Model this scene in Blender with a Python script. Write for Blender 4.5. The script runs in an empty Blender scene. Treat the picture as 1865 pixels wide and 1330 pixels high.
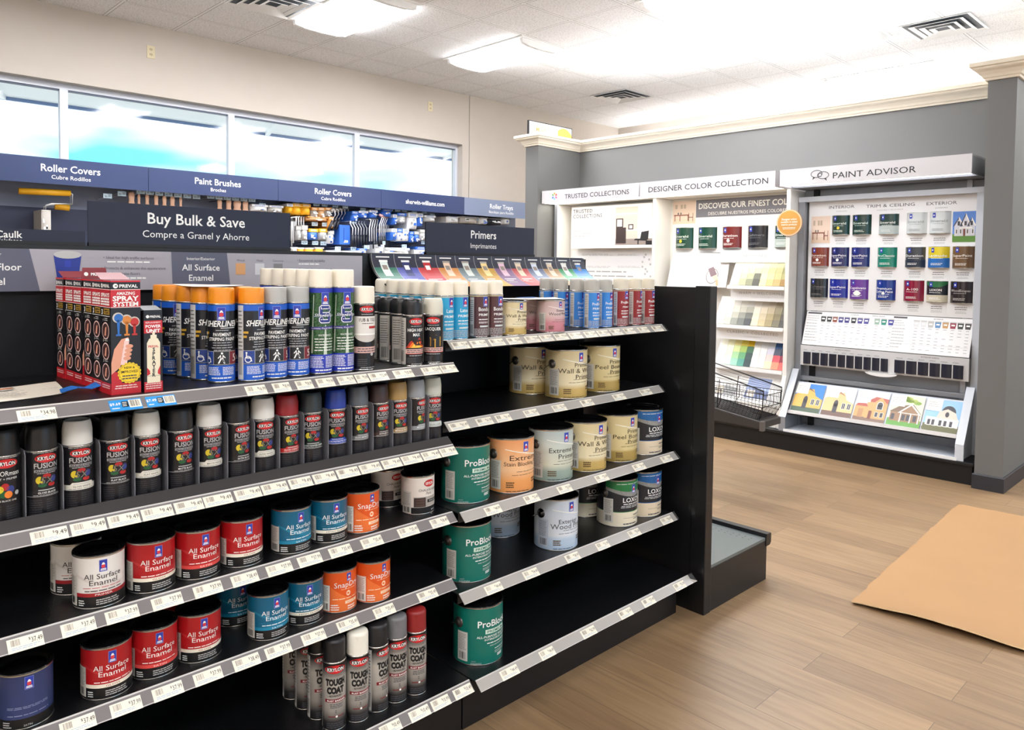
import bpy, math, random
from math import sin, cos, pi, radians
from mathutils import Vector, Matrix

random.seed(7)
SC = bpy.context.scene
COL = SC.collection

# ------------------------------------------------------------------ camera
F_PX, CX, CY, YAW, PITCH, ROLL = 1376.162, 934.69, 541.61, 0.797767, -0.0402336, 0.0111339
CAM_H = 1.5


def camera_axes():
    f = Vector((cos(YAW) * cos(PITCH), sin(YAW) * cos(PITCH), sin(PITCH)))
    r0 = Vector((sin(YAW), -cos(YAW), 0.0))
    u0 = r0.cross(f)
    c, s = cos(ROLL), sin(ROLL)
    return c * r0 + s * u0, -s * r0 + c * u0, f


RT, UP, FW = camera_axes()
cam_data = bpy.data.cameras.new('camera')
cam = bpy.data.objects.new('camera', cam_data)
COL.objects.link(cam)
cam.matrix_world = Matrix(((RT.x, UP.x, -FW.x, 0), (RT.y, UP.y, -FW.y, 0), (RT.z, UP.z, -FW.z, CAM_H), (0, 0, 0, 1)))
cam_data.sensor_width = 36.0
cam_data.lens = F_PX / 1865 * 36.0
cam_data.shift_x = (932.5 - CX) / 1865
cam_data.shift_y = (CY - 665.0) / 1865
cam_data.clip_start = 0.02
SC.camera = cam

# ------------------------------------------------------------------ light, exposure
LIGHT_E = 20.0          # ceiling troffers
UPLIGHT_E = 12.0           # hidden uplight strips added to brighten the right-hand ceiling
HEADER_E = 6.0          # strip lamps in the display headers
SKY_E = 1.0
SC.view_settings.view_transform = 'Standard'
SC.view_settings.look = 'None'
SC.view_settings.gamma = 1.0
SC.view_settings.use_curve_mapping = False
SC.view_settings.exposure = 0.75

world = bpy.data.worlds.new('sky')
SC.world = world
world.use_nodes = True
wt = world.node_tree
wt.nodes.clear()
w_out = wt.nodes.new('ShaderNodeOutputWorld')
w_bg = wt.nodes.new('ShaderNodeBackground')
w_tc = wt.nodes.new('ShaderNodeTexCoord')
w_map = wt.nodes.new('ShaderNodeMapping')
w_map.inputs['Scale'].default_value = (1.0, 1.0, 3.2)
w_no = wt.nodes.new('ShaderNodeTexNoise')
w_no.inputs['Scale'].default_value = 3.4
w_no.inputs['Detail'].default_value = 3.0
w_no.inputs['Roughness'].default_value = 0.45
w_cr = wt.nodes.new('ShaderNodeValToRGB')
w_cr.color_ramp.elements[0].position = 0.40
w_cr.color_ramp.elements[0].color = (0.17, 0.62, 1.0, 1)
w_cr.color_ramp.elements[1].position = 0.56
w_cr.color_ramp.elements[1].color = (1.15, 1.22, 1.3, 1)
wt.links.new(w_tc.outputs['Generated'], w_map.inputs['Vector'])
wt.links.new(w_map.outputs['Vector'], w_no.inputs['Vector'])
wt.links.new(w_no.outputs['Fac'], w_cr.inputs['Fac'])
wt.links.new(w_cr.outputs['Color'], w_bg.inputs['Color'])
w_bg.inputs['Strength'].default_value = SKY_E
wt.links.new(w_bg.outputs['Background'], w_out.inputs['Surface'])

sun_data = bpy.data.lights.new('sun', 'SUN')
sun_data.energy = 2.6
sun_data.angle = 0.02
sun_data.color = (1.0, 0.95, 0.88)
sun = bpy.data.objects.new('sun', sun_data)
COL.objects.link(sun)
sun.rotation_euler = (radians(38), 0, radians(190))     # high sun, from behind the window wall's roof


# ------------------------------------------------------------------ materials
def lin(c):
    c = c / 255.0
    return c / 12.92 if c <= 0.04045 else ((c + 0.055) / 1.055) ** 2.4


MATS = {}


def mat(name, rgb, rough=0.5, metal=0.0, spec=0.5, noise=0.0, nscale=40.0, bump=0.0, bscale=80.0, emit=0.0, coat=0.0):
    """procedural principled material; rgb in 0..255 sRGB"""
    if name in MATS:
        return name
    m = bpy.data.materials.new(name)
    m.use_nodes = True
    nt = m.node_tree
    b = nt.nodes['Principled BSDF']
    col = (lin(rgb[0]), lin(rgb[1]), lin(rgb[2]), 1)
    b.inputs['Base Color'].default_value = col
    b.inputs['Roughness'].default_value = rough
    b.inputs['Metallic'].default_value = metal
    b.inputs['Specular IOR Level'].default_value = spec
    if coat:
        b.inputs['Coat Weight'].default_value = coat
        b.inputs['Coat Roughness'].default_value = 0.08
    if emit:
        b.inputs['Emission Color'].default_value = col
        b.inputs['Emission Strength'].default_value = emit
    if noise or bump:
        tc = nt.nodes.new('ShaderNodeTexCoord')
        no = nt.nodes.new('ShaderNodeTexNoise')
        no.inputs['Scale'].default_value = nscale
        nt.links.new(tc.outputs['Object'], no.inputs['Vector'])
        if noise:
            mx = nt.nodes.new('ShaderNodeMix')
            mx.data_type = 'RGBA'
            mx.inputs[6].default_value = tuple(v * (1 - noise) for v in col[:3]) + (1,)
            mx.inputs[7].default_value = tuple(min(1, v * (1 + noise)) for v in col[:3]) + (1,)
            nt.links.new(no.outputs['Fac'], mx.inputs[0])
            nt.links.new(mx.outputs[2], b.inputs['Base Color'])
        if bump:
            n2 = nt.nodes.new('ShaderNodeTexNoise')
            n2.inputs['Scale'].default_value = bscale
            nt.links.new(tc.outputs['Object'], n2.inputs['Vector'])
            bp = nt.nodes.new('ShaderNodeBump')
            bp.inputs['Strength'].default_value = bump
            bp.inputs['Distance'].default_value = 0.002
            nt.links.new(n2.outputs['Fac'], bp.inputs['Height'])
            nt.links.new(bp.outputs['Normal'], b.inputs['Normal'])
    MATS[name] = m
    return name


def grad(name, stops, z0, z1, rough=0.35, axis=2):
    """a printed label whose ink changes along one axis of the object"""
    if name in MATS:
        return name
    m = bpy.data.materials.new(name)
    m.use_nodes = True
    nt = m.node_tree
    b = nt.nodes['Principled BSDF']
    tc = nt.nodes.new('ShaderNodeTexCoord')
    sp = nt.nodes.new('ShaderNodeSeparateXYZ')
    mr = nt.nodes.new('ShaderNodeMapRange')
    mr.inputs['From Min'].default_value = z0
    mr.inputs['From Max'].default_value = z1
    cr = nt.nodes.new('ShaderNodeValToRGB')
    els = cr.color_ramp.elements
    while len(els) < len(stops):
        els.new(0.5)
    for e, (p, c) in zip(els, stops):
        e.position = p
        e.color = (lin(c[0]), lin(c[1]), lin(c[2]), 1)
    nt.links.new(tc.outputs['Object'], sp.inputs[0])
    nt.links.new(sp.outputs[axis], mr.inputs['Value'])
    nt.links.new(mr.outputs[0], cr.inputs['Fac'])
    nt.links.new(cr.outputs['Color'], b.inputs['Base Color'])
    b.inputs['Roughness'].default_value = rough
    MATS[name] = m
    return name


def glass_mat(name, tint=(255, 255, 255), gloss=0.08):
    if name in MATS:
        return name
    m = bpy.data.materials.new(name)
    m.use_nodes = True
    nt = m.node_tree
    nt.nodes.clear()
    o = nt.nodes.new('ShaderNodeOutputMaterial')
    t = nt.nodes.new('ShaderNodeBsdfTransparent')
    t.inputs['Color'].default_value = (lin(tint[0]), lin(tint[1]), lin(tint[2]), 1)
    g = nt.nodes.new('ShaderNodeBsdfGlossy')
    g.inputs['Roughness'].default_value = 0.05
    fr = nt.nodes.new('ShaderNodeFresnel')
    fr.inputs['IOR'].default_value = 1.25 + gloss
    mx = nt.nodes.new('ShaderNodeMixShader')
    nt.links.new(fr.outputs[0], mx.inputs[0])
    nt.links.new(t.outputs[0], mx.inputs[1])
    nt.links.new(g.outputs[0], mx.inputs[2])
    nt.links.new(mx.outputs[0], o.inputs['Surface'])
    MATS[name] = m
    return name


# ------------------------------------------------------------------ mesh building
_GL = {}


def glyphs(s, bold=0.0, sp=1.0, shear=0.0):
    key = (s, bold, sp, shear)
    if key not in _GL:
        cu = bpy.data.curves.new('txt', 'FONT')
        cu.body = s
        cu.size = 1.0
        cu.offset = bold
        cu.space_character = sp
        cu.shear = shear
        cu.resolution_u = 2
        ob = bpy.data.objects.new('txt', cu)
        me = bpy.data.meshes.new_from_object(ob)
        vs = [(v.co.x, v.co.y) for v in me.vertices]
        fs = [tuple(p.vertices) for p in me.polygons]
        bpy.data.objects.remove(ob)
        bpy.data.curves.remove(cu)
        bpy.data.meshes.remove(me)
        xs = [v[0] for v in vs] or [0]
        _GL[key] = (vs, fs, min(xs), max(xs))
    return _GL[key]


class Flat:
    """a flat frame: origin, unit U and V axes; layers rise along U x V"""
    def __init__(s, o, u=(1, 0, 0), v=(0, 0, 1), lift=0.0004, step=0.0003):
        s.o, s.u, s.v = Vector(o), Vector(u).normalized(), Vector(v).normalized()
        s.n = s.u.cross(s.v)
        s.lift, s.step = lift, step
        s.curved = False

    def __call__(s, u, v, l):
        return s.o + s.u * u + s.v * v + s.n * (s.lift + s.step * l)


class Cyl:
    """wraps a label round a can; u runs along the circumference, 0 faces -Y"""
    def __init__(s, R, lift=0.0003, step=0.00016, z0=0.0):
        s.R, s.lift, s.step, s.z0 = R, lift, step, z0
        s.curved = True

    def __call__(s, u, v, l):
        r = s.R + s.lift + s.step * l
        a = u / s.R
        return Vector((r * sin(a), -r * cos(a), s.z0 + v))


class MB:
    def __init__(s):
        s.v, s.f, s.m, s.sm, s.mats = [], [], [], [], []

    def mi(s, m):
        if m not in s.mats:
            s.mats.append(m)
        return s.mats.index(m)

    def add(s, vs, fs, m, smooth=False):
        b = len(s.v)
        s.v += [tuple(v) for v in vs]
        k = s.mi(m)
        for f in fs:
            s.f.append(tuple(b + i for i in f))
            s.m.append(k)
            s.sm.append(smooth)
        return s

    def box(s, x0, x1, y0, y1, z0, z1, m):
        vs = [(x, y, z) for z in (z0, z1) for y in (y0, y1) for x in (x0, x1)]
        return s.add(vs, [(0, 2, 3, 1), (4, 5, 7, 6), (0, 1, 5, 4), (2, 6, 7, 3), (0, 4, 6, 2), (1, 3, 7, 5)], m)

    def hexa(s, p, m):
        """eight corners: bottom ring of four, top ring of four"""
        return s.add(p, [(3, 2, 1, 0), (4, 5, 6, 7), (0, 1, 5, 4), (1, 2, 6, 5), (2, 3, 7, 6), (3, 0, 4, 7)], m)

    def slab(s, pts, d, m):
        """a flat outline given thickness along vector d"""
        n = len(pts)
        d = Vector(d)
        a = [Vector(p) for p in pts]
        vs = a + [p + d for p in a]
        fs = [tuple(range(n))[::-1], tuple(range(n, 2 * n))]
        fs += [(i, (i + 1) % n, n + (i + 1) % n, n + i) for i in range(n)]
        return s.add(vs, fs, m)

    def prism(s, prof, axis, a0, a1, m):
        """profile of 2-D points swept along axis ('x': profile is (y,z); 'y': profile is (x,z))"""
        def P(p, a):
            return (a, p[0], p[1]) if axis == 'x' else ((p[0], a, p[1]) if axis == 'y' else (p[0], p[1], a))
        n = len(prof)
        vs = [P(p, a0) for p in prof] + [P(p, a1) for p in prof]
        fs = [tuple(range(n)), tuple(range(n, 2 * n))[::-1]]
        fs += [(i, n + i, n + (i + 1) % n, (i + 1) % n) for i in range(n)]
        return s.add(vs, fs, m)

    def lathe(s, prof, m, seg=40, cx=0, cy=0, smooth=True, a0=0.0, a1=2 * pi):
        n = len(prof)
        full = abs(a1 - a0 - 2 * pi) < 1e-6
        k = seg if full else seg + 1
        vs = []
        for i in range(k):
            a = a0 + (a1 - a0) * i / seg
            for r, z in prof:
                vs.append((cx + r * cos(a), cy + r * sin(a), z))
        fs = []
        for i in range(seg):
            j = (i + 1) % k
            for q in range(n - 1):
                if prof[q][0] < 1e-6 and prof[q + 1][0] < 1e-6:
                    continue
                fs.append((i * n + q, j * n + q, j * n + q + 1, i * n + q + 1))
        return s.add(vs, fs, m, smooth)

    def tube(s, pts, r, m, seg=6, closed=False):
        P = [Vector(p) for p in pts]
        n = len(P)
        rings = []
        for i, p in enumerate(P):
            if closed:
                t = P[(i + 1) % n] - P[i - 1]
            else:
                t = P[min(i + 1, n - 1)] - P[max(i - 1, 0)]
            t.normalize()
            a = Vector((0, 0, 1)) if abs(t.z) < 0.9 else Vector((1, 0, 0))
            u = t.cross(a).normalized()
            w = t.cross(u)
            rings.append([p + u * (r * cos(2 * pi * k / seg)) + w * (r * sin(2 * pi * k / seg)) for k in range(seg)])
        vs = [q for ring in rings for q in ring]
        fs = []
        for i in range(n if closed else n - 1):
            j = (i + 1) % n
            for k in range(seg):
                k2 = (k + 1) % seg
                fs.append((i * seg + k, i * seg + k2, j * seg + k2, j * seg + k))
        if not closed:
            fs += [tuple(range(seg))[::-1], tuple(range((n - 1) * seg, n * seg))]
        return s.add(vs, fs, m, True)

    # ---- printed art on a frame
    def rect(s, fr, u0, u1, v0, v1, l, m):
        n = max(1, int(abs(u1 - u0) / (fr.R * 0.12)) + 1) if fr.curved else 1
        vs = []
        for i in range(n + 1):
            u = u0 + (u1 - u0) * i / n
            vs += [fr(u, v0, l), fr(u, v1, l)]
        return s.add(vs, [(2 * i, 2 * i + 2, 2 * i + 3, 2 * i + 1) for i in range(n)], m, fr.curved)

    def ell(s, fr, u, v, ru, rv, l, m, n=20):
        vs = [fr(u, v, l)] + [fr(u + ru * cos(2 * pi * i / n), v + rv * sin(2 * pi * i / n), l) for i in range(n)]
        return s.add(vs, [(0, 1 + i, 1 + (i + 1) % n) for i in range(n)], m)

    def ring(s, fr, u, v, ru, rv, w, l, m, n=20):
        vs = []
        for i in range(n):
            c, q = cos(2 * pi * i / n), sin(2 * pi * i / n)
            vs += [fr(u + ru * c, v + rv * q, l), fr(u + (ru - w) * c, v + (rv - w) * q, l)]
        return s.add(vs, [(2 * i, 2 * ((i + 1) % n), 2 * ((i + 1) % n) + 1, 2 * i + 1) for i in range(n)], m)

    def poly(s, fr, pts, l, m):
        return s.add([fr(u, v, l) for u, v in pts], [tuple(range(len(pts)))], m)

    def band(s, fr, fa, fb, u0, u1, l, m, n=14):
        """strip between two curves v = fa(t), v = fb(t), t in 0..1 across u0..u1"""
        vs = []
        for i in range(n + 1):
            t = i / n
            u = u0 + (u1 - u0) * t
            vs += [fr(u, fa(t), l), fr(u, fb(t), l)]
        return s.add(vs, [(2 * i, 2 * i + 2, 2 * i + 3, 2 * i + 1) for i in range(n)], m)

    def text(s, fr, txt, u, v, size, l, m, bold=0.0, al='c', wide=None, sp=1.0, shear=0.0):
        vs, fs, x0, x1 = glyphs(txt, bold, sp, shear)
        w = x1 - x0
        kx = size
        if wide:
            kx = wide / w
        off = {'c': -(x0 + x1) / 2, 'l': -x0, 'r': -x1}[al]
        return s.add([fr(u + (x + off) * kx, v + y * size, l) for x, y in vs], fs, m)

    def lines(s, fr, u0, u1, v0, v1, n, l, m, ragged=0.3, al='l', fill=0.45):
        """small print too fine to read: thin broken bars"""
        h = (v1 - v0) / n
        for i in range(n):
            w = (u1 - u0) * (1 - ragged * random.random())
            a = u0 if al == 'l' else (u1 - w if al == 'r' else (u0 + u1 - w) / 2)
            b = v0 + h * i + h * 0.25
            x = a
            while x < a + w - 1e-6:
                ww = min((u1 - u0) * random.uniform(0.10, 0.24), a + w - x)
                s.rect(fr, x, x + ww * 0.86, b, b + h * fill, l, m)
                x += ww
        return s

    def bars(s, fr, u0, u1, v0, v1, l, m, n=14):
        """a barcode"""
        x = u0
        st = (u1 - u0) / n
        for i in range(n):
            w = st * random.choice((0.25, 0.45, 0.7))
            s.rect(fr, x, x + w, v0, v1, l, m)
            x += st
        return s

    def build(s, name, parent=None, loc=None, rz=0.0, bevel=0.0, link=True):
        me = bpy.data.meshes.new(name)
        me.from_pydata(s.v, [], s.f)
        for m in s.mats:
            me.materials.append(MATS[m])
        me.polygons.foreach_set('material_index', s.m)
        me.polygons.foreach_set('use_smooth', s.sm)
        me.update()
        o = bpy.data.objects.new(name, me)
        COL.objects.link(o)
        if parent is not None:
            o.parent = parent
        if loc is not None:
            o.location = loc
        o.rotation_euler.z = rz
        if bevel:
            b = o.modifiers.new('bevel', 'BEVEL')
            b.width = bevel
            b.segments = 2
            b.limit_method = 'ANGLE'
        return o


def tag(o, label=None, cat=None, group=None, kind=None):
    if label:
        o['label'] = label
    if cat:
        o['category'] = cat
    if group:
        o['group'] = group
    if kind:
        o['kind'] = kind
    return o


def empty(name, loc=(0, 0, 0), rz=0.0):
    o = bpy.data.objects.new(name, None)
    o.empty_display_size = 0.05
    COL.objects.link(o)
    o.location = loc
    o.rotation_euler.z = rz
    return o


KIDS = {}


def kids(o):
    return KIDS.setdefault(o.name, [])


def part(mb, name, parent, **k):
    o = mb.build(name, parent, **k)
    kids(parent).append(o)
    return o


def copy_tree(o, parent=None):
    c = o.copy()
    COL.objects.link(c)
    if parent is not None:
        c.parent = parent
        kids(parent).append(c)
    for ch in list(kids(o)):
        copy_tree(ch, c)
    return c


_PROTO = {}


def put(kind, maker, loc, rz, label, group=None):
    """first call moves the prototype itself, later calls copy it part by part"""
    if kind not in _PROTO:
        _PROTO[kind] = maker()
        o = _PROTO[kind]
    else:
        o = copy_tree(_PROTO[kind])
        if 'group' in o:
            del o['group']
    o.location = loc
    o.rotation_euler = (0, 0, rz)
    o['label'] = label
    if group:
        o['group'] = group
    return o


# ---- a line of sight met with an upright plane, used to read positions off the survey of the place
def at_x(px, py, X):
    d = FW + RT * ((px - CX) / F_PX) - UP * ((py - CY) / F_PX)
    t = X / d.x
    return Vector((X, t * d.y, CAM_H + t * d.z))


def at_y(px, py, Y):
    d = FW + RT * ((px - CX) / F_PX) - UP * ((py - CY) / F_PX)
    t = Y / d.y
    return Vector((t * d.x, Y, CAM_H + t * d.z))


def at_plane(px, py, p0, n):
    d = FW + RT * ((px - CX) / F_PX) - UP * ((py - CY) / F_PX)
    c = Vector((0, 0, CAM_H))
    t = (Vector(p0) - c).dot(n) / d.dot(n)
    return c + d * t


# common inks and finishes
WHITE = mat('white_ink', (244, 244, 240), 0.5)
BLACK = mat('black_ink', (16, 16, 18), 0.45)
DGREY = mat('dark_grey_ink', (78, 78, 82), 0.5)
LGREY = mat('light_grey_ink', (190, 190, 188), 0.5)
TAGW = mat('tag_paper', (246, 240, 222), 0.6)
TAGINK = mat('tag_ink', (60, 56, 52), 0.6)
TAGINK2 = mat('tag_ink_pale', (150, 140, 126), 0.6)
BLUEINK = mat('blue_ink', (32, 52, 142), 0.45)
REDINK = mat('red_ink', (205, 30, 40), 0.4)
YELINK = mat('yellow_ink', (244, 208, 40), 0.45)
TIN = mat('tin', (200, 198, 192), 0.25, 0.9)
GOND = mat('black_powder_coat', (11, 11, 14), 0.45, bump=0.15, bscale=400)
GOND2 = mat('deck_coat', (18, 18, 21), 0.35, bump=0.15, bscale=300)
NAVY = mat('navy_sign_board', (22, 28, 52), 0.5)
# ================================================================== THE ROOM
ZC = 3.758
BEIGE = mat('beige_wall_paint', (198, 189, 178), 0.75, noise=0.03, nscale=6, bump=0.06, bscale=260)
WHITEP = mat('white_wall_paint', (225, 220, 212), 0.75, noise=0.02, nscale=5)
GRAYP = mat('grey_wall_paint', (108, 108, 106), 0.62, noise=0.02, nscale=5, bump=0.06, bscale=260)
CREAM = mat('cream_trim_paint', (226, 216, 196), 0.45)
BASEB = mat('charcoal_base', (44, 44, 50), 0.5)
ALU = mat('white_window_frame', (214, 218, 226), 0.4)
GLASS = glass_mat('window_glass')


def floor_material():
    m = bpy.data.materials.new('oak_vinyl_planks')
    m.use_nodes = True
    nt = m.node_tree
    b = nt.nodes['Principled BSDF']
    L = nt.links.new
    tc = nt.nodes.new('ShaderNodeTexCoord')
    sp = nt.nodes.new('ShaderNodeSeparateXYZ')
    cb = nt.nodes.new('ShaderNodeCombineXYZ')
    L(tc.outputs['Object'], sp.inputs[0])
    L(sp.outputs[1], cb.inputs[0])
    L(sp.outputs[0], cb.inputs[1])
    br = nt.nodes.new('ShaderNodeTexBrick')
    br.offset = 0.37
    br.inputs['Scale'].default_value = 1.0
    br.inputs['Brick Width'].default_value = 1.22
    br.inputs['Row Height'].default_value = 0.182
    br.inputs['Mortar Size'].default_value = 0.0011
    br.inputs['Mortar Smooth'].default_value = 0.3
    br.inputs['Bias'].default_value = 0.0
    br.inputs['Color1'].default_value = (0, 0, 0, 1)
    br.inputs['Color2'].default_value = (1, 1, 1, 1)
    br.inputs['Mortar'].default_value = (0.5, 0.5, 0.5, 1)
    L(cb.outputs[0], br.inputs['Vector'])
    tone = nt.nodes.new('ShaderNodeValToRGB')
    e = tone.color_ramp.elements
    e[0].color = (lin(138), lin(112), lin(83), 1)
    e[1].color = (lin(160), lin(132), lin(99), 1)
    L(br.outputs['Color'], tone.inputs['Fac'])
    # grain, stretched along the planks and shifted from plank to plank
    mp = nt.nodes.new('ShaderNodeMapping')
    mp.inputs['Scale'].default_value = (1.3, 17.0, 1.0)
    ad = nt.nodes.new('ShaderNodeVectorMath')
    ad.operation = 'MULTIPLY_ADD'
    ad.inputs[1].default_value = (7.0, 3.0, 0.0)
    L(br.outputs['Color'], ad.inputs[0])
    L(cb.outputs[0], ad.inputs[2])
    L(ad.outputs[0], mp.inputs['Vector'])
    n1 = nt.nodes.new('ShaderNodeTexNoise')
    n1.inputs['Scale'].default_value = 2.2
    n1.inputs['Detail'].default_value = 7
    n1.inputs['Distortion'].default_value = 0.7
    L(mp.outputs[0], n1.inputs['Vector'])
    gr = nt.nodes.new('ShaderNodeValToRGB')
    g = gr.color_ramp.elements
    g[0].position = 0.3
    g[0].color = (0.62, 0.58, 0.54, 1)
    g[1].position = 0.62
    g[1].color = (1.06, 1.05, 1.03, 1)
    L(n1.outputs['Fac'], gr.inputs['Fac'])
    mu = nt.nodes.new('ShaderNodeMix')
    mu.data_type = 'RGBA'
    mu.blend_type = 'MULTIPLY'
    mu.inputs[0].default_value = 0.6
    L(tone.outputs['Color'], mu.inputs[6])
    L(gr.outputs['Color'], mu.inputs[7])
    seam = nt.nodes.new('ShaderNodeMix')
    seam.data_type = 'RGBA'
    seam.inputs[7].default_value = (lin(92), lin(72), lin(54), 1)
    L(br.outputs['Fac'], seam.inputs[0])
    L(mu.outputs[2], seam.inputs[6])
    L(seam.outputs[2], b.inputs['Base Color'])
    b.inputs['Roughness'].default_value = 0.42
    bp = nt.nodes.new('ShaderNodeBump')
    bp.inputs['Strength'].default_value = 0.12
    bp.inputs['Distance'].default_value = 0.002
    L(n1.outputs['Fac'], bp.inputs['Height'])
    L(bp.outputs['Normal'], b.inputs['Normal'])
    MATS['oak_vinyl_planks'] = m


def ceiling_material():
    m = bpy.data.materials.new('acoustic_tiles')
    m.use_nodes = True
    nt = m.node_tree
    b = nt.nodes['Principled BSDF']
    L = nt.links.new
    tc = nt.nodes.new('ShaderNodeTexCoord')
    mp = nt.nodes.new('ShaderNodeMapping')
    mp.inputs['Location'].default_value = (-2.197 + 0.611 * 20, -6.5 + 0.611 * 30, 0)
    L(tc.outputs['Object'], mp.inputs['Vector'])
    sp = nt.nodes.new('ShaderNodeSeparateXYZ')
    L(mp.outputs[0], sp.inputs[0])

    def math(op, a, v):
        n = nt.nodes.new('ShaderNodeMath')
        n.operation = op
        if isinstance(a, (int, float)):
            n.inputs[0].default_value = a
        else:
            L(a, n.inputs[0])
        if isinstance(v, (int, float)):
            n.inputs[1].default_value = v
        elif v is not None:
            L(v, n.inputs[1])
        return n.outputs[0]

    d = []
    for k in (0, 1):
        f = math('FRACT', math('DIVIDE', sp.outputs[k], 0.611), 0.0)
        d.append(math('MULTIPLY', math('MINIMUM', f, math('SUBTRACT', 1.0, f)), 0.611))
    dist = math('MINIMUM', d[0], d[1])
    bar = math('LESS_THAN', dist, 0.0105)
    edge = math('LESS_THAN', dist, 0.0155)  # thin shadow line painted grey along both sides of each bar
    fl = nt.nodes.new('ShaderNodeTexNoise')
    fl.inputs['Scale'].default_value = 75
    fl.inputs['Detail'].default_value = 3
    L(tc.outputs['Object'], fl.inputs['Vector'])
    cr = nt.nodes.new('ShaderNodeValToRGB')
    cr.color_ramp.elements[0].position = 0.36
    cr.color_ramp.elements[0].color = (lin(212), lin(212), lin(212), 1)
    cr.color_ramp.elements[1].position = 0.5
    cr.color_ramp.elements[1].color = (lin(243), lin(243), lin(244), 1)
    L(fl.outputs['Fac'], cr.inputs['Fac'])
    m1 = nt.nodes.new('ShaderNodeMix')
    m1.data_type = 'RGBA'
    m1.inputs[7].default_value = (lin(150), lin(150), lin(152), 1)
    L(edge, m1.inputs[0])
    L(cr.outputs['Color'], m1.inputs[6])
    m2 = nt.nodes.new('ShaderNodeMix')
    m2.data_type = 'RGBA'
    m2.inputs[7].default_value = (lin(248), lin(248), lin(248), 1)
    L(bar, m2.inputs[0])
    L(m1.outputs[2], m2.inputs[6])
    L(m2.outputs[2], b.inputs['Base Color'])
    b.inputs['Roughness'].default_value = 0.9
    MATS['acoustic_tiles'] = m


floor_material()
ceiling_material()
X0, X1, Y0, Y1 = -3.2, 9.8, -4.0, 7.65


def struct(mb, name, label=None, **k):
    o = mb.build(name, **k)
    o['kind'] = 'structure'
    if label:
        o['label'] = label
    return o


struct(MB().box(X0, X1, Y0, Y1, -0.1, 0.0, 'oak_vinyl_planks'), 'floor', 'oak look plank floor')
struct(MB().box(X0, X1, Y0, Y1, ZC, ZC + 0.1, 'acoustic_tiles'), 'ceiling', 'white acoustic tile ceiling in a grid')
WZ0, WZ1, WXR = 1.9, 3.1, 6.5
wb = MB()
wb.box(X0 - 0.15, X1 + 0.15, Y1, Y1 + 0.22, -0.1, WZ0, BEIGE)
wb.box(X0 - 0.15, 6.61, Y1, Y1 + 0.22, WZ1, ZC + 0.1, BEIGE)
wb.box(WXR, 6.61, Y1, Y1 + 0.22, WZ0, WZ1, BEIGE)
wb.box(6.61, 6.622, Y1 + 0.012, Y1 + 0.22, WZ0, ZC + 0.1, mat('joint_shadow_gap', (150, 140, 126), 0.8))  # recessed control joint in a darker tone
wb.box(6.622, X1 + 0.15, Y1, Y1 + 0.22, WZ0, ZC + 0.1, BEIGE)
wb.box(X0 - 0.15, -2.85, Y1, Y1 + 0.22, WZ0, WZ1, BEIGE)
struct(wb, 'wall_back', 'beige wall over the high windows')
struct(MB().box(X1, X1 + 0.15, Y0, Y1, -0.1, ZC + 0.1, BEIGE), 'wall_far', 'beige far wall above the grey partition')
struct(MB().box(X0 - 0.15, X0, Y0, Y1, -0.1, ZC + 0.1, WHITEP), 'wall_left')
wf = MB()
wf.box(X0 - 0.15, X1 + 0.15, Y0 - 0.15, Y0, -0.1, 0.35, WHITEP).box(X0 - 0.15, X1 + 0.15, Y0 - 0.15, Y0, 3.0, ZC + 0.1, WHITEP)
wf.box(X0 - 0.15, 0.6, Y0 - 0.15, Y0, 0.35, 3.0, WHITEP).box(9.5, X1 + 0.15, Y0 - 0.15, Y0, 0.35, 3.0, WHITEP)
struct(wf, 'wall_front', 'storefront wall behind the camera')
for i, (a, b) in enumerate(((0.6, 3.57), (3.57, 6.54), (6.54, 9.5))):
    w = empty('window_%d' % (7 + i), ((a + b) / 2, Y0 - 0.08, 0.35))
    w['kind'] = 'structure'
    w['label'] = 'storefront window behind the camera'
    c = (b - a) / 2
    f = MB().box(-c, -c + 0.04, -0.03, 0.03, 0, 2.65, ALU).box(c - 0.04, c, -0.03, 0.03, 0, 2.65, ALU).box(-c, c, -0.03, 0.03, 2.6, 2.65, ALU).box(-c, c, -0.03, 0.03, 0, 0.05, ALU)
    part(f, 'window_frame', w)
    part(MB().box(-c + 0.04, c - 0.04, -0.003, 0.003, 0.05, 2.6, GLASS), 'pane', w)
# grey partition with its alcove
struct(MB().box(6.53, 6.68, 1.475, 5.64, 0, 2.9, GRAYP), 'wall_right', 'grey partition wall behind the white display units')
struct(MB().box(5.85, 6.68, 5.64, 5.825, 0, 2.9, GRAYP), 'wall_alcove_left', 'narrow grey wall end left of the display units')
struct(MB().box(5.93, X1, 1.305, 1.475, 0, 2.9, GRAYP), 'wall_alcove_right', 'grey wall end at the right edge')


def crown(path, prof, m, name, label):
    """moulding profile (offset, z) mitred along a plan path; offset goes to the right of travel"""
    P = [Vector((x, y)) for x, y in path]
    n = len(P)
    mb = MB()
    rows = []
    for i, p in enumerate(P):
        d0 = (p - P[i - 1]).normalized() if i else (P[1] - P[0]).normalized()
        d1 = (P[i + 1] - p).normalized() if i < n - 1 else d0
        n0, n1 = Vector((d0.y, -d0.x)), Vector((d1.y, -d1.x))
        b = (n0 + n1)
        b = b / b.dot(n0)
        rows.append([(p.x + b.x * o, p.y + b.y * o, z) for o, z in prof])
    k = len(prof)
    vs = [q for r in rows for q in r]
    fs = []
    for i in range(n - 1):
        for j in range(k - 1):
            fs.append((i * k + j, (i + 1) * k + j, (i + 1) * k + j + 1, i * k + j + 1))
    mb.add(vs, fs, m)
    return struct(mb, name, label)


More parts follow.
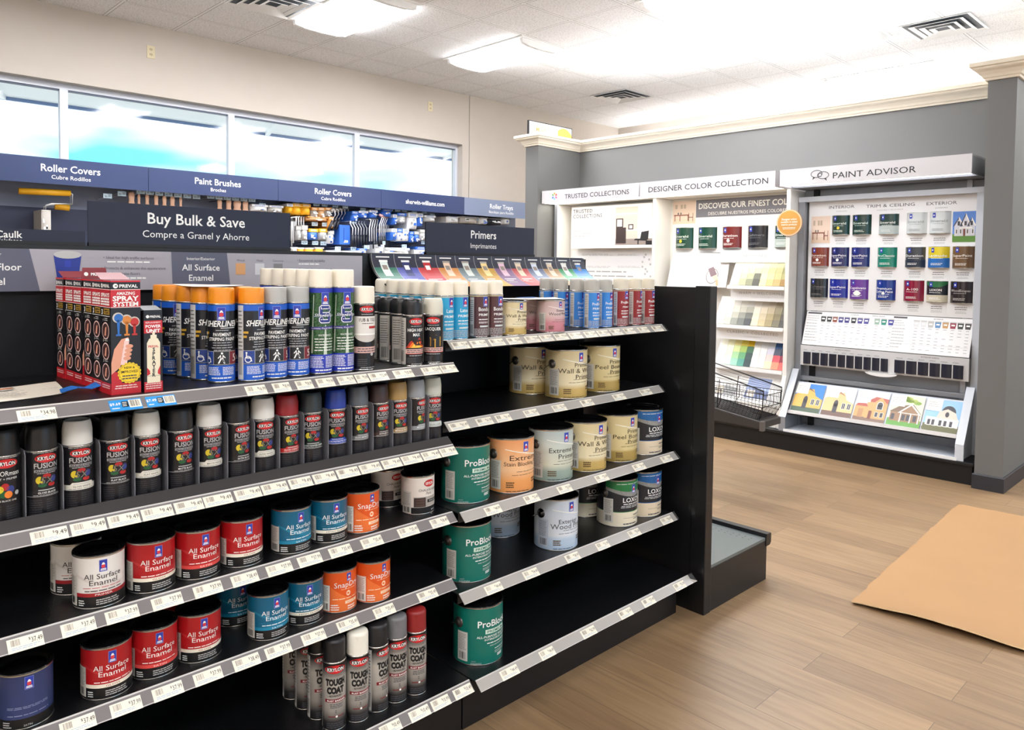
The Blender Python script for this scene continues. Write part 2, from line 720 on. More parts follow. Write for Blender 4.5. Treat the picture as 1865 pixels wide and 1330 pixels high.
path = [(6.68, 5.825), (5.85, 5.825), (5.85, 5.64), (6.53, 5.64), (6.53, 1.475), (5.93, 1.475), (5.93, 1.305), (9.78, 1.305)]
prof = [(0.0, 2.80), (0.014, 2.80), (0.018, 2.815), (0.026, 2.818), (0.034, 2.835), (0.052, 2.856), (0.074, 2.868), (0.08, 2.874),
        (0.08, 2.884), (0.094, 2.888), (0.094, 2.915), (0.0, 2.915), (-0.12, 2.915)]
crown(path, prof, CREAM, 'trim_1', 'cream crown moulding along the grey partition top')
crown([(5.99, 1.475), (5.93, 1.475), (5.93, 1.305), (9.78, 1.305)], [(0.0, 0.0), (0.012, 0.0), (0.012, 0.098), (0.006, 0.105), (0.0, 0.105)], BASEB,
      'baseboard_right', 'charcoal baseboard round the grey wall end')

# windows: frame and pane each
WX = [-2.85, -1.28, 0.31, 1.885, 3.43, 4.955, 6.5]
for i in range(len(WX) - 1):
    a, b = WX[i], WX[i + 1]
    w = empty('window_%d' % (i + 1), ((a + b) / 2, Y1 + 0.1, WZ0))
    w['kind'] = 'structure'
    w['label'] = 'high window pane %s' % ['', '', 'at the left edge', 'second from the left', 'third from the left', 'nearest the far corner'][i] if i > 1 else 'high window beyond the frame'
    c = (b - a) / 2
    f = MB()
    e = 0.033
    f.box(-c, -c + e, 0, 0.06, 0, WZ1 - WZ0, ALU).box(c - e, c, 0, 0.06, 0, WZ1 - WZ0, ALU)
    f.box(-c + e, c - e, 0, 0.06, WZ1 - WZ0 - 0.05, WZ1 - WZ0, ALU).box(-c + e, c - e, 0, 0.06, 0, 0.05, ALU)
    f.box(-c + e, c - e, 0.012, 0.05, WZ1 - WZ0 - 0.062, WZ1 - WZ0 - 0.05, mat('window_gasket', (92, 100, 118), 0.6))
    part(f, 'window_frame', w)
    part(MB().box(-c + e, c - e, 0.026, 0.032, 0.05, WZ1 - WZ0 - 0.062, GLASS), 'pane', w)
# outside: ground, eave over the windows
struct(MB().box(-30, 40, Y1 + 0.22, 60, -0.25, -0.15, mat('pale_concrete', (214, 210, 200), 0.8, noise=0.06, nscale=2)), 'ground', 'pale ground outside the windows')
SOFF = mat('white_soffit', (238, 240, 242), 0.7)
ev = MB().box(-6, 14, Y1 + 0.22, 9.5, 3.235, 3.5, SOFF)
ev.box(-6, 14, 9.5, 9.53, 3.2, 3.5, mat('blue_grey_drip_edge', (120, 146, 190), 0.5))
for x in (1.15, 4.1, 7.1):
    ev.hexa([(x, 7.9, 3.20), (x + 0.06, 7.9, 3.20), (x + 0.62, 9.5, 3.20), (x + 0.56, 9.5, 3.20),
             (x, 7.9, 3.236), (x + 0.06, 7.9, 3.236), (x + 0.62, 9.5, 3.236), (x + 0.56, 9.5, 3.236)], SOFF)
struct(ev, 'roof_eave', 'white eave with a blue edge outside the windows')
sun.rotation_euler = Vector((-0.30, 0.48, -0.82)).to_track_quat('-Z', 'Y').to_euler()

# ------------------------------------------------------------------ ceiling fixtures
DIFF = mat('lit_diffuser', (250, 251, 255), 0.4, emit=LIGHT_E)
FIXW = mat('fixture_white', (238, 238, 236), 0.4)


def troffer():
    r = empty('ceiling_light')
    tag(r, 'x', 'ceiling light')
    w, l = 0.305, 0.61
    f = MB()
    f.box(-w, -w + 0.03, -l, l, -0.012, 0, FIXW).box(w - 0.03, w, -l, l, -0.012, 0, FIXW)
    f.box(-w + 0.03, w - 0.03, -l, -l + 0.03, -0.012, 0, FIXW).box(-w + 0.03, w - 0.03, l - 0.03, l, -0.012, 0, FIXW)
    part(f, 'fixture_frame', r)
    d = MB()
    prof = [(-w + 0.03, -0.002), (-w + 0.045, -0.050), (-0.16, -0.066), (0, -0.070), (0.16, -0.066), (w - 0.045, -0.050), (w - 0.03, -0.002)]
    d.prism(prof, 'y', -l + 0.075, l - 0.075, DIFF)
    part(d, 'diffuser', r)
    for s in (-1, 1):
        e = MB()
        y = s * (l - 0.052)
        e.prism([(-w + 0.028, -0.001), (-w + 0.041, -0.053), (-0.16, -0.070), (0, -0.074), (0.16, -0.070), (w - 0.041, -0.053), (w - 0.028, -0.001)], 'y', y - 0.022, y + 0.022, FIXW)
        part(e, 'end_plate', r)
    return r


lights = [
    (3.725, 5.905, 'lit ceiling light above the window aisle, beside the square air vent'),
    (5.555, 5.905, 'lit ceiling light right of the first one, nearer the far window end'),
    (5.555, 3.34, 'lit ceiling light cut by the top edge above the display wall'),
    (7.385, 3.34, 'lit ceiling light above the wide display headers, left of the right vent'),
    (9.2, 3.34, 'added ceiling light over the far room to brighten the ceiling behind the partition'),  # added to brighten the far ceiling
    (1.895, 5.905, 'ceiling light outside the picture over the window aisle'),
    (3.725, 3.34, 'ceiling light outside the picture above the black shelving'),
    (1.895, 3.34, 'ceiling light outside the picture behind the black shelving'),
    (0.065, -1.8, 'unseen ceiling light added behind the camera to brighten the shelf fronts'),  # from here down: unseen lights added to fill shelf fronts and wall end
    (1.895, -1.8, 'unseen ceiling light added behind the camera to the right for the shelf fronts'),
    (7.385, -1.8, 'unseen ceiling light added near the storefront to brighten the grey wall end'),
    (9.2, -0.5, 'unseen ceiling light added in the front right corner to brighten the grey wall end'),
    (-1.765, -1.8, 'unseen ceiling light added behind the camera to the left for the shelf fronts'),
    (-1.765, 0.77, 'unseen ceiling light added left of the camera for the shelf fronts'),
    (7.385, 0.77, 'unseen ceiling light added right of the grey wall end to brighten its side'),

]
for x, y, lb in lights:
    put('troffer', troffer, (x, y, ZC), 0, lb)


UPLIGHT = mat('lit_cove_strip', (250, 250, 252), 0.4, emit=UPLIGHT_E)  # glow of the unseen uplights added to whiten the right-hand ceiling
cv = empty('added_uplight', (6.78, 3.55, 2.9))
tag(cv, 'added hidden uplight strip behind the crown moulding, brightening the ceiling', 'light')
part(MB().box(-0.09, 0.09, -1.95, 1.95, 0.0, 0.02, FIXW), 'housing', cv)
part(MB().box(-0.07, 0.07, -1.93, 1.93, 0.02, 0.03, UPLIGHT), 'diffuser', cv)
cvb = MB()
for y in (-1.6, 0.0, 1.6):
    cvb.box(-0.10, 0.09, y - 0.03, y + 0.03, -0.05, 0.0, FIXW)
part(cvb, 'wall_bracket', cv)


cw = empty('added_uplight', (9.66, 4.4, 3.08))  # second unseen uplight, added for the far ceiling
tag(cw, 'added hidden uplight strip on the beige far wall, brightening the far ceiling', 'light')
part(MB().box(-0.10, 0.14, -2.9, 2.9, 0.0, 0.03, FIXW), 'housing', cw)
part(MB().box(-0.08, 0.06, -2.85, 2.85, 0.03, 0.04, UPLIGHT), 'diffuser', cw)


def vent_maker():
    r = empty('ceiling_vent')
    tag(r, 'x', 'air vent')
    DARK = mat('vent_dark', (52, 60, 68), 0.6)
    part(MB().box(-0.27, 0.27, -0.27, 0.27, -0.004, 0, DARK), 'backing', r)
    for k, (a, z) in enumerate(((0.3, 0.0), (0.225, -0.006), (0.155, -0.012), (0.09, -0.018))):
        b = a - 0.036
        m = MB()
        q = [(-1, -1), (1, -1), (1, 1), (-1, 1)]
        for i in range(4):
            (x0, y0), (x1, y1) = q[i], q[(i + 1) % 4]
            m.add([(x0 * a, y0 * a, z - 0.014), (x1 * a, y1 * a, z - 0.014), (x1 * b, y1 * b, z - 0.002), (x0 * b, y0 * b, z - 0.002),
                   (x0 * a, y0 * a, z - 0.010), (x1 * a, y1 * a, z - 0.010), (x1 * b, y1 * b, z), (x0 * b, y0 * b, z)],
                  [(0, 1, 2, 3), (7, 6, 5, 4), (0, 4, 5, 1), (2, 6, 7, 3)], FIXW)
        part(m, 'louvre' if k else 'vent_frame', r)
    return r


put('vent', vent_maker, (3.115, 6.195, ZC), 0, 'square white louvred air vent at the top edge beside the lit ceiling light')
put('vent', vent_maker, (7.995, 6.195, ZC), 0, 'small louvred air vent high above the left grey wall end')
put('vent', vent_maker, (7.75, 2.31, ZC), 0, 'louvred air vent with dark slots above the right grey wall end')


def outlet_maker():
    o = MB()
    o.box(-0.037, 0.037, -0.006, 0, -0.06, 0.06, mat('almond_plastic', (216, 204, 168), 0.4))
    fr = Flat((0, -0.006, 0))
    for v in (-0.024, 0.024):
        o.ell(fr, 0, v, 0.017, 0.014, 0, mat('almond_shade', (196, 182, 146), 0.4))
        o.rect(fr, -0.008, -0.005, v - 0.004, v + 0.006, 1, DGREY).rect(fr, 0.005, 0.008, v - 0.004, v + 0.006, 1, DGREY)
    r = o.build('wall_outlet', bevel=0.002)
    return tag(r, 'x', 'outlet')


put('outlet', outlet_maker, (2.60, Y1, 3.508), 0, 'almond outlet plate high on the wall near the ceiling above the left window')
put('outlet', outlet_maker, (5.96, Y1, 3.513), 0, 'almond outlet plate high on the beige wall near the far window corner')

# small lightbox standing on the partition's crown
sb = MB().box(5.80, 6.50, 5.735, 5.76, 2.915, 3.075, mat('black_frame', (22, 22, 24), 0.4))
fr = Flat((5.80, 5.735, 2.915))
sb.rect(fr, 0.012, 0.69, 0.012, 0.15, 0, mat('sign_white', (250, 246, 236), 0.5))
sb.rect(fr, 0.40, 0.69, 0.012, 0.15, 1, mat('sign_greige', (206, 202, 192), 0.5))
sb.band(fr, lambda t: 0.012, lambda t: 0.05 + 0.09 * sin(pi * (0.2 + 0.7 * t)), 0.46, 0.69, 2, mat('sign_orange', (240, 170, 66), 0.5))
sb.text(fr, 'SMART', 0.20, 0.05, 0.085, 1, mat('sign_gold_ink', (226, 178, 104), 0.5), bold=0.01)
tag(sb.build('framed_sign'), 'small black framed orange and white sign on top of the grey wall end', 'sign')
# ================================================================== THE BLACK SHELVING
XL0, XM, XR1 = 0.335, 1.558, 2.782
YB = 2.385
g = empty('display_gondola', (XM, YB, 0))
tag(g, 'long black two-bay shelving unit with slotted uprights and kick plates', 'shelving')


def gpart(mb, name, **k):
    for i, v in enumerate(mb.v):
        mb.v[i] = (v[0] - XM, v[1] - YB, v[2])
    return part(mb, name, g, **k)


BACKP = mat('navy_back_panel', (7, 9, 15), 0.6, spec=0.3)
for a, b in ((XL0 - 0.2, XM - 0.02), (XM + 0.02, XR1 - 0.02)):
    gpart(MB().box(a, b, YB, YB + 0.012, 0.1, 1.52, BACKP), 'back_panel')
for x in (XM, XR1):
    u = MB().box(x - 0.02, x + 0.02, YB - 0.012, YB + 0.03, 0, 1.54, GOND)
    fr = Flat((x, YB - 0.012, 0))
    for k in range(58):
        for s in (-0.008, 0.008):
            u.rect(fr, s - 0.0022, s + 0.0022, 0.06 + k * 0.0254, 0.076 + k * 0.0254, 0, BLACK)
    gpart(u, 'upright')
gpart(MB().box(XL0 - 0.2, XR1, YB - 0.01, YB + 0.03, 1.520, 1.546, GOND), 'top_rail', bevel=0.002)
for a, b in ((XL0 - 0.2, XM - 0.003), (XM + 0.003, XR1)):
    gpart(MB().box(a, b, 1.813, 1.83, 0, 0.148, GOND), 'kick_plate')
for x in (XM, XR1 - 0.03):
    gpart(MB().box(x - 0.018, x + 0.018, 1.83, YB - 0.012, 0, 0.13, GOND), 'base_bracket')

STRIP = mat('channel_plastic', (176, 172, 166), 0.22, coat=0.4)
STRIPD = mat('channel_grey', (128, 124, 124), 0.25, coat=0.3)  # same plastic painted darker, as if without the ceiling lights' reflection
CLEARP = glass_mat('clear_plastic', (225, 230, 235), 0.2)
TAGBLUE = mat('tag_blue', (44, 150, 222), 0.5)

TAGS = {
    'L1': [(0.355, 0.427, '34.98'), (0.532, 0.601, 'b9.69'), (0.611, 0.677, 'b7.49'), (0.852, 0.907, '16.99'), (0.926, 0.975, '18.99'), (0.992, 1.041, '18.99'),
           (1.054, 1.107, '19.99'), (1.12, 1.173, '13.99'), (1.178, 1.219, '13.99'), (1.223, 1.287, '12.49'), (1.309, 1.379, '10.99'), (1.414, 1.485, '12.99'), (1.488, 1.55, '11.99')],
    'L2': [(a, b, '9.49') for a, b in ((0.376, 0.446), (0.452, 0.522), (0.527, 0.594), (0.599, 0.669), (0.674, 0.741), (0.744, 0.815), (0.823, 0.891), (0.895, 0.966), (0.972, 1.038),
           (1.044, 1.112), (1.118, 1.188), (1.193, 1.263), (1.27, 1.336), (1.341, 1.412), (1.417, 1.484), (1.488, 1.552))],
    'L3': [(0.331, 0.397, '37.49'), (0.431, 0.499, '37.49'), (0.52, 0.59, '37.99'), (0.62, 0.69, '37.99'), (0.718, 0.788, '37.99'), (0.813, 0.883, '38.49'), (0.908, 0.979, '37.99'),
           (0.998, 1.068, '37.99'), (1.094, 1.164, '35.49'), (1.199, 1.27, '35.49'), (1.329, 1.402, '35.49'), (1.452, 1.521, '18.49')],
    'L4': [(0.426, 0.497, '37.49'), (0.528, 0.595, '37.99'), (0.62, 0.69, '37.99'), (0.717, 0.787, '37.99'), (0.817, 0.887, '38.49'), (0.904, 0.976, '37.99'), (1.01, 1.08, '37.99'),
           (1.12, 1.187, '35.49'), (1.243, 1.315, '35.49'), (1.404, 1.477, '35.49')],
    'L5': [(1.118, 1.19, '10.49'), (1.205, 1.275, '10.49'), (1.308, 1.38, '10.49'), (1.39, 1.458, '10.99'), (1.477, 1.55, '10.49')],
    'R1': [(1.572, 1.642, '13.49'), (1.652, 1.722, '11.49'), (1.738, 1.805, '11.99'), (1.822, 1.887, '13.99'), (1.911, 1.98, '27.49'), (1.987, 2.053, '27.99'), (2.065, 2.136, '12.99'),
           (2.148, 2.218, '13.99'), (2.236, 2.306, '12.99'), (2.317, 2.386, '12.99'), (2.397, 2.467, '12.99'), (2.485, 2.555, '14.49'), (2.583, 2.653, '14.49'), (2.685, 2.755, '14.49')],
    'R2': [(1.572, 1.652, '61.49'), (1.69, 1.762, '61.99'), (1.779, 1.85, '61.49'), (1.919, 1.989, '62.49'), (2.07, 2.142, '62.99'), (2.233, 2.304, '57.49'), (2.434, 2.51, '57.49'), (2.618, 2.695, '58.49')],
    'R3': [(1.658, 1.728, '44.99'), (1.842, 1.912, '53.49'), (2.014, 2.086, '53.99'), (2.228, 2.3, '52.49'), (2.466, 2.542, '61.49'), (2.662, 2.736, '56.99')],
    'R4': [(1.663, 1.737, '44.49'), (1.842, 1.914, '54.49'), (2.062, 2.136, '58.99'), (2.24, 2.313, '51.99'), (2.442, 2.516, '55.49'), (2.67, 2.745, '56.49')],
    'R5': [(1.658, 1.735, '44.49'), (1.842, 1.912, '44.49'), (2.06, 2.136, '62.99'), (2.28, 2.356, '67.49'), (2.43, 2.506, '57.49'), (2.65, 2.727, '51.99')],
}


def price_tag(p, fr, u0, u1, txt, hgt=0.031, wht=True):
    blue = txt[0] == 'b'
    t = MB()
    k = u1 - u0
    a = [fr(u0, -0.001, 0), fr(u1, -0.001, 0), fr(u1, hgt - 0.001, 0), fr(u0, hgt - 0.001, 0)]
    t.slab(a, fr.n * 0.0006, TAGBLUE if blue else TAGW)
    f2 = Flat(fr(0, 0, 0) + fr.n * 0.0006, fr.u, fr.v, 0.0002, 0.0002)
    if blue:
        t.text(f2, '$' + txt[1:], u0 + 0.18 * k, hgt * 0.48, hgt * 0.33, 1, WHITE, bold=0.02)
        t.lines(f2, u0 + 0.06 * k, u0 + 0.3 * k, hgt * 0.12, hgt * 0.3, 1, 1, WHITE)
        t.rect(f2, u0 + 0.38 * k, u0 + 0.58 * k, hgt * 0.26, hgt * 0.78, 1, BLACK)
        t.lines(f2, u0 + 0.40 * k, u0 + 0.56 * k, hgt * 0.3, hgt * 0.74, 3, 2, WHITE)
        t.rect(f2, u0 + 0.6 * k, u1 - 0.02 * k, hgt * 0.16, hgt * 0.86, 1, TAGW)
        t.bars(f2, u0 + 0.64 * k, u1 - 0.06 * k, hgt * 0.26, hgt * 0.82, 2, TAGINK, 12)
    else:
        t.bars(f2, u0 + 0.10 * k, u0 + 0.36 * k, hgt * 0.42, hgt * 0.86, 1, TAGINK2, 11)
        t.text(f2, '$', u0 + 0.62 * k, hgt * 0.60, hgt * 0.26, 1, TAGINK)
        t.text(f2, txt, u0 + 0.82 * k, hgt * 0.40, hgt * 0.50, 1, TAGINK, wide=0.31 * k)
        t.lines(f2, u0 + 0.10 * k, u0 + 0.92 * k, hgt * 0.10, hgt * 0.34, 2, 1, mat('tag_print_blue', (150, 182, 214), 0.6), fill=0.3)
    o = part(t, 'price_tag', p)
    if blue:
        o['label'] = 'blue price tag'
    return o


def shelf(name, x0, x1, z, yf, label, tags, over=0.0, left=True, base=False):
    """deck with a dropped lip, a tilted price channel and its tags; origin at front left of the deck"""
    s = empty('gondola_shelf', (x0, yf, z))
    tag(s, label, 'shelf', 'shelves of the black gondola')
    w = x1 - x0
    yb = YB - 0.014 - yf
    d = MB()
    d.prism([(0, 0), (0, -0.034), (0.003, -0.034), (0.003, -0.004), (yb - 0.002, -0.004), (yb - 0.002, -0.034), (yb, -0.034), (yb, 0)], 'x', 0, w, GOND2)
    # perforations along the deck
    fr = Flat((0, 0, 0), (1, 0, 0), (0, 1, 0), 0.0002, 0)
    k = int(w / 0.0508)
    for row in (0.035, 0.06, 0.20, 0.225):
        for i in range(k):
            u = 0.03 + i * 0.0508
            d.ell(fr, u, row, 0.0028, 0.0028, 0, BLACK, 6)
    part(d, 'deck', s)
    b = MB()
    if not base:
        for x in (0.003, w - 0.006):
            b.prism([(yb, -0.05), (yb, -0.004), (0.05, -0.006), (0.05, -0.02)], 'x', x, x + 0.003, GOND)
        part(b, 'bracket', s)
    # price channel: tilted plate
    yt, zt, y2, z2 = -0.002, 0.0, -0.031, -0.027
    nrm = Vector((0, z2 - zt, -(y2 - yt))).normalized()
    nrm = Vector((0, -abs(nrm.y), abs(nrm.z)))
    th = 0.0022
    c = MB()
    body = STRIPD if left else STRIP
    c.add([(0.002, yt, zt), (w - 0.002, yt, zt), (w - 0.002, y2, z2), (0.002, y2, z2),
           (0.002, yt + nrm.y * th, zt + nrm.z * th), (w - 0.002, yt + nrm.y * th, zt + nrm.z * th), (w - 0.002, y2 + nrm.y * th, z2 + nrm.z * th), (0.002, y2 + nrm.y * th, z2 + nrm.z * th)],
          [(0, 1, 2, 3), (7, 6, 5, 4), (0, 4, 5, 1), (1, 5, 6, 2), (2, 6, 7, 3), (3, 7, 4, 0)], body)
    vdir = Vector((0, yt - y2, zt - z2)).normalized()
    fr = Flat((0, y2 + nrm.y * th, z2 + nrm.z * th), (1, 0, 0), vdir, 0.0003, 0.0003)
    L = (Vector((0, yt, zt)) - Vector((0, y2, z2))).length
    c.rect(fr, 0.002, w - 0.002, L - 0.004, L, 0, mat('channel_rib', (206, 204, 200), 0.2))
    c.rect(fr, 0.002, w - 0.002, 0, 0.0022, 0, mat('channel_rib', (206, 204, 200), 0.2))
    part(c, 'price_channel', s)
    if over:
        e = MB()
        n2 = nrm * 0.0012
        a = [Vector((w - 0.002, yt, zt)), Vector((w + over, yt, zt)), Vector((w + over, y2, z2)), Vector((w - 0.002, y2, z2))]
        e.slab(a, n2, CLEARP)
        part(e, 'channel_end', s)
    for a, b2, t in tags:
        price_tag(s, fr, a - x0, b2 - x0, t)
    return s


Z = {'L1': 1.19, 'L2': 0.925, 'L3': 0.705, 'L4': 0.485, 'L5': 0.185, 'R1': 1.255, 'R2': 0.985, 'R3': 0.705, 'R4': 0.438, 'R5': 0.185}
LX, RX = XM - 0.003, XM + 0.003
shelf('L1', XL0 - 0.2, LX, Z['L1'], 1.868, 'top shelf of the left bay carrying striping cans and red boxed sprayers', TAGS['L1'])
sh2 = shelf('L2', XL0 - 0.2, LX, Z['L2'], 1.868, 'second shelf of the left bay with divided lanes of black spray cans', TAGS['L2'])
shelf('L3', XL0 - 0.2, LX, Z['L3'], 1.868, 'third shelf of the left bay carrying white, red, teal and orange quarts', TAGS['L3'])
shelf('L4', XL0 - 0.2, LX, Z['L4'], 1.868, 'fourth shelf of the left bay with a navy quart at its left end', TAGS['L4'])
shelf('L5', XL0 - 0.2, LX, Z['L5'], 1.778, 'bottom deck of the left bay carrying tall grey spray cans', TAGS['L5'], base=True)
shelf('R1', RX, XR1 - 0.004, Z['R1'], 1.915, 'top shelf of the right bay crowded with primer spray cans', TAGS['R1'], 0.012, False)
shelf('R2', RX, XR1 - 0.004, Z['R2'], 1.925, 'second shelf of the right bay carrying three cream gallon cans', TAGS['R2'], 0.012, False)
shelf('R3', RX, XR1 - 0.004, Z['R3'], 1.842, 'third shelf of the right bay with a full row of gallon cans', TAGS['R3'], 0.012, False)
shelf('R4', RX, XR1 - 0.004, Z['R4'], 1.842, 'fourth shelf of the right bay with a pale blue gallon in the middle', TAGS['R4'], 0.012, False)
shelf('R5', RX, XR1 - 0.004, Z['R5'], 1.758, 'bottom deck of the right bay empty but for one green gallon', TAGS['R5'], 0.03, False, base=True)

# lane dividers and the slanted front stop on the second left shelf
STOP = mat('grey_front_stop', (58, 56, 56), 0.5)
o = MB()
w2 = LX - (XL0 - 0.2)
o.prism([(0.0, 0.001), (0.004, 0.001), (0.026, 0.020), (0.024, 0.022)], 'x', 0.0, w2, STOP)
o.prism([(0.024, 0.001), (0.026, 0.001), (0.026, 0.020), (0.024, 0.020)], 'x', 0.0, w2, STOP)
part(o, 'front_stop', sh2)
DIV = mat('clear_grey_divider', (128, 128, 134), 0.3)
KX = [0.345, 0.418, 0.491, 0.570, 0.642, 0.722, 0.796, 0.871, 0.943, 1.015, 1.089, 1.169, 1.246, 1.319, 1.390, 1.460, 1.528]
for a, b in zip(KX[:-1], KX[1:]):
    x = (a + b) / 2 - (XL0 - 0.2)
    m = MB()
    q = [(0.045, 0.001), (0.49, 0.001), (0.49, 0.10), (0.40, 0.16), (0.054, 0.16), (0.045, 0.15)]
    m.prism(q, 'x', x - 0.0008, x + 0.0008, DIV)
    part(m, 'lane_divider', sh2)

# ------------------------------------------------------------------ signs standing on the top rail
def board_sign(x0, x1, z0, z1, big, small, sb, ss, label, y=2.40, big_x=None, zoff=0.0):
    s = empty('shelf_sign', ((x0 + x1) / 2, y, z0))
    tag(s, label, 'sign', 'navy signs on top of the black shelving')
    w = (x1 - x0) / 2
    h = z1 - z0
    b = MB().box(-w, w, -0.004, 0.004, 0, h, NAVY)
    fr = Flat((0, -0.004, 0))
    b.text(fr, big, big_x or 0, h * 0.56 + zoff, sb, 1, WHITE, bold=0.012, al='c' if big_x is None else 'r')
    b.text(fr, small, big_x or 0, h * 0.24 + zoff, ss, 1, WHITE, al='c' if big_x is None else 'r')
    part(b, 'sign_board', s)
    part(MB().box(-w, w, -0.009, 0.009, -0.004, 0.010, GOND), 'sign_holder', s)
    return s


board_sign(0.640, 1.265, 1.546, 1.675, 'Buy Bulk & Save', 'Compre a Granel y Ahorre', 0.047, 0.030, 'navy bilingual bulk sale sign above the left bay')
board_sign(1.850, 2.466, 1.546, 1.675, 'Primers', 'Imprimantes', 0.047, 0.030, 'navy primers sign above the right bay')
board_sign(0.12, 0.632, 1.546, 1.588, 'Caulk', 'Calafateo', 0.026, 0.016, 'low navy caulk sign cut by the left picture edge', big_x=0.103, zoff=-0.006)

# flat grey graphic strip of the left bay
GS1, GS2 = mat('strip_grey', (168, 164, 172), 0.5), mat('strip_slate', (92, 94, 112), 0.5)
s = MB().box(XL0 - 0.2, 1.535, 2.366, 2.372, 1.420, 1.534, GS1)
fr = Flat((0, 2.366, 1.420))
H = 0.114
s.poly(fr, [(0.135, 0), (0.512, 0), (0.488, H), (0.135, H)], 1, GS2)
s.poly(fr, [(0.862, 0), (1.042, 0), (1.030, H), (0.858, H)], 1, GS2)
s.text(fr, 'Interior/Exterior', 0.425, 0.094, 0.013, 2, WHITE, al='r')
s.text(fr, 'Porch & Floor', 0.47, 0.056, 0.026, 2, WHITE, bold=0.012, al='r')
s.text(fr, 'Enamel', 0.432, 0.018, 0.026, 2, WHITE, bold=0.012, al='r')
s.text(fr, 'Interior/Exterior', 0.948, 0.090, 0.013, 2, WHITE)
s.text(fr, 'All Surface', 0.948, 0.058, 0.027, 2, WHITE, bold=0.01)
s.text(fr, 'Enamel', 0.948, 0.026, 0.027, 2, WHITE, bold=0.01)
DT = mat('strip_text', (92, 90, 98), 0.6)
s.text(fr, '• Ideal for high traffic surfaces', 0.670, 0.090, 0.0115, 2, DT, al='l')
s.lines(fr, 0.68, 0.80, 0.078, 0.086, 1, 2, WHITE)
s.text(fr, '• Protects & enhances the appearance', 0.665, 0.060, 0.0115, 2, DT, al='l')
s.text(fr, 'of concrete floors', 0.685, 0.044, 0.0115, 2, DT, al='l')
s.lines(fr, 0.68, 0.82, 0.030, 0.040, 1, 2, WHITE)
# printed blue can with a pale lid
s.poly(fr, [(0.545, 0.100), (0.553, 0.036), (0.606, 0.036), (0.614, 0.100)], 2, BLUEINK)
s.ell(fr, 0.5795, 0.100, 0.0345, 0.011, 3, LGREY)
s.rect(fr, 0.572, 0.587, 0.066, 0.084, 3, mat('logo_blue', (44, 62, 170), 0.5))
for k, (t, c) in enumerate((('Wood', mat('swatch_wood', (214, 160, 108), 0.6)), ('Metal', mat('swatch_metal', (206, 206, 208), 0.4)), ('Concrete', mat('swatch_conc', (128, 126, 128), 0.7)))):
    u = 1.075 + k * 0.065
    s.text(fr, t, u, 0.088, 0.010, 2, DT)
    s.rect(fr, u - 0.016, u + 0.016, 0.045, 0.082, 2, c)
s.text(fr, '• Exceptional durability', 1.275, 0.090, 0.0115, 2, DT, al='l')
s.lines(fr, 1.28, 1.37, 0.078, 0.086, 1, 2, WHITE)
s.text(fr, '• Smooth, dirt resistant finish', 1.275, 0.060, 0.0115, 2, DT, al='l')
s.text(fr, '• Resists chipping, abrasion', 1.275, 0.032, 0.0115, 2, DT, al='l')
tag(s.build('graphic_strip'), 'flat grey printed strip along the top of the left bay back', 'sign')

# curved colour chart strip of the right bay: concave, its foot flares towards the aisle
CH = [(36, 108, 88), (82, 88, 168), (196, 58, 62), (206, 136, 66), (108, 124, 128), (196, 152, 62), (124, 88, 128), (186, 72, 72), (98, 110, 138), (166, 128, 84), (44, 140, 88), (36, 128, 196)]
CANC = [(220, 232, 226), (40, 52, 110), (190, 40, 48), (236, 206, 180), (214, 220, 214), (240, 214, 150), (226, 190, 206), (228, 206, 180), (206, 216, 232), (216, 196, 168), (236, 236, 232), (40, 120, 196)]


def curve_pt(t):
    """t: 0 top .. 1 foot -> (y, z)"""
    a = t * 1.15
    return 2.366 - 0.140 * (1 - cos(a)) / (1 - cos(1.15)), 1.543 - 0.122 * sin(a) / sin(1.15)


class Curl:
    curved = False

    def __call__(s, u, v, l):
        t = 1 - v
        y, z = curve_pt(t)
        y2, z2 = curve_pt(t + 0.01)
        n = Vector((0, z2 - z, -(y2 - y))).normalized()
        n = Vector((0, -abs(n.y), abs(n.z)))
        return Vector((u, y, z)) + n * (0.0005 + 0.0003 * l)


cs = MB()
cf = Curl()
x0, x1 = 1.572, 2.775
NS = 12
pr = [curve_pt(i / NS) for i in range(NS + 1)]
bk = [(y + 0.004, z - 0.003) for y, z in pr]
cs.prism(pr + bk[::-1], 'x', x0 - 0.006, x1 + 0.004, mat('strip_edge_black', (22, 24, 30), 0.4))


def strip_rect(u0, u1, v0, v1, l, m, lean=0.0):
    n = max(1, int((v1 - v0) * NS + 0.5))
    vs = []
    for i in range(n + 1):
        v = v0 + (v1 - v0) * i / n
        vs += [cf(u0, v, l), cf(u1, v, l)]
    cs.add(vs, [(2 * i, 2 * i + 1, 2 * i + 3, 2 * i + 2) for i in range(n)], m)


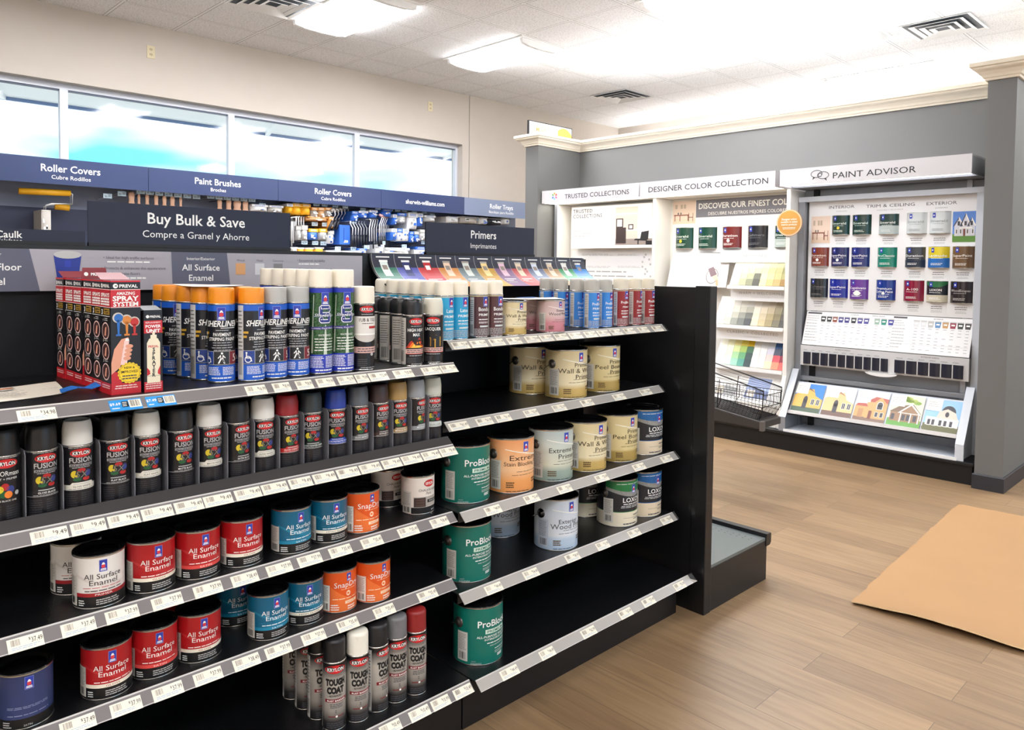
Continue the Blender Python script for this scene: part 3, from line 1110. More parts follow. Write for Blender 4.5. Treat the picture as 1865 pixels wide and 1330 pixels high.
pw = (x1 - x0) / 12
for i in range(12):
    a, b = x0 + i * pw, x0 + (i + 1) * pw
    c = mat('chart_ink', CH[i], 0.5) if False else mat('chart_ink_%s' % 'abcdefghijkl'[i], CH[i], 0.45)
    k = mat('chart_can_%s' % 'abcdefghijkl'[i], CANC[i], 0.45)
    strip_rect(a, b, 0.0, 0.68, 1, c)
    strip_rect(a, b, 0.66, 1.0, 2, mat('chart_navy', (40, 44, 62), 0.45))
    strip_rect(a, a + 0.0016, 0, 1, 3, LGREY)
    m = (a + b) / 2
    strip_rect(m - 0.017, m + 0.017, 0.42, 0.84, 3, k)
    strip_rect(m - 0.019, m + 0.019, 0.80, 0.85, 4, WHITE if i in (0, 1, 2) else TIN)
    strip_rect(m - 0.011, m + 0.011, 0.60, 0.72, 4, WHITE if i in (1, 2) else mat('chart_can_label', (150, 138, 128), 0.5))
    for q, wq in ((0.91, 0.030),):
        strip_rect(m - wq, m + wq, q, q + 0.03, 4, WHITE)
    for q in (0.30, 0.24, 0.17):
        strip_rect(m - 0.036, m + random.uniform(-0.005, 0.036), q, q + 0.022, 4, WHITE if q > 0.2 else LGREY)
tag(cs.build('colour_chart_strip'), 'curved strip of twelve coloured primer panels along the right bay top', 'sign')

# ------------------------------------------------------------------ end cap of the shelving
e = empty('end_cap', (2.87, 2.32, 0))
tag(e, 'tall black end panel with low perforated deck at the right end of the shelving', 'end cap shelving')


def epart(mb, name, **k):
    for i, v in enumerate(mb.v):
        mb.v[i] = (v[0] - 2.87, v[1] - 2.32, v[2])
    return part(mb, name, e, **k)


y0, y1 = 1.712, 2.93
epart(MB().box(2.846, 2.892, y0 + 0.075, y1 - 0.075, 0.0, 1.42, GOND), 'end_panel')
for a in (y0, y1 - 0.075):
    u = MB().box(2.842, 2.896, a, a + 0.075, 0, 1.427, GOND)
    fr = Flat((2.842, a + 0.075, 0), (0, -1, 0), (0, 0, 1))
    for k in range(52):
        u.rect(fr, 0.031, 0.036, 0.08 + k * 0.0254, 0.094 + k * 0.0254, 0, BLACK)
        u.rect(fr, 0.041, 0.046, 0.08 + k * 0.0254, 0.094 + k * 0.0254, 0, BLACK)
    epart(u, 'upright', bevel=0.003)
DK = mat('grey_deck_coat', (92, 100, 100), 0.35)
d = MB().box(2.896, 3.40, y0 + 0.006, y1, 0.192, 0.205, DK)
fr = Flat((2.896, y0, 0.205), (1, 0, 0), (0, 1, 0), 0.0003, 0)
for k in range(17):
    for r in (0.045, 0.07):
        d.ell(fr, 0.03 + r * 0 + k * 0.028, 1.17 - r - 0.06, 0.004, 0.004, 0, BLACK, 8)
for k in range(36):
    for r in (0.42, 0.445):
        d.ell(fr, r, 0.05 + k * 0.032, 0.004, 0.004, 0, BLACK, 8)
epart(d, 'base_deck')
epart(MB().prism([(3.395, 0.165), (3.43, 0.165), (3.443, 0.178), (3.443, 0.218), (3.438, 0.223), (3.400, 0.223), (3.395, 0.205)], 'y', y0, y1, GOND), 'deck_lip')
epart(MB().box(2.896, 3.408, y0 + 0.004, y1, 0.0, 0.192, GOND), 'deck_kick', bevel=0.002)
# ================================================================== PAINT CANS AND SPRAY CANS
LIDB = mat('black_lid', (16, 16, 18), 0.14, coat=0.6)
LOGOB = mat('logo_blue', (44, 62, 170), 0.5)
BARP = mat('label_panel', (206, 204, 196), 0.5)
SILV = mat('silver_label', (178, 176, 172), 0.35, 0.4)
BLUE5 = mat('dot_blue', (46, 62, 132), 0.4)
GREEN5 = mat('dot_green', (30, 92, 50), 0.4)
RED5 = mat('dot_red', (182, 36, 36), 0.4)
YEL5 = mat('dot_yellow', (214, 190, 44), 0.4)


def logo(mb, fr, u, v, h, l=2):
    """upright blue badge with a small globe and two lines of white lettering"""
    w = h * 0.30
    mb.rect(fr, u - w * 1.08, u + w * 1.08, v - h / 2 - w * 0.08, v + h / 2 + w * 0.08, l, mat('logo_edge', (150, 160, 214), 0.5))
    mb.rect(fr, u - w, u + w, v - h / 2, v + h / 2, l + 1, LOGOB)
    mb.ell(fr, u, v - h * 0.06, w * 0.55, w * 0.55, l + 2, mat('logo_red', (214, 60, 66), 0.5), 12)
    mb.poly(fr, [(u - w * 0.5, v + h * 0.08), (u + w * 0.5, v + h * 0.08), (u + w * 0.18, v + h * 0.28), (u - w * 0.18, v + h * 0.28)], l + 3, WHITE)
    mb.rect(fr, u - w * 0.7, u + w * 0.7, v - h * 0.32, v - h * 0.25, l + 2, WHITE)
    mb.rect(fr, u - w * 0.78, u + w * 0.78, v - h * 0.43, v - h * 0.36, l + 2, WHITE)


def barcode_panel(mb, fr, u0, u1, v0, v1, l=2, m=None):
    mb.rect(fr, u0, u1, v0, v1, l, m or BARP)
    k = v1 - v0
    mb.lines(fr, u0 + (u1 - u0) * 0.1, u1 - (u1 - u0) * 0.1, v0 + k * 0.38, v0 + k * 0.95, 11, l + 1, DGREY, 0.2, fill=0.3)
    mb.bars(fr, u0 + (u1 - u0) * 0.2, u1 - (u1 - u0) * 0.15, v0 + k * 0.06, v0 + k * 0.30, l + 1, BLACK, 12)


def can_shell(R, H, m, seg=48):
    b = MB()
    b.lathe([(0, 0.002), (R - 0.004, 0.002), (R - 0.002, 0), (R + 0.0010, 0.0005), (R + 0.0014, 0.002), (R + 0.0008, 0.0035)], TIN, seg)
    b.lathe([(R, 0.0035), (R, H - 0.006)], m, seg)
    b.lathe([(R, H - 0.006), (R + 0.0014, H - 0.005), (R + 0.0014, H - 0.0035)], TIN, seg)
    return b


def can_lid(R, H, r, plug=False):
    l = MB()
    l.lathe([(R + 0.0014, H - 0.0035), (R + 0.0020, H - 0.001), (R + 0.0010, H + 0.0014), (R - 0.003, H + 0.0016), (R - 0.0075, H - 0.001), (R - 0.0085, H - 0.007),
             (R * 0.72, H - 0.0075), (R * 0.70, H - 0.0055), (0, H - 0.0055)], LIDB, 48)
    part(l, 'lid', r)
    w = MB()
    w.lathe([(R + 0.0021, H - 0.0036), (R + 0.0021, H - 0.0018)], TIN, 48)
    part(w, 'rim', r)


def gallon_hardware(r, R, H, ear):
    for s in (-1, 1):
        e = MB()
        k = 20
        for q in range(1):
            n = Vector((s, 0, 0))
            z = H * 0.70
            prof = [(0.0, 0.0095), (0.005, 0.009), (0.009, 0.0075), (0.010, 0.005), (0.0155, 0.0045), (0.0175, 0.002), (0.018, -0.001)]
            vs = []
            for i in range(k):
                a = 2 * pi * i / k
                for rr, d in prof:
                    vs.append((s * (R + d - 0.0012 * 0), rr * cos(a), z + rr * sin(a)))
            m = len(prof)
            fs = [(i * m + j, ((i + 1) % k) * m + j, ((i + 1) % k) * m + j + 1, i * m + j + 1) for i in range(k) for j in range(m - 1)]
            e.add(vs, fs, ear, True)
        part(e, 'handle_ear', r)
    h = MB()
    pts = [(R + 0.008, 0, H * 0.70)]
    for i in range(25):
        a = pi * i / 24
        pts.append(((R + 0.006) * cos(a), (R + 0.007) * sin(a), H * 0.70 - 0.045 * sin(a)))
    pts.append((-R - 0.008, 0, H * 0.70))
    h.tube(pts, 0.0016, TIN, 6)
    part(h, 'bail_handle', r)


RQ, HQ = 0.054, 0.124
RG, HG = 0.084, 0.194


def quart_enamel(main, hi, band, bandtxt, txtcol, bandink, tname):
    def mk():
        r = empty('paint_can')
        tag(r, 'x', 'paint can')
        R, H = RQ, HQ
        M_ = mat('quart_' + tname, main, 0.32)
        Hi = mat('quart_hi_' + tname, hi, 0.32)
        Bd = mat('quart_band_' + tname, band, 0.32)
        T = mat('quart_txt_' + tname, txtcol, 0.4)
        BI = mat('quart_bink_' + tname, bandink, 0.4)
        b = can_shell(R, H, M_)
        fr = Cyl(R)
        hw = R * 1.15
        # sweeping arc of lighter ink
        b.band(fr, lambda t: H * (0.62 - 0.30 * sin(t * pi * 0.5)), lambda t: H * (0.66 - 0.22 * sin(t * pi * 0.55)), -hw * 0.98, hw, 0, Hi, 22)
        b.band(fr, lambda t: H * 0.32, lambda t: H * (0.36 + 0.09 * t * t), -hw * 0.6, hw, 1, Hi, 16)
        b.rect(fr, -pi * R, pi * R, 0.0038, H * 0.235, 2, BLACK)
        b.rect(fr, -pi * R * 0.5, pi * R * 0.5, H * 0.235, H * 0.305, 2, Bd)
        b.text(fr, bandtxt, 0.004, H * 0.252, 0.0062, 3, BI, wide=0.006 * len(bandtxt))
        logo(b, fr, 0.003, H * 0.80, 0.026)
        b.text(fr, 'All Surface', 0.003, H * 0.560, 0.0175, 3, T, wide=0.081)
        b.text(fr, 'Enamel', 0.004, H * 0.445, 0.0175, 3, T, wide=0.060)
        b.lines(fr, -0.040, 0.046, H * 0.385, H * 0.41, 1, 3, Hi if txtcol[0] > 200 else mat('thin_red', (190, 60, 60), 0.5), 0.02)
        b.lines(fr, -0.036, 0.048, H * 0.325, H * 0.36, 1, 3, T, 0.02)
        b.lines(fr, -0.052, -0.032, H * 0.06, H * 0.185, 3, 3, WHITE, 0.4)
        b.lines(fr, -0.012, 0.040, H * 0.07, H * 0.19, 3, 3, LGREY, 0.2)
        barcode_panel(b, fr, -R * 1.72, -R * 1.06, H * 0.06, H * 0.62, 4)
        part(b, 'can_body', r)
        can_lid(R, H, r)
        return r
    return mk


def quart_snap():
    r = empty('paint_can')
    tag(r, 'x', 'paint can')
    R, H = RQ, HQ
    b = can_shell(R, H, mat('quart_orange', (226, 88, 28), 0.32))
    fr = Cyl(R)
    Hi = mat('quart_orange_hi', (236, 116, 54), 0.32)
    b.band(fr, lambda t: H * 0.03, lambda t: H * (0.62 - 0.42 * sin(t * pi * 0.5)), -0.05, 0.06, 0, Hi, 18)
    logo(b, fr, 0.004, H * 0.83, 0.022)
    b.text(fr, 'SnapDry', 0.000, H * 0.60, 0.022, 3, WHITE, wide=0.080)
    b.lines(fr, -0.02, 0.03, H * 0.54, H * 0.57, 1, 2, mat('snap_pale', (250, 190, 150), 0.5), 0)
    S = mat('snap_badge', (252, 222, 190), 0.5)
    b.ell(fr, 0.002, H * 0.445, 0.007, 0.008, 2, S, 8)
    b.rect(fr, -0.002, 0.005, H * 0.42, H * 0.47, 3, Hi)
    b.lines(fr, -0.045, 0.05, H * 0.315, H * 0.35, 1, 2, S, 0)
    b.rect(fr, -0.008, 0.036, H * 0.20, H * 0.27, 2, S)
    b.lines(fr, -0.050, -0.022, H * 0.06, H * 0.22, 3, 2, WHITE, 0.3)
    b.lines(fr, 0.0, 0.04, H * 0.05, H * 0.16, 2, 2, WHITE, 0.3)
    b.text(fr, 'WHITE', 0.012, H * 0.215, 0.006, 3, mat('quart_orange', (226, 88, 28)), wide=0.03)
    barcode_panel(b, fr, -R * 1.62, -R * 0.98, H * 0.05, H * 0.66, 4, mat('label_white', (232, 230, 222), 0.5))
    part(b, 'can_body', r)
    can_lid(R, H, r)
    return r


def krylon_oval(b, fr, u, v, rx, ry, l=3):
    b.ell(fr, u, v, rx * 1.05, ry * 1.07, l, mat('oval_edge', (120, 20, 24), 0.35), 28)
    b.ell(fr, u, v, rx, ry, l + 1, mat('oval_red', (206, 34, 36), 0.3), 28)
    b.text(fr, 'KRYLON', u, v - ry * 0.42, ry * 1.18, l + 2, WHITE, bold=0.02, wide=rx * 1.55)


def quart_chalk():
    r = empty('paint_can')
    tag(r, 'x', 'paint can')
    R, H = RQ, HQ
    b = can_shell(R, H, mat('chalk_cream', (232, 224, 214), 0.4))
    fr = Cyl(R)
    b.rect(fr, -pi * R, pi * R, 0.0038, H * 0.19, 1, BLACK)
    krylon_oval(b, fr, 0.002, H * 0.80, 0.019, 0.0105)
    b.text(fr, 'CHALKBOARD', 0.0, H * 0.60, 0.011, 3, DGREY, wide=0.070)
    b.text(fr, 'Paint', 0.0, H * 0.51, 0.013, 3, DGREY, wide=0.022, shear=0.3)
    BR = mat('drawer_brown', (52, 38, 36), 0.4)
    b.rect(fr, -0.052, 0.050, H * 0.20, H * 0.46, 2, mat('chalk_grey', (176, 168, 160), 0.5))
    b.rect(fr, -0.050, -0.012, H * 0.20, H * 0.44, 3, BR)
    for k in range(3):
        b.rect(fr, -0.046, -0.016, H * (0.22 + 0.07 * k), H * (0.27 + 0.07 * k), 4, mat('drawer_front', (84, 62, 58), 0.4))
    b.rect(fr, -0.006, 0.05, H * 0.30, H * 0.38, 4, BLACK)
    b.text(fr, 'SMOOTH', 0.016, H * 0.325, 0.006, 5, WHITE, wide=0.032)
    b.text(fr, 'BLACK', 0.02, H * 0.08, 0.006, 3, WHITE)
    barcode_panel(b, fr, -R * 1.75, -R * 1.1, H * 0.03, H * 0.60, 4)
    part(b, 'can_body', r)
    can_lid(R, H, r)
    return r


def navy_quart():
    r = empty('paint_can')
    tag(r, 'x', 'paint can')
    R, H = RQ, HQ
    b = can_shell(R, H, mat('quart_navy', (48, 60, 104), 0.35))
    fr = Cyl(R)
    P = mat('navy_pale', (136, 146, 180), 0.5)
    logo(b, fr, 0.003, H * 0.82, 0.026)
    b.lines(fr, -0.04, 0.044, H * 0.37, H * 0.42, 2, 2, P, 0.05)
    b.lines(fr, -0.04, 0.044, H * 0.25, H * 0.28, 1, 2, P, 0.05)
    b.rect(fr, -pi * R, pi * R, 0.0038, H * 0.2, 1, BLACK)
    b.text(fr, 'SATIN', 0.0, H * 0.06, 0.006, 3, LGREY)
    b.lines(fr, -0.05, -0.03, H * 0.05, H * 0.17, 3, 3, LGREY)
    part(b, 'can_body', r)
    can_lid(R, H, r)
    return r


def slim_quart(name, stops, words, ink, barm=None, small=True):
    """pale graded label with thin lettering; also used full size for gallons"""
    def mk(R=RQ, H=HQ, gal=False, barc=True):
        r = empty('paint_can')
        tag(r, 'x', 'paint can')
        k = R / RQ
        b = can_shell(R, H, grad(name + ('_g' if gal else '_q'), stops, 0, H))
        fr = Cyl(R)
        I = mat(name + '_ink', ink, 0.5)
        b.band(fr, lambda t: H * (0.80 - 0.20 * t), lambda t: H * (0.812 - 0.188 * t), -R * 1.0, R * 1.2, 0, mat('wave_pale', (240, 238, 228), 0.5), 18)
        logo(b, fr, -0.004 * k, H * 0.845, H * 0.175)
        for t, u, v, sz, w in words:
            b.text(fr, t, u * R, v * H, sz * H, 3, I, wide=w * R)
        b.lines(fr, -0.5 * R, 0.75 * R, H * 0.385, H * 0.41, 1, 2, I, 0.05, fill=0.3)
        b.lines(fr, -0.7 * R, 0.75 * R, H * 0.325, H * 0.35, 1, 2, I, 0.05, fill=0.3)
        b.lines(fr, -0.95 * R, -0.55 * R, H * 0.10, H * 0.215, 3, 2, mat('label_brown', (92, 70, 40), 0.5), 0.2, fill=0.6)
        b.lines(fr, 0.3 * R, 0.7 * R, H * 0.16, H * 0.25, 2, 2, mat('label_brown', (92, 70, 40), 0.5), 0.2, fill=0.6)
        b.lines(fr, -0.95 * R, 0.2 * R, H * 0.03, H * 0.055, 1, 2, I, 0.4)
        barcode_panel(b, fr, -R * 1.72, -R * 1.18, H * 0.07, H * 0.60, 4, barm or BARP)
        part(b, 'can_body', r)
        can_lid(R, H, r)
        if gal:
            gallon_hardware(r, R, H, LIDB if gal == 'black' else mat('ear_steel', (92, 88, 84), 0.3, 0.8))
        return r
    return mk


def problock_gallon():
    r = empty('paint_can')
    tag(r, 'x', 'paint can')
    R, H = RG, HG
    b = can_shell(R, H, mat('teal_label', (14, 110, 96), 0.32, noise=0.08, nscale=9))
    fr = Cyl(R)
    T = mat('teal_label', (14, 110, 96))
    logo(b, fr, 0.09, H * 0.86, H * 0.15)
    b.text(fr, 'ProBlock', -0.002, H * 0.655, 0.031, 3, WHITE, bold=0.012, wide=0.120)
    b.rect(fr, -0.036, 0.048, H * 0.535, H * 0.61, 2, mat('mint_box', (206, 230, 214), 0.5))
    b.text(fr, 'PREMIUM', 0.006, H * 0.549, 0.0125, 3, mat('teal_dark', (12, 92, 82), 0.5), bold=0.01, wide=0.07)
    b.text(fr, 'ALL-PURPOSE WATER-BASED', 0.014, H * 0.468, 0.0105, 3, WHITE, bold=0.01, wide=0.158)
    b.text(fr, 'INTERIOR/EXTERIOR', 0.014, H * 0.42, 0.0085, 3, WHITE, bold=0.01, wide=0.105)
    b.lines(fr, -0.03, 0.06, H * 0.355, H * 0.39, 1, 3, WHITE, 0.05)
    b.lines(fr, -0.02, 0.06, H * 0.31, H * 0.335, 1, 3, LGREY, 0.05)
    b.lines(fr, 0.0, 0.06, H * 0.24, H * 0.265, 1, 3, WHITE, 0.05)
    b.lines(fr, 0.0, 0.06, H * 0.17, H * 0.22, 2, 3, LGREY, 0.05)
    b.lines(fr, 0.012, 0.04, H * 0.10, H * 0.15, 2, 3, WHITE, 0.1, fill=0.7)
    b.text(fr, 'WHITE', -0.075, H * 0.065, 0.005, 3, LGREY)
    b.lines(fr, -0.085, -0.04, H * 0.02, H * 0.05, 2, 3, LGREY, 0.2)
    barcode_panel(b, fr, -R * 1.62, -R * 1.14, H * 0.06, H * 0.56, 4)
    part(b, 'can_body', r)
    can_lid(R, H, r)
    gallon_hardware(r, R, H, mat('ear_steel', (92, 88, 84), 0.3, 0.8))
    return r


def loxon_gallon(top, name, foot=(222, 206, 178)):
    def mk():
        r = empty('paint_can')
        tag(r, 'x', 'paint can')
        R, H = RG, HG
        b = can_shell(R, H, mat('loxon_black', (30, 32, 38), 0.4))
        fr = Cyl(R)
        T = mat('loxon_' + name, top, 0.35)
        CON = mat('loxon_concrete', (140, 140, 136), 0.6, noise=0.3, nscale=120)
        b.band(fr, lambda t: H * (0.84 - 0.10 * sin(t * pi)), lambda t: H * 0.965, -R * 1.5, R * 1.5, 0, T, 26)
        b.band(fr, lambda t: H * (0.77 - 0.13 * sin(t * pi) ** 1.5), lambda t: H * (0.845 - 0.10 * sin(t * pi)), -R * 1.5, R * 1.5, 1, CON, 26)
        b.rect(fr, -pi * R, pi * R, 0.0038, H * 0.315, 1, mat('loxon_foot_' + name, foot, 0.45))
        b.rect(fr, -pi * R, pi * R, H * 0.315, H * 0.33, 2, T)
        logo(b, fr, 0.0, H * 0.80, H * 0.17)
        b.text(fr, 'LOXON', 0.0, H * 0.525, 0.0265, 3, WHITE, bold=0.015, wide=0.105)
        b.lines(fr, -0.05, 0.06, H * 0.47, H * 0.50, 1, 3, WHITE, 0.05, fill=0.6)
        b.lines(fr, -0.07, 0.06, H * 0.40, H * 0.46, 2, 3, LGREY, 0.1, 'r', fill=0.55)
        b.lines(fr, -0.08, 0.07, H * 0.905, H * 0.925, 1, 3, WHITE, 0.02)
        b.lines(fr, 0.0, 0.05, H * 0.22, H * 0.255, 1, 3, DGREY, 0.05, fill=0.6)
        b.rect(fr, -0.05, 0.055, H * 0.185, H * 0.19, 3, DGREY)
        b.lines(fr, 0.0, 0.05, H * 0.14, H * 0.17, 1, 3, DGREY, 0.05, fill=0.5)
        b.lines(fr, -0.05, 0.02, H * 0.045, H * 0.075, 1, 3, DGREY, 0.02, fill=0.8)
        barcode_panel(b, fr, -R * 1.62, -R * 1.10, H * 0.09, H * 0.60, 4)
        part(b, 'can_body', r)
        can_lid(R, H, r)
        gallon_hardware(r, R, H, mat('ear_steel', (92, 88, 84), 0.3, 0.8))
        return r
    return mk


# ------------------------------------------------------------------ spray cans
def spray_shell(r, R, hb, m, cap, capm, hc, rc=None, style='plain', dome=0.006):
    """body 0..hb, then a tin shoulder, then the cap to hb+hc; returns the body builder and frame"""
    b = MB()
    b.lathe([(0, 0.004), (R - 0.006, 0.003), (R - 0.002, 0.0), (R + 0.0006, 0.0012), (R + 0.0006, 0.003), (R, 0.0042)], TIN, 36)
    b.lathe([(R, 0.0042), (R, hb - 0.003)], m, 36)
    rc = rc or R - 0.002
    t = MB()
    t.lathe([(R, hb - 0.003), (R + 0.0007, hb - 0.002), (R + 0.0007, hb), (R - 0.001, hb + 0.0012), (R - 0.008, hb + 0.006), (0, hb + 0.008)], TIN, 36)
    part(t, 'collar', r)
    c = MB()
    z0, z1 = hb + 0.0005, hb + hc
    if style == 'krylon':
        pr = [(rc, z0), (rc, z0 + hc * 0.55), (rc - 0.0018, z0 + hc * 0.8), (rc - 0.004, z1 - 0.002), (rc - 0.0055, z1), (rc - 0.007, z1 - 0.0015), (rc - 0.010, z1 - 0.006), (0, z1 - 0.006)]
        c.lathe(pr, capm, 36)
        # pressed wedge for the finger
        fr = Cyl(rc, 0.0004, 0.0)
        for s in (-1, 1):
            c.add([fr(s * 0.0115, z1 - 0.022 - 0 - hb * 0, 0) * 1.0, fr(s * 0.0105, z1 - 0.022, 0), fr(s * 0.0002, z1 - 0.043, 0), fr(s * 0.0012, z1 - 0.043, 0)], [(0, 1, 2, 3)], capm)
    elif style == 'flip':
        pr = [(rc, z0), (rc - 0.0006, z1 - 0.010), (rc - 0.0025, z1 - 0.004), (rc - 0.007, z1), (0, z1 + 0.0004)]
        c.lathe(pr, capm, 36)
        fr = Cyl(rc, 0.0003, 0.0002)
        c.band(fr, lambda q: z1 - 0.010 - 0.022 * sin(q * pi), lambda q: z1 - 0.009, -0.013, 0.013, 1, capm, 12)
    else:
        pr = [(rc, z0), (rc - 0.0004, z1 - 0.004), (rc - 0.0016, z1 - 0.001), (rc - 0.004, z1), (0, z1)]
        c.lathe(pr, capm, 36)
    part(c, 'spray_cap', r)
    return b, Cyl(R, 0.00025, 0.00012)


def spray_root():
    r = empty('spray_can')
    return tag(r, 'x', 'spray can')


def krylon_fusion(cap, band, bandtxt, inkdark=True, maxx=False, clear=False):
    nm = bandtxt.lower().replace(' ', '_')

    def mk():
        r = spray_root()
        R, hb = 0.0325, 0.155
        cm = mat('cap_' + nm, cap, 0.35)
        if clear:
            cm = mat('cap_translucent', (196, 198, 186), 0.2)
        b, fr = spray_shell(r, R, hb, mat('spray_black', (24, 23, 27), 0.3), None, cm, 0.056, R - 0.0012, 'krylon')
        b.lines(fr, -0.024, 0.030, 0.1495, 0.152, 1, 1, LGREY, 0)
        krylon_oval(b, fr, 0.003, 0.1385, 0.0225, 0.0096)
        if maxx:
            b.text(fr, 'COLORmaxx', 0.0, 0.112, 0.015, 3, WHITE, wide=0.062)
            b.text(fr, 'PAINT + PRIMER', 0.0, 0.103, 0.0065, 3, WHITE, wide=0.05)
            for u, v, m in ((-0.010, 0.083, YEL5), (0.0, 0.088, RED5), (0.010, 0.082, BLUE5), (-0.004, 0.072, GREEN5), (0.006, 0.071, mat('dot_orange', (240, 130, 40), 0.4))):
                b.ell(fr, u, v, 0.0075, 0.008, 3 + int(v * 1000) % 3, m, 14)
            b.ell(fr, 0.024, 0.072, 0.005, 0.005, 3, LGREY, 12)
            b.text(fr, bandtxt, 0.0, 0.056, 0.0052, 3, WHITE)
        else:
            b.text(fr, 'FUSION', 0.003, 0.1165, 0.0165, 3, mat('fusion_silver', (196, 196, 198), 0.3, 0.3), bold=0.02, wide=0.050)
            b.rect(fr, -0.022, 0.028, 0.1075, 0.1135, 2, mat('fusion_grey', (150, 150, 152), 0.4))
            b.text(fr, 'ALL-IN-ONE', 0.003, 0.1085, 0.0052, 3, BLACK, bold=0.02, wide=0.046)
            b.lines(fr, -0.016, 0.022, 0.1035, 0.1065, 1, 3, LGREY, 0)
            b.ell(fr, -0.0115, 0.090, 0.0075, 0.0085, 2, YEL5, 16)
            b.ell(fr, 0.003, 0.0985, 0.0085, 0.005, 2, RED5, 14)
            b.ell(fr, 0.0165, 0.091, 0.0065, 0.0075, 2, BLUE5, 14)
            b.ell(fr, -0.006, 0.0785, 0.0085, 0.005, 2, GREEN5, 14)
            b.ell(fr, 0.0125, 0.0785, 0.0075, 0.0045, 2, RED5, 14)
            b.text(fr, '5X', 0.003, 0.081, 0.023, 4, mat('five_shade', (46, 46, 48), 0.4), bold=0.02, wide=0.030, shear=0.15)
            b.text(fr, '5X', 0.0035, 0.082, 0.0205, 5, mat('five_grey', (120, 118, 104), 0.4), bold=0.0, wide=0.026, shear=0.15)
            B = mat('band_' + nm, band, 0.4)
            b.band(fr, lambda t: 0.054, lambda t: 0.066 + (0.005 if 0.25 < t < 0.8 else 0.0), -0.040, 0.046, 2, B, 18)
            b.rect(fr, -0.040, 0.046, 0.0535, 0.0545, 3, LGREY)
            b.rect(fr, -0.014, 0.020, 0.0665, 0.0685, 3, LGREY)
            b.text(fr, bandtxt, 0.004, 0.0595, 0.0058, 3, DGREY if inkdark else WHITE, bold=0.01, wide=0.0034 * len(bandtxt))
            b.lines(fr, -0.024, 0.030, 0.0555, 0.0575, 1, 3, DGREY if inkdark else LGREY, 0)
        b.lines(fr, -0.034, -0.005, 0.012, 0.048, 7, 1, mat('faint_print', (56, 55, 60), 0.5), 0.1)
        b.lines(fr, 0.002, 0.036, 0.012, 0.048, 7, 1, mat('faint_print', (56, 55, 60), 0.5), 0.1)
        barcode_panel(b, fr, -R * 1.95, -R * 1.35, 0.006, 0.146, 2, mat('grey_panel', (150, 150, 148), 0.4))
        part(b, 'can_body', r)
        return r
    return mk


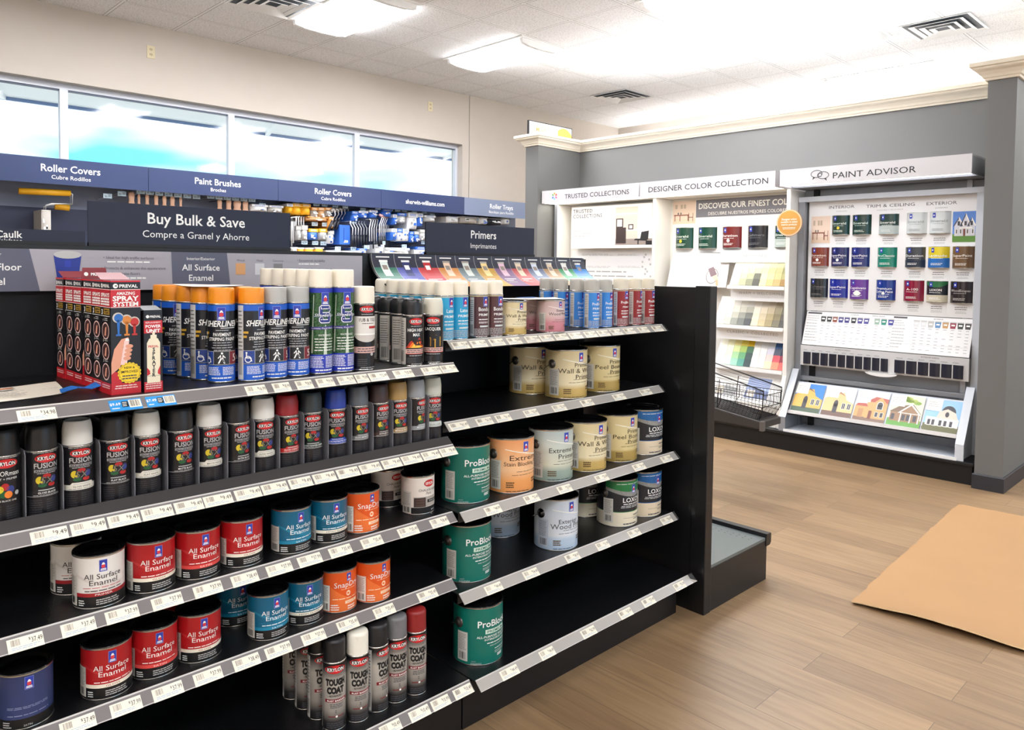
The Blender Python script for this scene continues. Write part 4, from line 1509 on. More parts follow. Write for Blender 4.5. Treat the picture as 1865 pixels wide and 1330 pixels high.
def sherliner(cap, nm):
    def mk():
        r = spray_root()
        R, hb = 0.0335, 0.206
        b, fr = spray_shell(r, R, hb, mat('liner_black', (28, 29, 36), 0.3), None, mat('liner_cap_' + nm, cap, 0.35), 0.042, R - 0.0006)
        BL = mat('liner_blue', (30, 92, 196), 0.35)
        b.rect(fr, -pi * R, pi * R, 0.187, 0.2025, 1, BL)
        b.rect(fr, -pi * R, pi * R, 0.0045, 0.046, 1, BL)
        logo(b, fr, 0.0, 0.180, 0.032)
        b.text(fr, 'SHERLINER', 0.002, 0.147, 0.0215, 3, WHITE, bold=0.02, wide=0.088, shear=0.25)
        b.rect(fr, -0.002, 0.040, 0.1425, 0.144, 3, WHITE)
        b.lines(fr, -0.014, 0.018, 0.1355, 0.139, 1, 3, LGREY, 0)
        b.text(fr, 'PAVEMENT', 0.002, 0.122, 0.0125, 3, WHITE, bold=0.012, wide=0.046)
        b.text(fr, 'STRIPING PAINT', 0.002, 0.110, 0.0125, 3, WHITE, bold=0.012, wide=0.072)
        for v in (0.103, 0.0965, 0.090, 0.0835):
            b.lines(fr, -0.026, 0.032, v, v + 0.004, 1, 3, LGREY, 0.35, 'c')
        G_ = mat('liner_gold', (206, 160, 52), 0.4)
        b.rect(fr, -0.058, -0.036, 0.127, 0.133, 3, G_).rect(fr, -0.062, -0.040, 0.116, 0.122, 3, G_)
        b.rect(fr, -0.056, 0.056, 0.0475, 0.083, 2, LGREY)
        b.rect(fr, -0.055, -0.0205, 0.0485, 0.082, 3, mat('icon_blue', (36, 64, 140), 0.4))
        b.rect(fr, -0.0195, 0.0195, 0.0485, 0.082, 3, mat('icon_black', (36, 38, 42), 0.4))
        b.rect(fr, 0.0205, 0.055, 0.0485, 0.082, 3, mat('icon_maroon', (122, 34, 44), 0.4))
        # wheelchair
        b.ring(fr, -0.037, 0.0595, 0.009, 0.009, 0.0022, 4, WHITE, 18)
        b.ell(fr, -0.041, 0.0765, 0.0026, 0.0026, 5, WHITE, 10)
        b.rect(fr, -0.0425, -0.0395, 0.062, 0.074, 5, WHITE)
        b.rect(fr, -0.0425, -0.031, 0.062, 0.0645, 5, WHITE)
        b.poly(fr, [(-0.033, 0.0645), (-0.0305, 0.0645), (-0.0265, 0.054), (-0.029, 0.054)], 5, WHITE)
        # walker
        b.ell(fr, 0.001, 0.0775, 0.0028, 0.0028, 4, WHITE, 10)
        b.poly(fr, [(-0.0035, 0.0735), (0.0045, 0.0735), (0.004, 0.0635), (-0.0025, 0.0635)], 4, WHITE)
        b.poly(fr, [(-0.003, 0.0645), (0.001, 0.0645), (-0.0055, 0.051), (-0.0090, 0.051)], 4, WHITE)
        b.poly(fr, [(0.000, 0.0645), (0.004, 0.0645), (0.009, 0.051), (0.0055, 0.051)], 4, WHITE)
        b.poly(fr, [(-0.003, 0.073), (-0.0095, 0.065), (-0.0075, 0.064), (-0.001, 0.071)], 5, WHITE)
        b.poly(fr, [(0.004, 0.073), (0.010, 0.066), (0.0085, 0.0645), (0.002, 0.071)], 5, WHITE)
        b.text(fr, '5', 0.037, 0.055, 0.030, 4, WHITE, bold=0.01)
        b.lines(fr, -0.040, -0.002, 0.020, 0.042, 6, 2, WHITE, 0.15)
        b.lines(fr, 0.003, 0.040, 0.020, 0.042, 6, 2, WHITE, 0.15)
        b.lines(fr, -0.026, 0.028, 0.010, 0.0155, 1, 2, WHITE, 0.0, fill=0.6)
        barcode_panel(b, fr, -R * 2.15, -R * 1.48, 0.006, 0.201, 4, mat('panel_pale', (206, 204, 200), 0.45))
        part(b, 'can_body', r)
        return r
    return mk


def grass_print():
    m = bpy.data.materials.new('grass_print')
    m.use_nodes = True
    nt = m.node_tree
    b = nt.nodes['Principled BSDF']
    tc = nt.nodes.new('ShaderNodeTexCoord')
    no = nt.nodes.new('ShaderNodeTexNoise')
    no.inputs['Scale'].default_value = 240
    no.inputs['Detail'].default_value = 3
    cr = nt.nodes.new('ShaderNodeValToRGB')
    cr.color_ramp.elements[0].position = 0.35
    cr.color_ramp.elements[0].color = (lin(22), lin(54), lin(30), 1)
    cr.color_ramp.elements[1].position = 0.65
    cr.color_ramp.elements[1].color = (lin(66), lin(112), lin(66), 1)
    nt.links.new(tc.outputs['Object'], no.inputs['Vector'])
    nt.links.new(no.outputs['Fac'], cr.inputs['Fac'])
    nt.links.new(cr.outputs['Color'], b.inputs['Base Color'])
    b.inputs['Roughness'].default_value = 0.35
    MATS['grass_print'] = m


grass_print()


def sherstripe():
    r = spray_root()
    R, hb = 0.0335, 0.247
    b, fr = spray_shell(r, R, hb, 'grass_print', None, mat('cap_warm_white', (240, 232, 214), 0.4), 0.050, R - 0.0004)
    BL = mat('stripe_blue', (40, 58, 176), 0.35)
    b.rect(fr, -pi * R, pi * R, 0.231, 0.2435, 1, BL)
    b.rect(fr, -pi * R, pi * R, 0.0045, 0.056, 1, BL)
    PALE = mat('field_line', (196, 206, 190), 0.5)
    b.poly(fr, [(-0.040, 0.06), (-0.034, 0.06), (-0.030, 0.225), (-0.032, 0.225)], 1, PALE)
    b.poly(fr, [(-0.003, 0.056), (0.007, 0.056), (0.004, 0.14), (0.001, 0.14)], 1, PALE)
    logo(b, fr, 0.002, 0.214, 0.034)
    mat('varsity_blue', (36, 52, 130), 0.4)
    VB = 'varsity_blue'
    for grow, l, m in ((0.0034, 3, VB), (0.0022, 4, WHITE), (0.0, 5, VB)):
        W_, T_, y0, ym, y1 = 0.0155 + grow, 0.0035 + grow, 0.1505, 0.1705, 0.1905
        for v in (y0, ym, y1):
            b.rect(fr, 0.002 - W_ * 0.72, 0.002 + W_ * 0.72, v - T_, v + T_, l, m)
        for sx, va, vb in ((-1, ym, y1), (1, y0, ym), (1, y1 - 0.009, y1), (-1, y0, y0 + 0.009)):
            e = sx * W_
            q = [(e, va + T_ * 0.3 * (0 if va in (y0, ym) else -1)), (e, vb), (e * 0.70, vb + T_), (e * 0.70 - sx * 2 * T_ * 0.6, vb), (e * 0.55, va), (e * 0.70, va - T_)]
            b.poly(fr, [(0.002 + a, v) for a, v in q], l, m)
    b.text(fr, 'SherStripe', 0.002, 0.163, 0.013, 6, mat('varsity_blue', (36, 52, 130)), bold=0.03, wide=0.066, shear=0.35)
    b.text(fr, 'SherStripe', 0.0025, 0.1637, 0.0118, 7, WHITE, bold=0.0, wide=0.064, shear=0.35)
    b.band(fr, lambda t: 0.126 + 0.003 * t, lambda t: 0.134 + 0.003 * t, -0.045, 0.048, 3, mat('stripe_purple', (64, 52, 140), 0.4), 18)
    b.text(fr, 'Athletic Field Marking', 0.0, 0.1285, 0.006, 4, WHITE, wide=0.078)
    b.text(fr, 'WATER BASED', 0.002, 0.108, 0.008, 3, WHITE, wide=0.040)
    for v in (0.098, 0.090, 0.082, 0.074, 0.066):
        b.lines(fr, -0.030, 0.036, v, v + 0.005, 1, 3, WHITE, 0.2, 'c')
    b.lines(fr, -0.044, -0.002, 0.018, 0.052, 8, 2, WHITE, 0.15)
    b.lines(fr, 0.003, 0.044, 0.018, 0.052, 8, 2, WHITE, 0.15)
    b.lines(fr, -0.026, 0.028, 0.008, 0.0145, 1, 2, WHITE, 0.0, fill=0.6)
    part(b, 'can_body', r)
    return r


def tub_tile():
    r = spray_root()
    R, hb = 0.0325, 0.198
    b, fr = spray_shell(r, R, hb, mat('spray_black', (24, 23, 27), 0.3), None, mat('cap_warm_white', (240, 232, 214), 0.4), 0.050, R - 0.0008)
    b.lines(fr, -0.024, 0.026, 0.192, 0.195, 1, 1, LGREY, 0)
    krylon_oval(b, fr, 0.0, 0.181, 0.0225, 0.0100)
    b.lines(fr, -0.018, 0.02, 0.164, 0.168, 1, 2, LGREY, 0)
    W_ = mat('tub_white', (226, 222, 216), 0.4)
    b.rect(fr, -0.045, 0.045, 0.100, 0.160, 2, W_)
    b.text(fr, 'TUB & TILE', 0.0, 0.145, 0.0135, 3, BLACK, bold=0.015, wide=0.056)
    b.lines(fr, -0.016, 0.022, 0.137, 0.141, 1, 3, BLACK, 0)
    b.rect(fr, 0.004, 0.04, 0.124, 0.131, 3, RED5)
    b.band(fr, lambda t: 0.084 + 0.014 * (2 * t - 1) ** 2, lambda t: 0.106, -0.040, 0.036, 3, mat('tub_shade', (206, 200, 194), 0.35), 18)
    b.rect(fr, -0.042, 0.038, 0.105, 0.109, 4, WHITE)
    b.rect(fr, -0.045, 0.045, 0.052, 0.070, 3, mat('pink_band', (220, 176, 168), 0.4))
    b.lines(fr, -0.03, 0.034, 0.054, 0.068, 2, 4, DGREY, 0.1)
    b.ell(fr, 0.014, 0.048, 0.005, 0.005, 5, LGREY, 14)
    b.lines(fr, -0.03, 0.0, 0.012, 0.036, 4, 2, DGREY, 0.1)
    b.lines(fr, -0.02, 0.03, 0.007, 0.011, 1, 2, LGREY, 0.0)
    barcode_panel(b, fr, -R * 2.0, -R * 1.45, 0.006, 0.16, 4)
    part(b, 'can_body', r)
    return r


def specialty(capm, txts, kind):
    def mk():
        r = spray_root()
        R, hb = 0.0325, 0.158
        b, fr = spray_shell(r, R, hb, mat('spray_black', (24, 23, 27), 0.3), None, capm, 0.050, R - 0.0012, 'krylon')
        b.lines(fr, -0.024, 0.026, 0.152, 0.155, 1, 1, LGREY, 0)
        krylon_oval(b, fr, 0.0, 0.139, 0.0225, 0.0105)
        b.lines(fr, -0.018, 0.02, 0.1225, 0.126, 1, 2, LGREY, 0)
        v = 0.108
        for t in txts:
            b.text(fr, t, 0.0, v, 0.0135, 3, WHITE, bold=0.015, wide=min(0.056, 0.0075 * len(t)))
            v -= 0.0145
        if kind == 'heat':
            for k, c in enumerate(((180, 40, 20), (236, 120, 30), (250, 196, 70))):
                m = mat('flame_%s' % 'abc'[k], c, 0.5)
                q = 1 - 0.25 * k
                b.band(fr, lambda t: 0.058, lambda t, q=q: 0.060 + q * 0.030 * abs(sin(t * pi * 2.5)) * sin(t * pi), -0.034 * q, 0.040 * q, 2 + k, m, 30)
            b.ell(fr, 0.006, 0.074, 0.016, 0.009, 6, mat('grill_dark', (50, 28, 22), 0.5), 18)
        else:
            O = mat('stool_yellow', (206, 156, 52), 0.45)
            O2 = mat('stool_shade', (150, 106, 36), 0.45)
            b.poly(fr, [(-0.010, 0.086), (0.010, 0.094), (0.026, 0.088), (0.006, 0.080)], 3, O)
            b.poly(fr, [(-0.010, 0.086), (0.006, 0.080), (0.006, 0.076), (-0.010, 0.082)], 4, O2)
            b.poly(fr, [(0.006, 0.080), (0.026, 0.088), (0.026, 0.084), (0.006, 0.076)], 4, O)
            for u, t, q in ((-0.009, 0.082, 0.058), (0.005, 0.077, 0.052), (0.0225, 0.084, 0.058)):
                b.rect(fr, u, u + 0.0035, q, t, 4, O2 if u < 0 else O)
        b.rect(fr, -0.042, 0.042, 0.040, 0.054, 3, mat('pink_band', (220, 176, 168), 0.4))
        b.lines(fr, -0.03, 0.034, 0.0415, 0.0525, 2, 4, DGREY, 0.1)
        b.rect(fr, -0.042, 0.042, 0.0385, 0.040, 3, RED5)
        b.lines(fr, -0.022, 0.026, 0.032, 0.036, 1, 2, LGREY, 0)
        b.lines(fr, -0.03, 0.0, 0.010, 0.028, 4, 2, DGREY, 0.1)
        b.lines(fr, -0.016, 0.026, 0.006, 0.010, 1, 2, LGREY, 0.0)
        barcode_panel(b, fr, -R * 2.15, -R * 1.05, 0.006, 0.150, 4, mat('panel_grey_warm', (196, 192, 184), 0.45))
        part(b, 'can_body', r)
        return r
    return mk


def primer_spray(nm, col, words, cap, hb=0.149, ink=(244, 244, 240), tall=False):
    def mk():
        r = spray_root()
        R = 0.0325
        b, fr = spray_shell(r, R, hb, mat('primer_' + nm, col, 0.32), None, mat('primer_cap_' + nm, cap, 0.4), 0.048, R - 0.001, 'flip')
        I = mat('primer_ink_' + nm, ink, 0.5)
        logo(b, fr, 0.006, hb - 0.024, 0.032)
        b.rect(fr, -pi * R, pi * R, hb - 0.007, hb - 0.004, 1, mat('primer_line', (206, 196, 160), 0.4))
        v = hb * 0.62
        for t, s, w in words:
            b.text(fr, t, 0.004, v, s, 3, I, bold=0.012, wide=w)
            v -= 0.017
        b.lines(fr, -0.02, 0.036, hb * 0.40, hb * 0.45, 1, 2, I, 0.1)
        b.lines(fr, -0.02, 0.036, hb * 0.33, hb * 0.38, 2, 2, I, 0.2)
        b.rect(fr, -0.016, 0.034, hb * 0.245, hb * 0.285, 2, mat('primer_box', (206, 214, 214), 0.5))
        b.lines(fr, -0.036, 0.036, hb * 0.05, hb * 0.22, 6, 2, LGREY, 0.15)
        barcode_panel(b, fr, -R * 1.75, -R * 1.15, 0.006, hb - 0.01, 4, mat('panel_pale', (206, 204, 200), 0.45))
        part(b, 'can_body', r)
        return r
    return mk


def tough_coat(cap, nm):
    def mk():
        r = spray_root()
        R, hb = 0.0325, 0.196
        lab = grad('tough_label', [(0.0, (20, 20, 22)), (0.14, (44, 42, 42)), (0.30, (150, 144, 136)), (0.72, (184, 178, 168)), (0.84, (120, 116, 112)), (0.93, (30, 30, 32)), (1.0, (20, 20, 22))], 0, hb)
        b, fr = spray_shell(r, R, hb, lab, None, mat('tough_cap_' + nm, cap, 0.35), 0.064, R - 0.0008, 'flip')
        krylon_oval(b, fr, 0.0, 0.1775, 0.030, 0.0115)
        b.text(fr, 'INDUSTRIAL', 0.0, 0.158, 0.006, 3, mat('tough_brown', (112, 92, 76), 0.5), wide=0.040)
        b.text(fr, 'TOUGH', 0.0, 0.1325, 0.0245, 3, BLACK, bold=0.075, wide=0.058)
        b.text(fr, 'COAT', 0.0, 0.1095, 0.0245, 3, BLACK, bold=0.075, wide=0.050)
        b.text(fr, '- ADVANCED -', 0.0, 0.0995, 0.0075, 3, BLACK, bold=0.03, wide=0.044)
        b.rect(fr, -0.031, 0.036, 0.0835, 0.093, 3, mat('rust_red', (128, 30, 36), 0.4))
        b.text(fr, 'RUST BARRIER', 0.003, 0.0855, 0.0068, 4, WHITE, bold=0.02, wide=0.054)
        b.lines(fr, -0.018, 0.024, 0.066, 0.080, 3, 3, DGREY, 0.2, 'c')
        for v in (0.058, 0.053):
            b.poly(fr, [(-0.002, v), (0.004, v), (0.001, v + 0.0035)], 3, DGREY)
        b.rect(fr, -0.020, 0.026, 0.0415, 0.0440, 3, mat('rust_red', (128, 30, 36)))
        b.ell(fr, 0.003, 0.0425, 0.0032, 0.0032, 4, WHITE, 10)
        b.lines(fr, -0.026, 0.028, 0.008, 0.026, 3, 2, DGREY, 0.1)
        barcode_panel(b, fr, -R * 2.05, -R * 1.42, 0.006, 0.188, 4, mat('panel_pale', (206, 204, 200), 0.45))
        part(b, 'can_body', r)
        return r
    return mk
# ================================================================== STOCK ON THE SHELVES
WW = (240, 232, 214)
ORANGE_CAP, GREY_CAP = (232, 142, 24), (176, 176, 172)
zT, zR = Z['L1'], Z['R1']
lin_o, lin_g = sherliner(ORANGE_CAP, 'orange'), sherliner(GREY_CAP, 'grey')
S_ = [
    ('lo', lin_o, 0.835, 1.953, -23, 'orange-capped striping can at the front of the column beside the boxed sprayers'),
    ('lo', lin_o, 0.818, 2.024, 26, 'orange-capped striping can showing its barcode, directly behind the foremost one of its column'),
    ('lo', lin_o, 0.808, 2.096, 26, 'orange-capped striping can showing its barcode, third back in the column next to the red boxes'),
    ('lo', lin_o, 0.795, 2.172, -6, 'shaded orange-capped striping can, fourth back in the column next to the red boxes'),
    ('lo', lin_o, 0.797, 2.244, 0, 'shaded orange-capped striping can rearmost in the column next to the red boxes'),
    ('lo', lin_o, 0.904, 1.925, 24, 'orange-capped striping can at the shelf edge with white barcode side beside a grey cap'),
    ('lo', lin_o, 0.906, 1.998, 10, 'orange-capped striping can hidden behind the second orange cap from the shelf edge'),
    ('lg', lin_g, 0.973, 1.932, -16, 'grey-capped striping can touching the orange-capped one'),
    ('lg', lin_g, 1.042, 1.934, -28, 'grey-capped striping can touching the tall green field marking can'),
    ('ss', sherstripe, 1.112, 1.929, -9, 'tall green white-capped field marking can next to the grey-capped striping cans'),
    ('ss', sherstripe, 1.181, 1.925, -9, 'tall green white-capped field marking can next to the tub and tile can'),
    ('ss', sherstripe, 1.110, 2.000, -9, 'tall white-capped green can second in its column, cap showing above the grey caps'),
    ('ss', sherstripe, 1.108, 2.071, -9, 'tall white-capped green can third in its column, cap showing above the grey caps'),
    ('ss', sherstripe, 1.106, 2.142, -9, 'tall white-capped green can fourth in its column, cap showing above an orange cap'),
    ('ss', sherstripe, 1.104, 2.213, -9, 'tall white-capped green can rearmost in its column, cap leftmost of the white row'),
    ('tt', tub_tile, 1.248, 1.915, -12, 'black spray can with white cap and a white bathtub picture'),
    ('hh', specialty(mat('cap_black', (22, 22, 26), 0.3), ('HIGH HEAT', 'MAX'), 'heat'), 1.412, 1.895, -12, 'black high heat can with flames on its label at the shelf edge'),
    ('hh', None, 1.420, 1.966, 32, 'black high heat can with its grey barcode side turned out, second in its column'),
    ('hh', None, 1.422, 2.037, 32, 'black high heat can with its grey barcode side turned out, third in its column'),
    ('hh', None, 1.423, 2.108, 32, 'black high heat can with its grey barcode side turned out, rearmost of its column'),
    ('la', specialty(mat('cap_milky', (216, 212, 196), 0.3), ('LACQUER',), 'stool'), 1.492, 1.893, -38, 'black lacquer can with milky cap and a yellow stool picture'),
]
for k, mk, x, y, a, lb in S_:
    put(k, mk, (x, y, zT), radians(a), lb)

latex = primer_spray('latex', (36, 160, 206), (('Latex', 0.017, 0.034), ('PRIMER', 0.012, 0.048)), WW)
bond = primer_spray('bond', (84, 50, 54), (('Bonding', 0.018, 0.050), ('PRIMER', 0.012, 0.048)), WW)
pbb = primer_spray('block_blue', (52, 134, 214), (('ProBlock', 0.016, 0.052), ('PRIMER', 0.012, 0.048)), (184, 182, 174), 0.152)
pbr = primer_spray('block_red', (146, 32, 36), (('ProBlock', 0.016, 0.052), ('PRIMER', 0.009, 0.036)), (224, 216, 196), 0.156)
S_ = [
    ('lx', latex, 1.578, 1.945, 0, 'cyan primer can with white cap partly behind the lacquer can'),
    ('lx', latex, 1.646, 1.950, -7, 'cyan primer can with white cap standing next to a brown can at the shelf edge'),
    ('lx', latex, 1.578, 2.016, 0, 'white-capped cyan can second back in the column behind the lacquer can'),
    ('lx', latex, 1.580, 2.086, 0, 'white-capped cyan can third back in the column behind the lacquer can'),
    ('lx', latex, 1.582, 2.156, 0, 'white-capped cyan can fourth back in the column behind the black high heat can'),
    ('lx', latex, 1.582, 2.226, 0, 'white-capped cyan can fifth back, over the black high heat cans'),
    ('lx', latex, 1.582, 2.296, 0, 'white-capped cyan can rearmost, its cap at the left end of the white row'),
    ('bo', bond, 1.690, 2.030, 0, 'brown white-capped can mostly hidden between the two cyan cans'),
    ('bo', bond, 1.742, 1.956, -5, 'brown bonding primer can next to the cyan can'),
    ('bo', bond, 1.809, 1.952, -5, 'brown bonding primer can next to the cream quart'),
    ('pb', pbb, 2.357, 1.963, -4, 'blue grey-capped primer can just right of the pink quarts'),
    ('pb', pbb, 2.450, 1.970, -4, 'blue grey-capped primer can just left of the red cans'),
    ('pb', pbb, 2.357, 2.040, -4, 'blue grey-capped can behind the front pink quart, nearest its right edge'),
    ('pb', pbb, 2.340, 2.115, -4, 'blue grey-capped can behind the pink quarts, middle of three'),
    ('pb', pbb, 2.335, 2.190, -4, 'blue grey-capped can behind the pink quarts, leftmost of three'),
    ('pr', pbr, 2.545, 1.962, -8, 'red white-capped primer can next to the blue cans'),
    ('pr', pbr, 2.650, 1.968, 6, 'red white-capped primer can between two other red cans'),
    ('pr', pbr, 2.735, 1.962, -4, 'red white-capped primer can at the far end of the top shelf'),
    ('pr', pbr, 2.54, 2.055, 0, 'dark red can mostly hidden behind the blue primer cans'),
]
for k, mk, x, y, a, lb in S_:
    put(k, mk, (x, y, zR), radians(a), lb)

# ---- krylon style cans in the divided lanes
K_ = [
    ((26, 26, 29), (30, 30, 33), 'GLOSS BLACK ONE', False, True, False, -3, 'matte black spray can with coloured balls, cut by the left picture edge'),
    ((26, 26, 29), (30, 30, 33), 'GLOSS BLACK', False, False, False, 2, 'gloss black spray can second from the left picture edge'),
    ((226, 224, 218), (226, 222, 208), 'GLOSS WHITE', True, False, False, -5, 'white-capped gloss white spray can, leftmost white cap of the lane row'),
    ((30, 30, 33), (30, 30, 33), 'FLAT BLACK', False, False, False, -6, 'flat black spray can between the two leftmost white-capped cans'),
    ((222, 220, 212), (226, 222, 208), 'FLAT WHITE', True, False, False, -4, 'white-capped flat white spray can, middle of the three left white caps'),
    ((28, 28, 33), (30, 30, 33), 'MATTE BLACK', False, False, False, 0, 'matte black spray can with a narrow white side stripe and red oval'),
    ((226, 224, 218), (226, 222, 208), 'MATTE WHITE', True, False, False, -3, 'white-capped matte white spray can, rightmost of the three left white caps'),
    ((26, 26, 31), (30, 30, 33), 'SATIN BLACK', False, False, False, 6, 'satin black spray can partly behind the single satin white can'),
    ((228, 226, 220), (226, 222, 208), 'SATIN WHITE', True, False, False, -14, 'satin white spray can with white cap next to the red-capped can'),
    ((150, 28, 38), (190, 40, 40), 'GLOSS CHERRY RED', False, False, False, 2, 'red-capped spray can with red label band'),
    ((44, 54, 58), (36, 56, 52), 'GLOSS HUNTER GREEN', False, False, False, -20, 'dark green-capped spray can between red and blue caps'),
    ((34, 62, 156), (40, 72, 176), 'GLOSS PATRIOTIC BLUE', False, False, False, -22, 'blue-capped spray can with blue label band'),
    ((92, 98, 106), (112, 114, 118), 'GLOSS SMOKE GRAY', False, False, False, -4, 'smoke grey-capped spray can next to the blue cap'),
    ((58, 40, 42), (66, 44, 40), 'SATIN BROWN', False, False, False, 0, 'dark brown-capped spray can between grey and gold caps'),
    ((170, 138, 84), (166, 136, 88), 'METALLIC GOLD', False, False, False, -12, 'gold-capped spray can with gold band'),
    ((150, 154, 160), (150, 152, 156), 'METALLIC SILVER', False, False, False, 14, 'silver-capped spray can turned to show its side'),
    ((196, 198, 186), (206, 214, 208), 'GLOSS CLEAR', True, False, True, -22, 'clear-capped spray can at the right end of the lane row'),
]
for x, (cap, band, t, dk, mx, cl, a, lb) in zip(KX, K_):
    put(t, krylon_fusion(cap, band, t, dk, mx, cl), (x, 1.943, Z['L2'] + 0.001), radians(a), lb)

# ---- tall cans on the left bay's bottom deck
tc_b, tc_w, tc_g, tc_r = tough_coat((30, 29, 31), 'black'), tough_coat((236, 232, 218), 'white'), tough_coat((112, 112, 114), 'grey'), tough_coat((142, 34, 34), 'red')
for k, mk, x, y, a, lb in [
    ('tb', tc_b, 1.117, 1.859, -24, 'tall grey spray can with black cap at the front left of the bottom deck'),
    ('tw', tc_w, 1.186, 1.847, -18, 'tall grey spray can with white cap'),
    ('tb', tc_b, 1.256, 1.849, 18, 'tall grey spray can with black cap between the white-capped and grey-capped cans'),
    ('tgrey', tc_g, 1.325, 1.849, -19, 'tall grey spray can with grey cap'),
    ('tred', tc_r, 1.393, 1.842, -22, 'tall grey spray can with dark red cap'),
    ('tb', tc_b, 1.112, 1.934, 2, 'tall black-capped can second back in the front left column of the bottom deck'),
    ('tb', tc_b, 1.110, 2.005, -4, 'tall shaded can third back in the front left column of the bottom deck'),
    ('tb', tc_b, 1.108, 2.078, -6, 'tall shaded can fourth back in the front left column of the bottom deck'),
]:
    put(k, mk, (x, y, Z['L5']), radians(a), lb)

# ---- quarts
RED = ((174, 24, 30), (192, 48, 52))
qw = quart_enamel((232, 228, 222), (222, 214, 208), (158, 34, 40), 'PRIMER', (40, 36, 38), (240, 236, 230), 'white')
qg = quart_enamel(*RED, (240, 232, 214), 'GLOSS', (248, 246, 240), (150, 60, 60), 'redgloss')
qs = quart_enamel(*RED, (222, 76, 72), 'SATIN', (248, 246, 240), (250, 220, 214), 'redsatin')
ts = quart_enamel((12, 98, 132), (30, 128, 162), (28, 134, 170), 'SATIN', (244, 246, 246), (230, 240, 244), 'tealsatin')
tg = quart_enamel((12, 92, 122), (28, 120, 152), (238, 232, 214), 'HIGH GLOSS', (244, 246, 246), (60, 70, 80), 'tealgloss')
pwq = slim_quart('cream_gold', [(0, (190, 160, 88)), (0.20, (200, 172, 104)), (0.30, (232, 220, 184)), (0.6, (226, 212, 172)), (1, (206, 188, 142))],
                 [('Premium', 0.1, 0.645, 0.115, 0.95), ('Wall & Wood', -0.1, 0.53, 0.125, 2.05), ('Primer', 0.15, 0.42, 0.125, 0.95)], (70, 60, 36))
pink = slim_quart('pink_fade', [(0, (186, 112, 124)), (0.30, (200, 132, 142)), (0.55, (214, 190, 186)), (1, (196, 168, 166))],
                  [('Exterior', 0.0, 0.64, 0.10, 0.8), ('Wood Primer', 0.0, 0.53, 0.125, 1.9)], (70, 52, 56))
z3, z4 = Z['L3'], Z['L4']
for k, mk, x, y, z, a, lb in [
    ('qw', qw, 0.530, 1.930, z3, -9, 'white enamel quart with red stripe at the front of the third left shelf'),
    ('qw', qw, 0.512, 2.046, z3, -6, 'white enamel quart half hidden behind the other white quart'),
    ('qg', qg, 0.648, 1.933, z3, -4, 'red enamel quart with cream stripe next to the white quart'),
    ('qs', qs, 0.762, 1.934, z3, -4, 'red enamel quart with red stripe between two cream-striped quarts on the third left shelf'),
    ('qg', qg, 0.878, 1.933, z3, -6, 'red enamel quart with cream stripe next to a teal quart on the third left shelf'),
    ('ts', ts, 1.020, 1.928, z3, -2, 'teal enamel quart with teal stripe on the third left shelf'),
    ('tg', tg, 1.140, 1.932, z3, -8, 'teal enamel quart with cream stripe next to the single orange quart of its shelf'),
    ('sn', quart_snap, 1.253, 1.934, z3, 0, 'orange quart on the third left shelf'),
    ('ck', quart_chalk, 1.482, 1.955, z3, 4, 'white chalkboard paint quart with a drawer picture at the shelf edge'),
    ('ck', quart_chalk, 1.450, 2.080, z3, 0, 'white chalkboard paint quart in shadow behind the front one'),
    ('nv', navy_quart, 0.378, 1.930, z4, -6, 'navy quart alone in the lower left picture corner'),
    ('qg', qg, 0.545, 1.932, z4, -6, 'red enamel quart with cream stripe, leftmost on the fourth left shelf'),
    ('qs', qs, 0.657, 1.946, z4, -8, 'red enamel quart with red stripe in the middle of three on the fourth left shelf'),
    ('qg', qg, 0.768, 1.946, z4, -10, 'red enamel quart with cream stripe, third on the fourth left shelf'),
    ('ts', ts, 0.953, 1.932, z4, -4, 'teal enamel quart with teal stripe on the fourth left shelf'),
    ('tg', tg, 1.068, 1.944, z4, -14, 'teal enamel quart with cream stripe next to two orange quarts'),
    ('sn', quart_snap, 1.180, 1.944, z4, 0, 'orange quart next to a teal quart on the fourth left shelf'),
    ('sn', quart_snap, 1.292, 1.930, z4, 2, 'orange quart nearest the empty right end of the fourth left shelf'),
    ('ts', ts, 0.920, 2.070, z4, -4, 'teal quart in shadow behind the front teal quart of the fourth left shelf'),
    ('qg', qg, 0.765, 2.095, z4, -4, 'red quart in deep shadow behind the third red quart of the fourth left shelf'),
    ('pw', pwq, 1.905, 1.960, zR, 0, 'cream and gold quart on the right top shelf under a sheet of paper'),
    ('pk', pink, 2.105, 1.953, zR, 0, 'pink-labelled quart in front under the sheet of paper'),
    ('pk', pink, 2.118, 2.068, zR, 0, 'pink-labelled quart behind the front pink one'),
]:
    put(k, mk, (x, y, z), radians(a), lb)

# ---- gallons
big = dict(R=RG, H=HG)


def G(mk, gal='steel'):
    return lambda: mk(R=RG, H=HG, gal=gal)


